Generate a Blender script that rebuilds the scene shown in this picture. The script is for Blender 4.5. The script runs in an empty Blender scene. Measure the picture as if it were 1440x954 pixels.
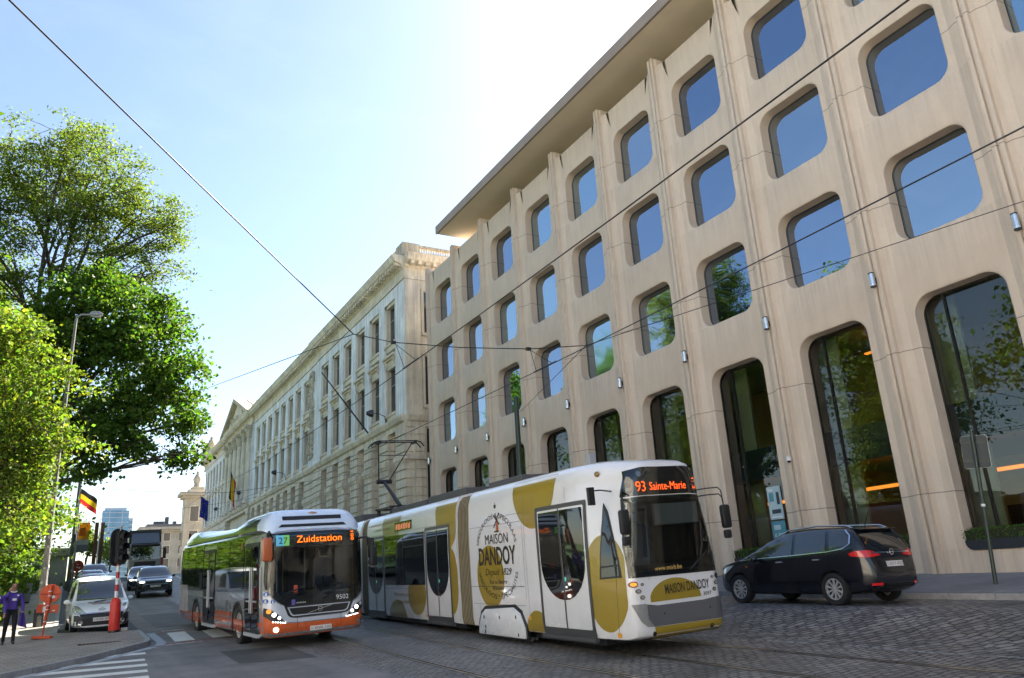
import bpy, bmesh, math, random
import numpy as np
from mathutils import Vector, Matrix
from mathutils.bvhtree import BVHTree

R = math.radians
rnd = random.Random(7)
SC = bpy.context.scene
COL = SC.collection

# ------------------------------------------------------------------ terrain (metres, camera eye at z = 0)
QA, QB, QC, QD, QE = -1.71831, 0.0184757, 0.0090116, 0.00060547, 0.0011732
KERB = 0.13
def smooth(x, a, b):
    t = min(1.0, max(0.0, (x - a) / (b - a)))
    return t * t * (3 - 2 * t)
def G(x, y):
    xx = min(14.0, max(-3.0, x))
    y1 = max(-12.0, min(y, 80.0))
    yy = min(y1, 52.0)
    z = QA + QB * xx + QE * xx * xx + QC * yy + QD * yy * yy + (QC + 2 * QD * 52) * (y1 - yy)
    if y > 80:
        z += 0.02 * (min(y, 300.0) - 80.0)
    return z + 0.2 * smooth(x, 11.5, 14.5)
def SW(x, y):                                   # right-hand pavement, rising towards the facades
    return G(16.9, y) + KERB + max(0.0, min(x, 20.9) - 16.9) * 0.07
def ground_matrix(x, y, heading, lift=0.0, tilt=True):
    if not tilt:
        return Matrix.Translation((x, y, G(x, y) + lift)) @ Matrix.Rotation(heading, 4, 'Z')
    ex = Vector((math.cos(heading), math.sin(heading), 0)); ey = Vector((-math.sin(heading), math.cos(heading), 0))
    e = 0.5
    ex.z = (G(x + ex.x * e, y + ex.y * e) - G(x - ex.x * e, y - ex.y * e)) / (2 * e)
    ey.z = (G(x + ey.x * e, y + ey.y * e) - G(x - ey.x * e, y - ey.y * e)) / (2 * e)
    ex.normalize(); ey = (ey - ex * ey.dot(ex)).normalized(); ez = ex.cross(ey)
    m = Matrix((ex, ey, ez)).transposed().to_4x4()
    m.translation = (x, y, G(x, y) + lift)
    return m

# ------------------------------------------------------------------ materials
def nodes_of(m):
    m.use_nodes = True
    return m.node_tree.nodes, m.node_tree.links, m.node_tree.nodes['Principled BSDF']
def mat(name, col, rough=0.6, metal=0.0, spec=0.5, vary=0.0, vscale=3.0, bump=0.0, bscale=40.0, coat=0.0, emit=None, estr=0.0, stretch=None, ior=None):
    m = bpy.data.materials.new(name)
    N, L, P = nodes_of(m)
    P.inputs['Base Color'].default_value = (*col, 1)
    P.inputs['Roughness'].default_value = rough
    P.inputs['Metallic'].default_value = metal
    P.inputs['Specular IOR Level'].default_value = spec
    P.inputs['Coat Weight'].default_value = coat
    P.inputs['Coat Roughness'].default_value = 0.04
    if ior: P.inputs['IOR'].default_value = ior
    if emit:
        P.inputs['Emission Color'].default_value = (*emit, 1)
        P.inputs['Emission Strength'].default_value = estr
    if vary or bump:
        tc = N.new('ShaderNodeTexCoord')
        src = tc.outputs['Object']
        if stretch:
            mp = N.new('ShaderNodeMapping'); mp.inputs['Scale'].default_value = stretch
            L.new(src, mp.inputs['Vector']); src = mp.outputs['Vector']
        if vary:
            nz = N.new('ShaderNodeTexNoise'); nz.inputs['Scale'].default_value = vscale; nz.inputs['Detail'].default_value = 6; nz.inputs['Roughness'].default_value = 0.65
            L.new(src, nz.inputs['Vector'])
            mr = N.new('ShaderNodeMapRange'); mr.inputs['From Min'].default_value = 0.3; mr.inputs['From Max'].default_value = 0.7
            mr.inputs['To Min'].default_value = 1 - vary; mr.inputs['To Max'].default_value = 1 + vary
            L.new(nz.outputs['Fac'], mr.inputs['Value'])
            hs = N.new('ShaderNodeHueSaturation'); hs.inputs['Color'].default_value = (*col, 1)
            L.new(mr.outputs['Result'], hs.inputs['Value']); L.new(hs.outputs['Color'], P.inputs['Base Color'])
            r2 = N.new('ShaderNodeMapRange'); r2.inputs['To Min'].default_value = max(0.0, rough - 0.12 * min(1, rough * 3)); r2.inputs['To Max'].default_value = min(1, rough + 0.12 * min(1, rough * 3))
            L.new(nz.outputs['Fac'], r2.inputs['Value']); L.new(r2.outputs['Result'], P.inputs['Roughness'])
        if bump:
            nb = N.new('ShaderNodeTexNoise'); nb.inputs['Scale'].default_value = bscale; nb.inputs['Detail'].default_value = 4
            L.new(src, nb.inputs['Vector'])
            b = N.new('ShaderNodeBump'); b.inputs['Strength'].default_value = bump; b.inputs['Distance'].default_value = 0.02
            L.new(nb.outputs['Fac'], b.inputs['Height']); L.new(b.outputs['Normal'], P.inputs['Normal'])
    return m

def clear_glass(name, tint, ior=1.5, gcol=(1, 1, 1)):
    m = bpy.data.materials.new(name); m.use_nodes = True
    N, L = m.node_tree.nodes, m.node_tree.links
    N.remove(N['Principled BSDF'])
    tr = N.new('ShaderNodeBsdfTransparent'); tr.inputs['Color'].default_value = (*tint, 1)
    gl = N.new('ShaderNodeBsdfGlossy'); gl.inputs['Roughness'].default_value = 0.01; gl.inputs['Color'].default_value = (*gcol, 1)
    fr = N.new('ShaderNodeFresnel'); fr.inputs['IOR'].default_value = ior
    mx = N.new('ShaderNodeMixShader')
    L.new(fr.outputs[0], mx.inputs[0]); L.new(tr.outputs[0], mx.inputs[1]); L.new(gl.outputs[0], mx.inputs[2])
    L.new(mx.outputs[0], N['Material Output'].inputs['Surface'])
    return m

# ------------------------------------------------------------------ object plumbing
def tag(o, label=None, cat=None, group=None, kind=None):
    if label: o['label'] = label
    if cat: o['category'] = cat
    if group: o['group'] = group
    if kind: o['kind'] = kind
    return o
def empty(name, matrix, label=None, cat=None, group=None):
    o = bpy.data.objects.new(name, None); COL.objects.link(o)
    if isinstance(matrix, (tuple, list, Vector)): matrix = Matrix.Translation(matrix)
    o.matrix_world = matrix; o.empty_display_size = 0.2
    return tag(o, label, cat, group)
def link(name, me, parent=None):
    o = bpy.data.objects.new(name, me); COL.objects.link(o)
    if parent: o.parent = parent
    return o
def finish(me, m, sm=None):
    if m is not None:
        for x in (m if isinstance(m, (list, tuple)) else [m]): me.materials.append(x)
    if sm is not None:
        me.polygons.foreach_set('use_smooth', [True] * len(me.polygons))
        me.set_sharp_from_angle(angle=R(sm))
    return me
def copy_tree(o, parent=None):
    c = o.copy(); COL.objects.link(c)
    if parent is not None: c.parent = parent
    for ch in list(o.children): copy_tree(ch, c)
    return c

class MB:
    """collects plain geometry and links it as one mesh object"""
    def __init__(s): s.v = []; s.f = []; s.mi = []
    def add(s, vs, fs, mi=0):
        n = len(s.v); s.v += [tuple(v) for v in vs]; s.f += [tuple(i + n for i in f) for f in fs]; s.mi += [mi] * len(fs); return s
    def box(s, x0, x1, y0, y1, z0, z1, mi=0, M=None):
        vs = [Vector((x, y, z)) for z in (z0, z1) for y in (y0, y1) for x in (x0, x1)]
        if M is not None: vs = [M @ v for v in vs]
        return s.add(vs, [(0, 2, 3, 1), (4, 5, 7, 6), (0, 1, 5, 4), (2, 6, 7, 3), (0, 4, 6, 2), (1, 3, 7, 5)], mi)
    def bar(s, a, b, w, h=None, mi=0):
        a = Vector(a); b = Vector(b); h = h or w; d = (b - a).normalized()
        up = Vector((0, 0, 1)) if abs(d.z) < 0.95 else Vector((0, 1, 0))
        r = d.cross(up).normalized(); u = r.cross(d)
        vs = [p + r * (sx * w / 2) + u * (sz * h / 2) for p in (a, b) for sx, sz in ((-1, -1), (1, -1), (1, 1), (-1, 1))]
        return s.add(vs, [(3, 2, 1, 0), (4, 5, 6, 7), (0, 1, 5, 4), (1, 2, 6, 5), (2, 3, 7, 6), (3, 0, 4, 7)], mi)
    def tube(s, pts, r, n=10, mi=0, cap=True):
        pts = [Vector(p) for p in pts]; rr = r if isinstance(r, (list, tuple)) else [r] * len(pts)
        vs = []; prev = None
        for i, p in enumerate(pts):
            d = (pts[min(i + 1, len(pts) - 1)] - pts[max(i - 1, 0)]).normalized()
            if prev is None:
                up = Vector((0, 0, 1)) if abs(d.z) < 0.9 else Vector((0, 1, 0)); a = d.cross(up).normalized()
            else:
                a = (prev - d * prev.dot(d)).normalized()
            prev = a; b = d.cross(a)
            vs += [p + (a * math.cos(2 * math.pi * k / n) + b * math.sin(2 * math.pi * k / n)) * rr[i] for k in range(n)]
        fs = [(i * n + k, i * n + (k + 1) % n, (i + 1) * n + (k + 1) % n, (i + 1) * n + k) for i in range(len(pts) - 1) for k in range(n)]
        if cap: fs += [tuple(reversed(range(n))), tuple(range((len(pts) - 1) * n, len(pts) * n))]
        return s.add(vs, fs, mi)
    def lathe(s, prof, center=(0, 0, 0), axis='Z', n=24, mi=0, cap=True):
        c = Vector(center); vs = []
        for r, h in prof:
            for k in range(n):
                a = 2 * math.pi * k / n; ca, sa = r * math.cos(a), r * math.sin(a)
                vs.append(c + (Vector((ca, sa, h)) if axis == 'Z' else Vector((h, ca, sa)) if axis == 'X' else Vector((sa, h, ca))))
        m = len(prof)
        fs = [(i * n + k, i * n + (k + 1) % n, (i + 1) * n + (k + 1) % n, (i + 1) * n + k) for i in range(m - 1) for k in range(n)]
        if cap: fs += [tuple(reversed(range(n))), tuple(range((m - 1) * n, m * n))]
        return s.add(vs, fs, mi)
    def prism(s, poly, axis, a, b, mi=0):
        """poly in the two other axes (in xyz order), extruded along axis from a to b"""
        def P(p, t): return {'X': (t, p[0], p[1]), 'Y': (p[0], t, p[1]), 'Z': (p[0], p[1], t)}[axis]
        n = len(poly); vs = [P(p, a) for p in poly] + [P(p, b) for p in poly]
        fs = [tuple(reversed(range(n))), tuple(range(n, 2 * n))] + [(i, (i + 1) % n, n + (i + 1) % n, n + i) for i in range(n)]
        return s.add(vs, fs, mi)
    def ball(s, c, r, n=16, m=10, mi=0):
        c = Vector(c); r = r if isinstance(r, (tuple, list)) else (r, r, r); vs = []; fs = []
        for i in range(m + 1):
            t = math.pi * i / m
            for k in range(n):
                a = 2 * math.pi * k / n
                vs.append(c + Vector((r[0] * math.sin(t) * math.cos(a), r[1] * math.sin(t) * math.sin(a), r[2] * math.cos(t))))
        for i in range(m):
            for k in range(n): fs.append((i * n + k, (i + 1) * n + k, (i + 1) * n + (k + 1) % n, i * n + (k + 1) % n))
        return s.add(vs, fs, mi)
    def mesh(s, name):
        me = bpy.data.meshes.new(name); me.from_pydata(s.v, [], s.f)
        if any(s.mi): me.polygons.foreach_set('material_index', s.mi)
        bm = bmesh.new(); bm.from_mesh(me)
        bmesh.ops.remove_doubles(bm, verts=bm.verts, dist=1e-5)
        bmesh.ops.recalc_face_normals(bm, faces=bm.faces); bm.to_mesh(me); bm.free()
        return me
    def raw(s, name):
        me = bpy.data.meshes.new(name); me.from_pydata(s.v, [], s.f)
        if any(s.mi): me.polygons.foreach_set('material_index', s.mi)
        return me
    def build(s, name, m, parent=None, sm=None, bevel=0.0):
        me = s.mesh(name)
        if bevel:
            bm = bmesh.new(); bm.from_mesh(me)
            es = [e for e in bm.edges if len(e.link_faces) == 2 and e.calc_face_angle(0) > R(40)]
            bmesh.ops.bevel(bm, geom=es, offset=bevel, segments=2, profile=0.5, affect='EDGES', clamp_overlap=True)
            bm.to_mesh(me); bm.free()
        return link(name, finish(me, m, sm), parent)

def sheet(name, fn, us, vs, m, parent=None, sm=40):
    V = [fn(u, v) for v in vs for u in us]; n = len(us)
    F = [(j * n + i, j * n + i + 1, (j + 1) * n + i + 1, (j + 1) * n + i) for j in range(len(vs) - 1) for i in range(n - 1)]
    me = bpy.data.meshes.new(name); me.from_pydata(V, [], F)
    return link(name, finish(me, m, sm), parent)
def rng(a, b, n): return [a + (b - a) * i / (n - 1) for i in range(n)]

def evaluated(o):
    dg = bpy.context.evaluated_depsgraph_get()
    return bpy.data.meshes.new_from_object(o.evaluated_get(dg))
def subdivided(me, levels=2):
    o = bpy.data.objects.new('tmp', me); COL.objects.link(o)
    md = o.modifiers.new('s', 'SUBSURF'); md.levels = levels; md.render_levels = levels
    r = evaluated(o); bpy.data.objects.remove(o); return r
def carve(me, cutters):
    """boolean away each cutter mesh (list of MB)"""
    o = bpy.data.objects.new('tmp', me); COL.objects.link(o); tmp = []
    for c, m in cutters:
        cm = finish(c.mesh('cut'), m); co = bpy.data.objects.new('cut', cm); COL.objects.link(co); tmp.append(co)
        md = o.modifiers.new('b', 'BOOLEAN'); md.operation = 'DIFFERENCE'; md.object = co; md.solver = 'EXACT'; md.material_mode = 'TRANSFER'
    r = evaluated(o); bpy.data.objects.remove(o)
    for c in tmp: bpy.data.objects.remove(c)
    return r

# ------------------------------------------------------------------ sheets that lie on a body: outline in a side, front or top view, cast onto the surface
def bvh_of(me):
    bm = bmesh.new(); bm.from_mesh(me); t = BVHTree.FromBMesh(bm); bm.free(); return t
VIEW = {'L': (Vector((1, 0, 0)), lambda a, b: Vector((-50, a, b))), 'R': (Vector((-1, 0, 0)), lambda a, b: Vector((50, a, b))),
        'F': (Vector((0, 1, 0)), lambda a, b: Vector((a, -50, b))), 'B': (Vector((0, -1, 0)), lambda a, b: Vector((a, 50, b))),
        'T': (Vector((0, 0, -1)), lambda a, b: Vector((a, b, 50)))}
def cast(bvh, view, a, b, off):
    d, o = VIEW[view]
    for k in (0, 0.01, -0.01, 0.03, -0.03, .06, -.06):
        p, n, i, t = bvh.ray_cast(o(a, b * (1 - k) + k * 1.5), d)
        if p is not None: break
    if p is None:
        q = o(a, b); q = q + d * 49; p, n, i, t = bvh.find_nearest(q)
    if n.dot(d) > 0: n = -n
    return p + n * off
def flat(polys, grid=0.15):
    bm = bmesh.new()
    for poly in polys:
        vs = [bm.verts.new((p[0], p[1], 0)) for p in poly]
        bm.faces.new(vs)
    if grid:
        xs = [v.co.x for v in bm.verts]; ys = [v.co.y for v in bm.verts]
        for ax, lo, hi in ((0, min(xs), max(xs)), (1, min(ys), max(ys))):
            k = math.floor(lo / grid) + 1
            while k * grid < hi:
                co = [0, 0, 0]; no = [0, 0, 0]; co[ax] = k * grid + 1e-4; no[ax] = 1
                bmesh.ops.bisect_plane(bm, geom=bm.verts[:] + bm.edges[:] + bm.faces[:], dist=1e-5, plane_co=co, plane_no=no)
                k += 1
    return bm
def decal(name, bvh, view, polys, m, parent, off=0.006, grid=0.15, sm=60):
    if polys and not isinstance(polys[0][0], (tuple, list)): polys = [polys]
    bm = flat(polys, grid)
    for v in bm.verts: v.co = cast(bvh, view, v.co.x, v.co.y, off)
    bmesh.ops.recalc_face_normals(bm, faces=bm.faces)
    d = VIEW[view][0]
    bm.normal_update()
    if sum(f.normal.dot(d) * f.calc_area() for f in bm.faces) > 0: bmesh.ops.reverse_faces(bm, faces=bm.faces)
    me = bpy.data.meshes.new(name); bm.to_mesh(me); bm.free()
    return link(name, finish(me, m, sm), parent)
def ell(cx, cy, rx, ry, n=40, a0=0, a1=360):
    return [(cx + rx * math.cos(R(a0 + (a1 - a0) * k / n)), cy + ry * math.sin(R(a0 + (a1 - a0) * k / n))) for k in range(n if a1 - a0 == 360 else n + 1)]
def rrect(x0, x1, y0, y1, r, n=6):
    r = r if isinstance(r, (tuple, list)) else (r,) * 4; out = []
    for (cx, cy, a), q in zip(((x0, y0, 180), (x1, y0, 270), (x1, y1, 0), (x0, y1, 90)), r):
        ox = cx + (q if cx == x0 else -q); oy = cy + (q if cy == y0 else -q)
        if q <= 0: out.append((cx, cy)); continue
        out += [(ox + q * math.cos(R(a + 90 * k / n)), oy + q * math.sin(R(a + 90 * k / n))) for k in range(n + 1)]
    return out
def ringpoly(outer, inner):
    """a closed ring as quads between two outlines with the same number of points"""
    n = len(outer); return [[outer[i], outer[(i + 1) % n], inner[(i + 1) % n], inner[i]] for i in range(n)]
_txt = {}
def text_polys(s, shear=0.0, bold=0.0):
    if (s, shear, bold) in _txt: return _txt[(s, shear, bold)]
    c = bpy.data.curves.new('t', 'FONT'); c.body = s; c.resolution_u = 3; c.shear = shear; c.offset = bold
    o = bpy.data.objects.new('t', c); COL.objects.link(o)
    me = evaluated(o); bpy.data.objects.remove(o)
    V = [(v.co.x, v.co.y) for v in me.vertices]; F = [tuple(p.vertices) for p in me.polygons]
    xs = [v[0] for v in V]; ys = [v[1] for v in V]
    bx = (min(xs), max(xs), min(ys), max(ys)); bpy.data.meshes.remove(me)
    _txt[(s, shear, bold)] = (V, F, bx); return _txt[(s, shear, bold)]
def lettering(name, bvh, view, s, x0, x1, y0, y1, m, parent, off=0.011, shear=0.0, slope=0.0, warp=None, bold=0.0):
    """text fitted into the box x0..x1, y0..y1 of a view (x0 is where the first letter starts)"""
    V, F, (a, b, c, d) = text_polys(s, shear, bold)
    vs = []
    for x, y in V:
        u = (x - a) / (b - a); w = (y - c) / (d - c) if d > c else 0
        if warp: p = warp(u, w)
        else: p = (x0 + (x1 - x0) * u, y0 + (y1 - y0) * w + slope * (x1 - x0) * u)
        vs.append(cast(bvh, view, p[0], p[1], off))
    me = bpy.data.meshes.new(name); me.from_pydata(vs, [], F)
    return link(name, finish(me, m), parent)
def sign_text(name, s, M, w, h, m, parent=None, shear=0.0):
    """text on a flat sign: M maps (x right, y up, z out of the sign)"""
    V, F, (a, b, c, d) = text_polys(s, shear)
    vs = [M @ Vector(((x - a) / (b - a) * w, (y - c) / (d - c) * h, 0)) for x, y in V]
    me = bpy.data.meshes.new(name); me.from_pydata(vs, [], F)
    return link(name, finish(me, m), parent)
def loft(stations, rings_closed=True):
    """stations: list of rings (same count); returns an MB with end caps"""
    n = len(stations[0]); b = MB(); vs = [p for r in stations for p in r]; fs = []
    for i in range(len(stations) - 1):
        for k in range(n): fs.append((i * n + k, i * n + (k + 1) % n, (i + 1) * n + (k + 1) % n, (i + 1) * n + k))
    fs.append(tuple(reversed(range(n)))); fs.append(tuple(range((len(stations) - 1) * n, len(stations) * n)))
    return b.add(vs, fs)
def lerp_table(tb, t):
    if t <= tb[0][0]: return tb[0][1]
    for (a, x), (b, y) in zip(tb, tb[1:]):
        if t <= b: return x + (y - x) * (t - a) / (b - a)
    return tb[-1][1]
def smooth_table(tb, t):
    """monotone-ish smooth interpolation"""
    if t <= tb[0][0]: return tb[0][1]
    if t >= tb[-1][0]: return tb[-1][1]
    for i in range(len(tb) - 1):
        if t <= tb[i + 1][0]:
            x0, y0 = tb[i]; x1, y1 = tb[i + 1]; h = x1 - x0; u = (t - x0) / h
            def sl(k):
                if k == 0 or k == len(tb) - 1: return (tb[1][1] - tb[0][1]) / (tb[1][0] - tb[0][0]) if k == 0 else (tb[-1][1] - tb[-2][1]) / (tb[-1][0] - tb[-2][0])
                a = (tb[k][1] - tb[k - 1][1]) / (tb[k][0] - tb[k - 1][0]); b = (tb[k + 1][1] - tb[k][1]) / (tb[k + 1][0] - tb[k][0])
                return 0.0 if a * b <= 0 else 2 * a * b / (a + b)
            m0, m1 = sl(i) * h, sl(i + 1) * h
            return (2*u**3 - 3*u*u + 1) * y0 + (u**3 - 2*u*u + u) * m0 + (-2*u**3 + 3*u*u) * y1 + (u**3 - u*u) * m1
# ------------------------------------------------------------------ sky, sun, camera
SUN_AZ, SUN_EL = 28.0, 43.0                     # degrees from +x towards +y, height
w = bpy.data.worlds.new('World'); SC.world = w; w.use_nodes = True
WN, WL = w.node_tree.nodes, w.node_tree.links
sky = WN.new('ShaderNodeTexSky'); sky.sky_type = 'NISHITA'; sky.sun_disc = False
sky.sun_elevation = R(SUN_EL); sky.sun_rotation = R(90 - SUN_AZ)
sky.altitude = 50; sky.air_density = 1.1; sky.dust_density = 0.9; sky.ozone_density = 0.7
wtc = WN.new('ShaderNodeTexCoord'); wmp = WN.new('ShaderNodeMapping'); wmp.inputs['Scale'].default_value = (2.2, 2.2, 7.0); WL.new(wtc.outputs['Generated'], wmp.inputs['Vector'])
wnz = WN.new('ShaderNodeTexNoise'); wnz.inputs['Scale'].default_value = 2.0; wnz.inputs['Detail'].default_value = 8; wnz.inputs['Roughness'].default_value = .62; wnz.inputs['Distortion'].default_value = .4; WL.new(wmp.outputs['Vector'], wnz.inputs['Vector'])
wmr = WN.new('ShaderNodeMapRange'); wmr.inputs['From Min'].default_value = .5; wmr.inputs['From Max'].default_value = .78; wmr.inputs['To Max'].default_value = .05; WL.new(wnz.outputs['Fac'], wmr.inputs['Value'])
wmx = WN.new('ShaderNodeMix'); wmx.data_type = 'RGBA'; wmx.inputs['B'].default_value = (7.5, 7.8, 8.2, 1); WL.new(wmr.outputs['Result'], wmx.inputs['Factor']); WL.new(sky.outputs['Color'], wmx.inputs['A'])   # thin high cloud
WL.new(wmx.outputs['Result'], WN['Background'].inputs['Color'])
WN['Background'].inputs['Strength'].default_value = 0.05
sl = bpy.data.lights.new('sun', 'SUN'); sl.energy = 5.0; sl.angle = R(0.53); sl.color = (1.0, 0.93, 0.82)
so = bpy.data.objects.new('sun', sl); COL.objects.link(so)
sd = Vector((math.cos(R(SUN_EL)) * math.cos(R(SUN_AZ)), math.cos(R(SUN_EL)) * math.sin(R(SUN_AZ)), math.sin(R(SUN_EL))))
so.rotation_euler = sd.to_track_quat('Z', 'Y').to_euler(); so.location = (40, 40, 80)
vs_ = SC.view_settings; vs_.view_transform = 'Standard'; vs_.look = 'None'; vs_.gamma = 1; vs_.use_curve_mapping = False
vs_.exposure = 2.45
SC.display_settings.display_device = 'sRGB'

cam = bpy.data.cameras.new('camera'); cam.sensor_width = 36; cam.lens = 36 * 1089.66 / 1440; cam.clip_end = 6000; cam.clip_start = 0.05
co = bpy.data.objects.new('camera', cam); COL.objects.link(co)
a_, b_, c_ = -0.5215, 0.3057, -0.0592
def _rot():
    ca, sa, cb, sb, cc, s_ = math.cos(a_), math.sin(a_), math.cos(b_), math.sin(b_), math.cos(c_), math.sin(c_)
    yaw = Matrix(((ca, sa, 0), (-sa, ca, 0), (0, 0, 1))); pit = Matrix(((1, 0, 0), (0, cb, sb), (0, -sb, cb))); rol = Matrix(((cc, 0, s_), (0, 1, 0), (-s_, 0, cc)))
    return rol @ pit @ yaw
_m = _rot(); rt, fw, up = _m.row[0], _m.row[1], _m.row[2]
co.matrix_world = Matrix((rt, up, -Vector(fw))).transposed().to_4x4()
SC.camera = co
SC.cycles.use_denoising = True
SC.cycles.max_bounces = 10; SC.cycles.transparent_max_bounces = 12; SC.cycles.caustics_reflective = False; SC.cycles.caustics_refractive = False
SC.cycles.sample_clamp_indirect = 6.0

# ------------------------------------------------------------------ ground materials
def brick_mat(name, c1, c2, mortar, bw, bh, ms, rough, bump=0.6, distort=0.02, offset=0.5, stain=0.35, flip=False):
    m = bpy.data.materials.new(name); N, L, P = nodes_of(m)
    tc = N.new('ShaderNodeTexCoord')
    nz = N.new('ShaderNodeTexNoise'); nz.inputs['Scale'].default_value = 4.5; nz.inputs['Detail'].default_value = 4
    L.new(tc.outputs['Object'], nz.inputs['Vector'])
    nl = N.new('ShaderNodeTexNoise'); nl.inputs['Scale'].default_value = 1.1; nl.inputs['Detail'].default_value = 2; L.new(tc.outputs['Object'], nl.inputs['Vector'])
    s0 = N.new('ShaderNodeVectorMath'); s0.operation = 'MULTIPLY_ADD'; s0.inputs[1].default_value = (distort * 6, distort * 6, 0); L.new(nl.outputs['Color'], s0.inputs[0]); L.new(tc.outputs['Object'], s0.inputs[2])
    sub = N.new('ShaderNodeVectorMath'); sub.operation = 'MULTIPLY_ADD'
    sub.inputs[1].default_value = (distort * 2, distort * 2, 0); L.new(nz.outputs['Color'], sub.inputs[0]); L.new(s0.outputs[0], sub.inputs[2])
    v = sub.outputs[0]
    if flip:
        mp = N.new('ShaderNodeMapping'); mp.inputs['Rotation'].default_value = (0, 0, R(flip)); L.new(v, mp.inputs['Vector']); v = mp.outputs['Vector']
    br = N.new('ShaderNodeTexBrick'); br.offset = offset; br.inputs['Scale'].default_value = 1
    br.inputs['Brick Width'].default_value = bw; br.inputs['Row Height'].default_value = bh; br.inputs['Mortar Size'].default_value = ms; br.inputs['Mortar Smooth'].default_value = 0.5
    br.inputs['Color1'].default_value = (*c1, 1); br.inputs['Color2'].default_value = (*c2, 1); br.inputs['Mortar'].default_value = (*mortar, 1); br.inputs['Bias'].default_value = 0
    L.new(v, br.inputs['Vector'])
    n2 = N.new('ShaderNodeTexNoise'); n2.inputs['Scale'].default_value = 0.55; n2.inputs['Detail'].default_value = 7; n2.inputs['Roughness'].default_value = 0.7
    L.new(tc.outputs['Object'], n2.inputs['Vector'])
    mr = N.new('ShaderNodeMapRange'); mr.inputs['From Min'].default_value = 0.3; mr.inputs['From Max'].default_value = 0.7; mr.inputs['To Min'].default_value = 1 - stain; mr.inputs['To Max'].default_value = 1 + stain
    L.new(n2.outputs['Fac'], mr.inputs['Value'])
    hs = N.new('ShaderNodeHueSaturation'); L.new(br.outputs['Color'], hs.inputs['Color']); L.new(mr.outputs['Result'], hs.inputs['Value'])
    L.new(hs.outputs['Color'], P.inputs['Base Color'])
    n3 = N.new('ShaderNodeTexNoise'); n3.inputs['Scale'].default_value = 30; n3.inputs['Detail'].default_value = 3; L.new(tc.outputs['Object'], n3.inputs['Vector'])
    mx = N.new('ShaderNodeMath'); mx.operation = 'MULTIPLY_ADD'; mx.inputs[1].default_value = 0.35
    inv = N.new('ShaderNodeMath'); inv.operation = 'SUBTRACT'; inv.inputs[0].default_value = 1; L.new(br.outputs['Fac'], inv.inputs[1])
    L.new(n3.outputs['Fac'], mx.inputs[0]); L.new(inv.outputs[0], mx.inputs[2])
    b = N.new('ShaderNodeBump'); b.inputs['Strength'].default_value = bump; b.inputs['Distance'].default_value = 0.02
    L.new(mx.outputs[0], b.inputs['Height']); L.new(b.outputs['Normal'], P.inputs['Normal'])
    r2 = N.new('ShaderNodeMapRange'); r2.inputs['To Min'].default_value = rough - .15; r2.inputs['To Max'].default_value = rough + .1
    L.new(n2.outputs['Fac'], r2.inputs['Value']); L.new(r2.outputs['Result'], P.inputs['Roughness'])
    return m
def asphalt_mat(name, col):
    m = mat(name, col, 0.8, vary=0.3, vscale=0.9, bump=0.5, bscale=160)
    N, L, P = nodes_of(m)
    # tyre-polished strips and repair seams: long noise along the lane
    tc = N.new('ShaderNodeTexCoord'); mp = N.new('ShaderNodeMapping'); mp.inputs['Scale'].default_value = (1.6, 0.06, 1); L.new(tc.outputs['Object'], mp.inputs['Vector'])
    nz = N.new('ShaderNodeTexNoise'); nz.inputs['Scale'].default_value = 1; nz.inputs['Detail'].default_value = 5; L.new(mp.outputs['Vector'], nz.inputs['Vector'])
    fine = N.new('ShaderNodeTexNoise'); fine.inputs['Scale'].default_value = 90; fine.inputs['Detail'].default_value = 2; L.new(tc.outputs['Object'], fine.inputs['Vector'])
    old = P.inputs['Base Color'].links[0].from_socket
    ad = N.new('ShaderNodeMath'); ad.operation = 'MULTIPLY_ADD'; ad.inputs[1].default_value = 0.8
    fm = N.new('ShaderNodeMapRange'); fm.inputs['To Min'].default_value = .35; fm.inputs['To Max'].default_value = .85; L.new(fine.outputs['Fac'], fm.inputs['Value'])
    L.new(nz.outputs['Fac'], ad.inputs[0]); L.new(fm.outputs['Result'], ad.inputs[2])
    hs = N.new('ShaderNodeHueSaturation'); L.new(old, hs.inputs['Color']); L.new(ad.outputs[0], hs.inputs['Value']); L.new(hs.outputs['Color'], P.inputs['Base Color'])
    return m
def paint_mat(name, col, wear=0.5):
    m = bpy.data.materials.new(name); N, L, P = nodes_of(m)
    P.inputs['Base Color'].default_value = (*col, 1); P.inputs['Roughness'].default_value = 0.7
    tc = N.new('ShaderNodeTexCoord'); nz = N.new('ShaderNodeTexNoise'); nz.inputs['Scale'].default_value = 9; nz.inputs['Detail'].default_value = 8; nz.inputs['Roughness'].default_value = 0.75
    L.new(tc.outputs['Object'], nz.inputs['Vector'])
    mr = N.new('ShaderNodeMapRange'); mr.inputs['From Min'].default_value = wear - 0.2; mr.inputs['From Max'].default_value = wear - 0.08; L.new(nz.outputs['Fac'], mr.inputs['Value'])
    L.new(mr.outputs['Result'], P.inputs['Alpha'])
    return m
M_EARTH = mat('earth', (.09, .08, .06), .95, vary=.4, vscale=.6, bump=.6, bscale=20)
M_ASPH = asphalt_mat('asphalt', (.195, .18, .175))
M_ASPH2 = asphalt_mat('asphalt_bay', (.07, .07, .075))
M_SETT = brick_mat('small_setts', (.145, .128, .115), (.26, .23, .205), (.03, .028, .026), .19, .125, .016, .55, 1.2, .045, stain=.45)
M_SETT2 = brick_mat('large_setts', (.10, .093, .093), (.26, .235, .215), (.018, .018, .02), .26, .17, .02, .5, 1.4, .06, stain=.45, flip=10)
M_BLOCK = brick_mat('block_paving', (.25, .205, .17), (.32, .27, .225), (.12, .1, .085), .34, .22, .012, .8, .4, .008, stain=.3, flip=-12)
M_FLAG = brick_mat('pavement_flags', (.23, .205, .18), (.26, .235, .205), (.14, .12, .105), .6, .6, .008, .8, .25, .004, stain=.3)
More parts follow.
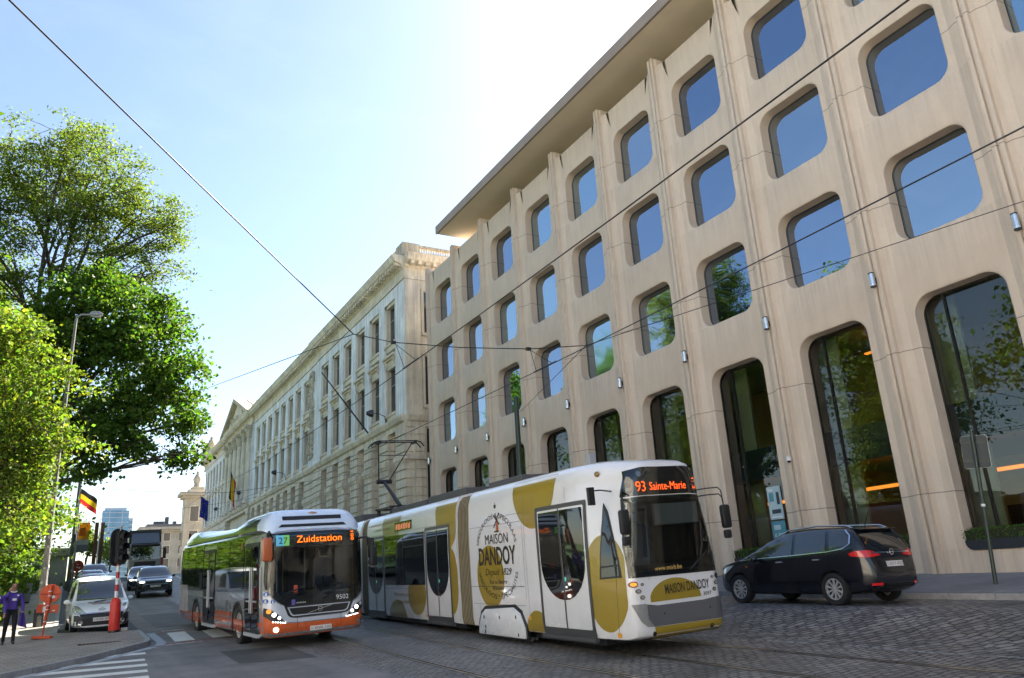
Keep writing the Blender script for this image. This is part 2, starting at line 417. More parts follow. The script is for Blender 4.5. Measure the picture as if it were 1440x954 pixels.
M_FLAG2 = brick_mat('grey_flags', (.19, .185, .19), (.23, .22, .22), (.1, .1, .1), .5, .3, .008, .75, .3, .006, stain=.3)
M_GRAN = mat('granite', (.3, .29, .28), .75, vary=.25, vscale=5, bump=.3, bscale=60)
M_PAINT = paint_mat('road_paint', (.72, .7, .65), .50)
M_PAINT_OLD = paint_mat('old_road_paint', (.55, .5, .45), .62)
M_RED_PAINT = paint_mat('red_road_paint', (.3, .07, .06), .56)
M_RAIL = mat('rail_steel', (.42, .37, .32), .3, metal=.9, vary=.25, vscale=9)
M_RAIL_GAP = mat('rail_groove', (.012, .011, .01), .9)

def ys_list(a, b):
    out = [a]
    while out[-1] < b - 1e-6:
        y = out[-1]; st = 0.5 if abs(y) < 60 else 2.0 if y < 120 else 20.0
        out.append(min(b, y + st))
    return out
def strip(name, x0, x1, y0, y1, m, lift, zf=G, nx=None):
    """a sheet on the terrain between two x edges (functions of y or numbers)"""
    f0 = x0 if callable(x0) else (lambda y: x0); f1 = x1 if callable(x1) else (lambda y: x1)
    ys = ys_list(y0, y1); k = nx or max(2, int(abs(f1(y0) - f0(y0)) / 0.7) + 2)
    V = []; F = []
    for y in ys:
        for i in range(k):
            x = f0(y) + (f1(y) - f0(y)) * i / (k - 1); V.append((x, y, zf(x, y) + lift))
    for j in range(len(ys) - 1):
        for i in range(k - 1): F.append((j * k + i, j * k + i + 1, (j + 1) * k + i + 1, (j + 1) * k + i))
    me = bpy.data.meshes.new(name); me.from_pydata(V, [], F)
    return tag(link(name, finish(me, m, 60)), kind='structure')
def slab(name, poly, m, lift, drop=0.25, grid=0.6, zf=G, kind='structure'):
    """a raised polygon on the terrain with a skirt"""
    bm = flat([poly], grid)
    for v in bm.verts: v.co.z = zf(v.co.x, v.co.y) + lift
    if drop:
        r = bmesh.ops.extrude_edge_only(bm, edges=[e for e in bm.edges if e.is_boundary])
        for v in r['geom']:
            if isinstance(v, bmesh.types.BMVert): v.co.z -= drop
    bmesh.ops.recalc_face_normals(bm, faces=bm.faces)
    me = bpy.data.meshes.new(name); bm.to_mesh(me); bm.free()
    if sum(p.normal.z for p in me.polygons) < 0: me.flip_normals()
    return tag(link(name, finish(me, m)), kind=kind)

# the terrain, one sheet to the horizon
gx = [-1500, -600, -250, -120, -60] + [-40 + 2 * i for i in range(52)] + [75, 110, 180, 300, 700, 1500]
gy = [-800, -200, -60, -30] + [-20 + 2 * i for i in range(52)] + [90, 100, 120, 150, 200, 260, 300, 400, 600, 1200, 2500]
V = [(x, y, G(x, y) - 0.08) for y in gy for x in gx]; n = len(gx)
me = bpy.data.meshes.new('ground'); me.from_pydata(V, [], [(j * n + i, j * n + i + 1, (j + 1) * n + i + 1, (j + 1) * n + i) for j in range(len(gy) - 1) for i in range(n - 1)])
tag(link('ground', finish(me, M_EARTH, 60)), kind='structure')

LANE = lambda y: 5.12 + (0.02 * math.sin(y * 1.7) + .015 * math.sin(y * 4.1))
def kerbline(y): return lerp_table([(8, -10.2), (15, -4.6), (19.64, -.92), (21.66, .63), (24.0, 2.0), (24.9, 2.33), (26, 2.42), (31, 2.45)], y)
strip('road_asphalt', 2.45, LANE, 29.3, 400, M_ASPH, 0.0)
strip('crossing_asphalt', -40, LANE, -20, 29.3, M_ASPH, 0.0)
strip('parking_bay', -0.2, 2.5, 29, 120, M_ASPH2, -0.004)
strip('tram_lane_setts', LANE, 10.95, -20, 160, M_SETT, 0.0)
strip('carriageway_setts', 10.95, 17.0, -20, 160, M_SETT2, 0.0)
strip('far_road', LANE, 17.0, 160, 400, M_ASPH, 0.0)
strip('setts_edge', lambda y: 10.9 + .04 * math.sin(y * 2.3), lambda y: 11.0 + .05 * math.sin(y * 3.1 + 1), -10, 60, paint_mat('mortar_edge', (.3, .29, .27), .6), 0.006)
strip('asphalt_edge', lambda y: LANE(y) - .05, lambda y: LANE(y) + .06 + .03 * math.sin(y * 3.3), -10, 22.5, paint_mat('chipped_edge', (.24, .23, .22), .62), 0.005)
# left-hand paving
corner = [(-30, 8.0), (-10.2, 8.0), (-4.6, 15), (-.92, 20.3), (.63, 22.3), (1.95, 24.55), (2.2, 25.0), (2.32, 25.7), (2.34, 29.55), (-.04, 31.5), (-1.5, 31.4), (-30, 31.2)]
slab('corner_paving', corner, M_BLOCK, KERB)
slab('pavement', [(-30, 31.2), (-1.5, 31.4), (-.04, 31.5), (-.04, 79.9), (-.04, 150), (-30, 150)], M_FLAG, KERB - .003, grid=1.0)
kb = MB()
def kerb_run(mb, pts, wdt, lift, zf=G, depth=.2):
    for (xa, ya), (xb, yb) in zip(pts, pts[1:]):
        L_ = math.hypot(xb - xa, yb - ya); k = max(1, round(L_ / 1.0)); nx_, ny_ = -(yb - ya) / L_, (xb - xa) / L_
        for i in range(k):
            t0, t1 = i / k, (i + 1) / k - .012 / L_
            p = [(xa + (xb - xa) * t, ya + (yb - ya) * t) for t in (t0, t1)]
            q = [p[0], p[1], (p[1][0] + nx_ * wdt, p[1][1] + ny_ * wdt), (p[0][0] + nx_ * wdt, p[0][1] + ny_ * wdt)]
            z = [zf(*a) + lift for a in (p[0], p[1], p[1], p[0])]
            mb.add([(a[0], a[1], c) for a, c in zip(q, z)] + [(a[0], a[1], c - depth) for a, c in zip(q, z)], [(0, 1, 2, 3), (7, 6, 5, 4), (0, 4, 5, 1), (1, 5, 6, 2), (2, 6, 7, 3), (3, 7, 4, 0)])
kerb_run(kb, [(x + .012, y - .012) for x, y in [(-10.2, 8.0), (-4.6, 15), (-.92, 20.3), (.63, 22.3), (1.95, 24.55), (2.2, 25.0), (2.32, 25.7), (2.34, 29.55)]], .14, KERB + .008)
kerb_run(kb, [(-.02, 31.6), (-.02, 100)], .15, KERB + .006)
kerb_run(kb, [(16.9, -12), (16.9, 150)], -.16, KERB + .0, zf=G)
tag(kb.build('kerb', M_GRAN, bevel=.012), kind='structure')
gt = MB(); kerb_run(gt, [(2.36, 24.85), (2.5, 25.7), (2.52, 29.5)], -.26, .006, depth=.1); kerb_run(gt, [(-1.0, 20.15), (.7, 22.15), (2.2, 24.6)], -.24, .006, depth=.1)
tag(gt.build('gutter', mat('pale_granite', (.38, .4, .44), .7, vary=.2, vscale=6)), kind='structure')
strip('parking_strip', 2.47, 3.0, 29.6, 110, brick_mat('strip_setts', (.16, .13, .11), (.2, .17, .14), (.09, .08, .07), .3, .5, .01, .8, .4, .01), 0.006)
# right-hand pavement
strip('pavement_right', 17.0, 21.3, -12, 160, M_FLAG2, 0.0, zf=SW, nx=8)

# painted markings
def paint(name, quad, m, lift=.006):
    return slab(name, quad, m, lift, drop=0, grid=.5)
for x0, x1 in ((3.0, 3.53), (4.02, 4.56)):
    paint('crossing_marking', [(x0 - .05, 25.45), (x1 - .05, 25.4), (x1 + .08, 28.85), (x0 + .08, 28.9)], M_PAINT)
for k in range(6):
    x0 = 5.1 + k * .98
    paint('crossing_marking', [(x0 - .05, 25.35), (x0 + .48, 25.35), (x0 + .62, 28.8), (x0 + .08, 28.8)], M_PAINT, .01)
paint('crossing_red_line', [(2.62, 24.95), (5.6, 24.9), (5.6, 25.06), (2.62, 25.16)], M_RED_PAINT)
paint('crossing_red_line', [(2.85, 29.25), (6.0, 29.2), (6.0, 29.38), (2.85, 29.44)], M_RED_PAINT)
paint('old_road_marking', [(2.62, 24.5), (3.6, 24.62), (3.6, 24.85), (2.62, 24.86)], M_PAINT_OLD)
paint('old_road_marking', [(2.7, 29.5), (3.7, 29.6), (3.7, 29.95), (2.7, 29.9)], M_PAINT_OLD)
for xr, yr, sl_ in ((1.98, 22.75, -.02), (1.84, 21.15, -.1), (1.79, 19.95, -.17), (1.7, 18.75, -.23), (1.63, 17.6, -.28), (1.55, 16.55, -.3)):
    paint('zebra_marking', [(xr - 4.2, yr + 1.0), (xr, yr), (xr + .02, yr + .5), (xr - 4.2, yr + 1.5)], M_PAINT)

for k, (pts, c) in enumerate((([(3.4, 18.2), (4.9, 17.6), (5.0, 20.9), (3.5, 21.3)], .085), ([(2.9, 31.5), (4.4, 31.2), (4.5, 38.5), (3.0, 38.9)], .12), ([(1.2, 11.5), (2.6, 11.2), (2.9, 15.2), (1.5, 15.6)], .19))):
    paint('asphalt_patch', pts, asphalt_mat('patch_%d' % k, (c, c * .95, c * .92)), .004)
# ------------------------------------------------------------------ the concrete office building
S, XF, YF = 4.3, 20.811, 48.125                  # bay width, plane of the ribs, y of the first rib
def concrete():
    m = bpy.data.materials.new('precast_concrete'); N, L, P = nodes_of(m)
    tc = N.new('ShaderNodeTexCoord')
    n1 = N.new('ShaderNodeTexNoise'); n1.inputs['Scale'].default_value = .35; n1.inputs['Detail'].default_value = 8; n1.inputs['Roughness'].default_value = .7; L.new(tc.outputs['Object'], n1.inputs['Vector'])
    mp = N.new('ShaderNodeMapping'); mp.inputs['Scale'].default_value = (1.6, 1.6, .3); L.new(tc.outputs['Object'], mp.inputs['Vector'])
    n2 = N.new('ShaderNodeTexNoise'); n2.inputs['Scale'].default_value = 2.2; n2.inputs['Detail'].default_value = 5; L.new(mp.outputs['Vector'], n2.inputs['Vector'])
    n3 = N.new('ShaderNodeTexNoise'); n3.inputs['Scale'].default_value = 60; n3.inputs['Detail'].default_value = 3; L.new(tc.outputs['Object'], n3.inputs['Vector'])
    def rng_(src, a, b, lo=.3, hi=.7):
        r = N.new('ShaderNodeMapRange'); r.inputs['From Min'].default_value = lo; r.inputs['From Max'].default_value = hi; r.inputs['To Min'].default_value = a; r.inputs['To Max'].default_value = b; L.new(src, r.inputs['Value']); return r.outputs['Result']
    def mul(a, b):
        k = N.new('ShaderNodeMath'); k.operation = 'MULTIPLY'; L.new(a, k.inputs[0]); L.new(b, k.inputs[1]); return k.outputs[0]
    val = mul(mul(rng_(n1.outputs['Fac'], .91, 1.07), rng_(n2.outputs['Fac'], .95, 1.04)), rng_(n3.outputs['Fac'], .93, 1.07))
    # construction joints at fixed heights
    sx = N.new('ShaderNodeSeparateXYZ'); L.new(tc.outputs['Object'], sx.inputs['Vector'])
    nz = N.new('ShaderNodeTexNoise'); nz.inputs['Scale'].default_value = .5; L.new(tc.outputs['Object'], nz.inputs['Vector'])
    wob = N.new('ShaderNodeMath'); wob.operation = 'MULTIPLY_ADD'; wob.inputs[1].default_value = .04; L.new(nz.outputs['Fac'], wob.inputs[0]); L.new(sx.outputs['Z'], wob.inputs[2])
    for zj in (1.77, 5.88, 10.53, 14.75, 18.97):
        c = N.new('ShaderNodeMath'); c.operation = 'COMPARE'; c.inputs[1].default_value = zj; c.inputs[2].default_value = .016; L.new(wob.outputs[0], c.inputs[0])
        r = N.new('ShaderNodeMapRange'); r.inputs['To Min'].default_value = 1; r.inputs['To Max'].default_value = .5; L.new(c.outputs[0], r.inputs['Value'])
        val = mul(val, r.outputs['Result'])
    # rain streaks below the sills and the parapet
    mp2 = N.new('ShaderNodeMapping'); mp2.inputs['Scale'].default_value = (4, 4, .12); L.new(tc.outputs['Object'], mp2.inputs['Vector'])
    n4 = N.new('ShaderNodeTexNoise'); n4.inputs['Scale'].default_value = 2.6; n4.inputs['Detail'].default_value = 5; L.new(mp2.outputs['Vector'], n4.inputs['Vector'])
    for zb_, ln in ((9.12, 1.5), (13.36, 1.3), (17.58, 1.3), (21.75, 1.1), (.2, 1.2)):
        a = N.new('ShaderNodeMapRange'); a.inputs['From Min'].default_value = zb_ - ln; a.inputs['From Max'].default_value = zb_; L.new(sx.outputs['Z'], a.inputs['Value'])
        c = N.new('ShaderNodeMath'); c.operation = 'LESS_THAN'; c.inputs[1].default_value = zb_ + .01; L.new(sx.outputs['Z'], c.inputs[0])
        k = mul(mul(a.outputs['Result'], c.outputs[0]), rng_(n4.outputs['Fac'], .0, .15, .42, .68))
        iv = N.new('ShaderNodeMath'); iv.operation = 'SUBTRACT'; iv.inputs[0].default_value = 1; L.new(k, iv.inputs[1]); val = mul(val, iv.outputs[0])
    hs = N.new('ShaderNodeHueSaturation'); hs.inputs['Color'].default_value = (.615, .515, .42, 1); L.new(val, hs.inputs['Value']); L.new(hs.outputs['Color'], P.inputs['Base Color'])
    P.inputs['Roughness'].default_value = .85; P.inputs['Specular IOR Level'].default_value = .3
    b = N.new('ShaderNodeBump'); b.inputs['Strength'].default_value = .25; b.inputs['Distance'].default_value = .012; L.new(n3.outputs['Fac'], b.inputs['Height']); L.new(b.outputs['Normal'], P.inputs['Normal'])
    return m
M_CONC = concrete()
M_FRAME = mat('dark_bronze_frame', (.03, .032, .028), .35, metal=.6)
M_REVEAL = mat('window_lining', (.11, .115, .095), .5)
def tinted(name, col, rough=.015):
    m = mat(name, col, rough, metal=1.0)
    N, L, P = nodes_of(m)                          # panes are never quite flat
    tc = N.new('ShaderNodeTexCoord'); nz = N.new('ShaderNodeTexNoise'); nz.inputs['Scale'].default_value = .55; nz.inputs['Detail'].default_value = 1; L.new(tc.outputs['Object'], nz.inputs['Vector'])
    b = N.new('ShaderNodeBump'); b.inputs['Strength'].default_value = .09; b.inputs['Distance'].default_value = .15; L.new(nz.outputs['Fac'], b.inputs['Height']); L.new(b.outputs['Normal'], P.inputs['Normal'])
    return m
M_PANE = tinted('solar_glass', (.30, .37, .47))
M_PANE2 = tinted('solar_glass_with_blind', (.40, .52, .60), .06)
M_PANE3 = tinted('solar_glass_darker', (.26, .33, .44)); M_PANE4 = tinted('solar_glass_greyer', (.38, .45, .52), .03)
M_SHOP = clear_glass('ground_floor_glass', (.62, .70, .60), 1.75)

office = empty('office_building', (XF, YF, 0), 'beige precast concrete office building with rounded windows and a flat overhanging roof', 'building')
OM = office.matrix_world.inverted()
def off(mb, name, m, parent=office, **k):         # geometry given in world metres, stored relative to the building
    mb.v = [(x - XF, y - YF, z) for x, y, z in mb.v]
    return mb.build(name, m, parent, **k)
PROF = [(0, .10), (.036, .10), (.038, .135), (.078, .135), (.13, .245)]       # relief from a rib to the panel
ROWS = [(-1.6, 8.25, .14, 7.38), (8.25, 12.65, 9.12, 11.93), (12.65, 16.86, 13.36, 16.14), (16.86, 21.75, 17.58, 20.37)]
UA, UB, UC, DP = .187, .813, .13, .245            # opening edges, panel edge, panel depth
NB = 12
def cell(mb, k, z0, z1, a, b, rad=.52):
    y0 = YF - k * S
    ca, cb = (UA + UB) / 2, (a + b) / 2; ha, hb = (UB - UA) / 2 * S, (b - a) / 2
    def ring(grow, d, r):
        pts = rrect(-ha - grow, ha + grow, -hb - grow, hb + grow, max(.05, r), 7); out = []
        full = []
        for i, p in enumerate(pts):
            q = pts[(i + 1) % len(pts)]; L_ = math.hypot(q[0] - p[0], q[1] - p[1]); m_ = 5 if L_ > 1 else 1
            full += [(p[0] + (q[0] - p[0]) * t / m_, p[1] + (q[1] - p[1]) * t / m_) for t in range(m_)]
        return full
    base = ring(0, 0, rad); n = len(base)
    HX = (.5 - UC) * S
    outer = []
    for (x, z) in base:
        q = (x / ha, z / hb); m_ = max(abs(q[0]), abs(q[1])); q = (q[0] / m_, q[1] / m_)
        outer.append((q[0] * HX, (z1 - (a + b) / 2) * q[1] if q[1] > 0 else ((a + b) / 2 - z0) * q[1]))
    for sx_ in (-1, 1):
        for zc in (z1, z0):
            zz = zc - (a + b) / 2
            j = min(range(n), key=lambda i: (outer[i][0] - sx_ * HX) ** 2 + (outer[i][1] - zz) ** 2)
            outer[j] = (sx_ * HX, zz)
    def V(x, z, d): return (XF + d, y0 - S / 2 - x, (a + b) / 2 + z)
    rings = [[V(x, z, DP) for x, z in outer]]
    rings.append([V(o[0] + (p[0] - o[0]) * .9, o[1] + (p[1] - o[1]) * .9, DP + .004) for o, p in zip(outer, base)])
    for g, d, r in ((.0, .275, rad), (-.012, .285, rad - .01), (-.03, .74, rad - .03)):
        rings.append([V(x, z, d) for x, z in ring(g, d, r)])
    vs = [p for r in rings for p in r]
    fs = [(i * n + j, (i + 1) * n + j, (i + 1) * n + (j + 1) % n, i * n + (j + 1) % n) for i in range(len(rings) - 1) for j in range(n)]
    mb.add(vs, fs)
wall = MB()
for k in range(NB):
    for z0, z1, a, b in ROWS: cell(wall, k, z0, z1, a, b, .5 if z0 > 0 else .58)
    for s_ in (0, 1):
        pf_ = [(XF + d, YF - (k + s_) * S - (u if s_ == 0 else -u) * S) for u, d in PROF]
        wall.add([(x, y, z) for z in (-1.6, 21.75) for x, y in pf_], [(i, i + 1, i + 6, i + 5) for i in range(4)])
yE = YF - NB * S
wall.box(XF + .1, XF + 3.0, YF + .001, YF + .36, -1.6, 21.75)               # end pier and side walls
wall.box(XF + .36, 45, YF + .36, YF + .4, -1.6, 21.7); wall.box(XF + .1, 45, yE - .36, yE - .001, -1.6, 21.7)
wall.box(XF + .3, XF + .9, yE, YF, 21.7, 21.78)                                # parapet cap
w_ = off(wall, 'wall', M_CONC, sm=24)
wall2 = MB(); wall2.box(44.6, 45, yE, YF, -1.6, 21.7); wall2.box(XF + .9, 45, yE, YF, 21.5, 21.7)
off(wall2, 'rear_wall', M_CONC)
# the paired ribs on every pier
def rib_mb(y, top=22.2):
    b = MB()
    for s in (-1, 1):
        b.prism([(XF + .30, -1.6), (XF - .02, -1.6), (XF - .02, top), (XF + .30, top - .03)], 'Y', y + s * .035, y + s * .165)
    b.prism([(XF + .34, -1.6), (XF + .06, -1.6), (XF + .06, top - .02), (XF + .34, top - .05)], 'Y', y - .034, y + .034)
    b.box(XF + .12, XF + .75, y - .26, y + .26, 21.755, top - .06)
    return b
for k in range(NB + 1):
    b = rib_mb(YF - k * S); b.v = [(x - XF, y - YF, z) for x, y, z in b.v]
    if k == 0: rib0 = b.build('pilaster', M_CONC, office, bevel=.02, sm=30)
    else:
        c = rib0.copy(); COL.objects.link(c); c.parent = office; c.location.y = -k * S
# windows: upper ones share one mesh
UC = YF - S / 2
gw, gh = (UB - UA) * S - .02, 2.78
def upper_frame():
    b = MB(); o = rrect(-gw / 2, gw / 2, -gh / 2, gh / 2, .46, 7); i1 = rrect(-gw / 2 + .045, gw / 2 - .045, -gh / 2 + .045, gh / 2 - .045, .42, 7); n = len(o)
    rings = [[(.68, y, z) for y, z in o], [(.68, y, z) for y, z in i1], [(.72, y, z) for y, z in i1]]
    return b.add([p for r in rings for p in r], [(i * n + j, i * n + (j + 1) % n, (i + 1) * n + (j + 1) % n, (i + 1) * n + j) for i in range(2) for j in range(n)])
fr_me = upper_frame().raw('window'); finish(fr_me, [M_FRAME, M_REVEAL]); fr_me.polygons.foreach_set('material_index', [0 if i < len(fr_me.polygons) // 2 else 1 for i in range(len(fr_me.polygons))])
def pane_me(name, m):
    b = MB(); o = rrect(-gw / 2 + .04, gw / 2 - .04, -gh / 2 + .04, gh / 2 - .04, .42, 7)
    b.add([(.715, y, z) for y, z in o] , [tuple(range(len(o)))]); return finish(b.mesh(name), m)
pA, pB, pC, pD = [pane_me('pane', q) for q in (M_PANE, M_PANE2, M_PANE3, M_PANE4)]
for me_ in (pA, pB, pC, pD):
    if me_.polygons[0].normal.x > 0: me_.flip_normals()
for k in range(NB):
    for r, (z0, z1, a, b) in enumerate(ROWS[1:]):
        f = link('window', fr_me, office); f.location = (0, -(k + .5) * S, (a + b) / 2)
        f.rotation_euler = (0, R(rnd.uniform(-.25, .25)), R(rnd.uniform(-.35, .35)))
        link('pane', pB if (r, k) in ((2, 8), (2, 4), (1, 2)) else rnd.choice((pA, pA, pC, pD, pD, pB)), f)
# tall ground-floor windows with a mullion; behind them a real room with an intermediate floor
lo, hi = .14 + .02, 7.38 - .02
gf = MB(); W2 = gw / 2
o = rrect(-W2, W2, lo, hi, .54, 7); i1 = rrect(-W2 + .05, W2 - .05, lo + .05, hi - .05, .5, 7); n = len(o)
rings = [[(.68, y, z) for y, z in o], [(.68, y, z) for y, z in i1], [(.76, y, z) for y, z in i1]]
gf.add([p for r in rings for p in r], [(i * n + j, i * n + (j + 1) % n, (i + 1) * n + (j + 1) % n, (i + 1) * n + j) for i in range(2) for j in range(n)])
gf.box(.69, .80, .62, .68, lo + .04, hi - .04); gf.box(.67, .69, .635, .665, lo + .04, hi - .04)
gf_me = finish(gf.mesh('window'), M_FRAME)
gp = MB(); oo = rrect(-W2 + .045, W2 - .045, lo + .045, hi - .045, .5, 7); gp.add([(.74, y, z) for y, z in oo], [tuple(range(len(oo)))])
gp_me = finish(gp.mesh('pane'), M_SHOP)
if gp_me.polygons[0].normal.x > 0: gp_me.flip_normals()
for k in range(NB):
    f = link('window', gf_me, office); f.location = (0, -(k + .5) * S, 0); link('pane', gp_me, f)
# rooms
room = MB(); X1 = XF + .95
room.box(XF + 6.0, XF + 6.1, yE, YF, -.5, 8.2, 0)
room.box(X1 - .1, XF + 6, yE, YF, 7.6, 7.7, 1); room.box(X1 - .1, XF + 6, yE, YF, -.2, 0.05, 3)
room.box(X1 + .02, XF + 6, yE, YF, 3.1, 4.2, 2)
for k in range(NB + 1):
    room.box(X1 - .08, X1 + .5, YF - k * S - .55, YF - k * S + .55, 0, 7.6, 1)
    if k < NB:
        yl = YF - k * S
        for za, zb_ in ((.06, 3.09), (4.21, 7.59)): room.box(X1 + .9, X1 + 1.0, yl - 1.15, yl + .34, za, zb_, 1)
        room.box(X1 + 2.2, X1 + 2.3, yl - 4.0, yl - 2.9, .06, 1.7, 2)
    if k % 3 == 1: room.box(X1 + 1.5, XF + 6, YF - k * S - .1, YF - k * S + .1, 0.05, 7.6, 0)
for k in range(0, NB, 2):
    room.box(X1 + 2.6, X1 + 2.9, YF - k * S - 1.9, YF - k * S - .3, .05, 1.4, 4); room.box(X1 + .7, X1 + 1.2, YF - k * S - 3.4, YF - k * S - 2.6, 4.2, 4.95, 4)
off(room, 'interior', [mat('ochre_lobby_wall', (.40, .30, .10), .7, vary=.3, vscale=.4), mat('lining_wall', (.42, .45, .34), .7), mat('dark_floor_edge', (.012, .022, .04), .4), mat('lobby_floor', (.1, .09, .08), .4), mat('office_furniture', (.02, .02, .022), .6)])
lt = MB()
for k in range(NB):
    lt.box(X1 + 1.6, X1 + 1.75, YF - k * S - 3.9, YF - k * S - .4, 2.32, 2.42); 
    if k % 2: lt.box(X1 + 1.8, X1 + 1.95, YF - k * S - 3.0, YF - k * S - 1.5, 6.9, 6.95)
off(lt, 'ceiling_light', mat('warm_light', (1, .6, .2), .5, emit=(1, .26, .03), estr=.35))
# flat roof with its overhanging slab and set-back top storey
rf = MB(); x0, x1, y0, y1 = 19.6, 40, yE - 1, 43.55
rf.box(x0, x1, y0, y1, 22.72, 23.2); rf.box(x0 - .03, x0 + .06, y0, y1, 22.68, 23.24)
roof = off(rf, 'roof', mat('roof_edge_concrete', (.30, .25, .215), .8, vary=.12, vscale=.8), bevel=.015)
so_ = MB(); so_.box(x0 + .12, x1 - .2, y0 + .1, y1 - .08, 22.70, 22.715)
sof = off(so_, 'soffit', mat('soffit_render', (.66, .58, .44), .8, vary=.05, vscale=.6), roof)
ga = MB()
for k in range(NB): ga.box(XF + .34, XF + .42, YF - (k + 1) * S + .32, YF - k * S - .32, 21.8, 21.86)
off(ga, 'gutter', mat('zinc', (.4, .42, .45), .4, metal=.6))
ph = MB(); ph.box(24.5, 38, yE + 1, 41, 21.72, 22.7); off(ph, 'penthouse', M_PANE)
# wall lamps, one on each pier
def lamp_mb():
    b = MB(); b.lathe([(0, -.2), (.085, -.2), (.085, .2), (0, .2)], n=16); return b
lm = lamp_mb().mesh('wall_lamp'); finish(lm, mat('brushed_steel', (.6, .62, .65), .25, metal=1, vary=.1, vscale=20), 40)
lc = MB(); lc.lathe([(0, .2), (.093, .2), (.093, .23), (0, .23)], n=16); lc.lathe([(0, -.23), (.093, -.23), (.093, -.2), (0, -.2)], n=16); lc.box(.05, .16, -.03, .03, -.1, .1)
lcm = finish(lc.mesh('lamp_cap'), M_FRAME, 40)
for k in range(NB + 1):
    p = link('wall_lamp', lm, office); p.location = (-.16, -k * S, 8.2); link('lamp_cap', lcm, p)
# dome camera on a pier
cm = MB(); cm.lathe([(0, .0), (.09, .0), (.1, .08), (.06, .14), (0, .14)], n=16)
dc = link('dome_camera', finish(cm.mesh('dome_camera'), mat('white_plastic', (.7, .7, .7), .35), 40), office); dc.location = (-.14, -7 * S, 3.38)
cb = MB(); cb.ball((0, 0, -.01), .065, 12, 8); link('lens', finish(cb.mesh('lens'), mat('dark_dome', (.01, .01, .012), .1), 60), dc)

# planters with clipped hedges in the window openings
def leaf_shader(name, col, trans=.4, var=.35, hue=.03, gloss=.18):
    m = bpy.data.materials.new(name); N, L, P = nodes_of(m)
    ge = N.new('ShaderNodeNewGeometry'); hs = N.new('ShaderNodeHueSaturation'); hs.inputs['Color'].default_value = (*col, 1)
    a = N.new('ShaderNodeMapRange'); a.inputs['To Min'].default_value = 1 - var; a.inputs['To Max'].default_value = 1 + var; L.new(ge.outputs['Random Per Island'], a.inputs['Value']); L.new(a.outputs['Result'], hs.inputs['Value'])
    wn = N.new('ShaderNodeTexWhiteNoise'); wn.noise_dimensions = '1D'; L.new(ge.outputs['Random Per Island'], wn.inputs['W'])
    h = N.new('ShaderNodeMapRange'); h.inputs['To Min'].default_value = .5 - hue; h.inputs['To Max'].default_value = .5 + hue; L.new(wn.outputs['Value'], h.inputs['Value']); L.new(h.outputs['Result'], hs.inputs['Hue'])
    L.new(hs.outputs['Color'], P.inputs['Base Color']); P.inputs['Roughness'].default_value = .55; P.inputs['Specular IOR Level'].default_value = gloss
    tr = N.new('ShaderNodeBsdfTranslucent'); t2 = N.new('ShaderNodeHueSaturation'); t2.inputs['Saturation'].default_value = 1.15; t2.inputs['Value'].default_value = 1.5; L.new(hs.outputs['Color'], t2.inputs['Color']); L.new(t2.outputs['Color'], tr.inputs['Color'])
    mx = N.new('ShaderNodeMixShader'); mx.inputs[0].default_value = trans
    L.new(P.outputs[0], mx.inputs[1]); L.new(tr.outputs[0], mx.inputs[2]); L.new(mx.outputs[0], N['Material Output'].inputs['Surface'])
    return m
M_HEDGE = leaf_shader('box_leaf', (.085, .16, .03), .3, .5)
def leaf_cloud(P_, size, seed, flat_=.0, aspect=.6):
    """points (n x 3) -> a mesh of small bent leaves, one island each"""
    r = np.random.default_rng(seed); n = len(P_)
    a = r.normal(size=(n, 3)); a /= np.linalg.norm(a, axis=1)[:, None]
    b = r.normal(size=(n, 3)); b[:, 2] *= (1 - flat_); a[:, 2] *= (1 - flat_)
    a /= np.linalg.norm(a, axis=1)[:, None]
    b -= a * np.sum(a * b, axis=1)[:, None]; b /= np.linalg.norm(b, axis=1)[:, None]
    c = np.cross(a, b); s = size * r.uniform(.45, 1.5, size=(n, 1))
    v = np.stack([P_ - a * s * .5, P_ + b * s * aspect * .5 + c * s * .06, P_ + a * s * .5 - c * s * .08, P_ - b * s * aspect * .5 + c * s * .06], axis=1).reshape(-1, 3)
    me = bpy.data.meshes.new('foliage'); me.vertices.add(4 * n); me.vertices.foreach_set('co', v.ravel())
    me.loops.add(4 * n); me.loops.foreach_set('vertex_index', np.arange(4 * n, dtype=np.int32))
    me.polygons.add(n); me.polygons.foreach_set('loop_start', np.arange(0, 4 * n, 4, dtype=np.int32))
    me.update(calc_edges=True); me.validate(); return me
PLANT_LABELS = {5: 'clipped box hedge in a dark planter behind the white tram nose', 6: 'clipped box hedge in a dark planter just beside the white tram front',
                7: 'clipped box hedge in a dark planter half hidden behind the parked dark blue car', 8: 'clipped box hedge in a dark planter behind the leaning green sign post'}
pbx = MB(); pbx.prism(rrect(-1.33, 1.33, .16, .42, (.22, .22, 0, 0), 5), 'X', .22, .62); pl_me = finish(pbx.mesh('box'), mat('slate_planter', (.022, .026, .036), .45), 30)
r_ = np.random.default_rng(3); hp = r_.uniform((.2, -1.36, .41), (.64, 1.36, .72), size=(5600, 3)); hp += r_.normal(scale=.012, size=hp.shape)
hd_me = finish(leaf_cloud(hp, .045, 5), M_HEDGE)
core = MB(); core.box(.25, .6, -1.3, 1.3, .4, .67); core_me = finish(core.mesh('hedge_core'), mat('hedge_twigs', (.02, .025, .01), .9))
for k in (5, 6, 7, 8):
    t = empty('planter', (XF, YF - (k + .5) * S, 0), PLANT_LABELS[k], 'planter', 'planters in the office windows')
    link('box', pl_me, t); h = link('hedge', hd_me, t); link('twigs', core_me, h)
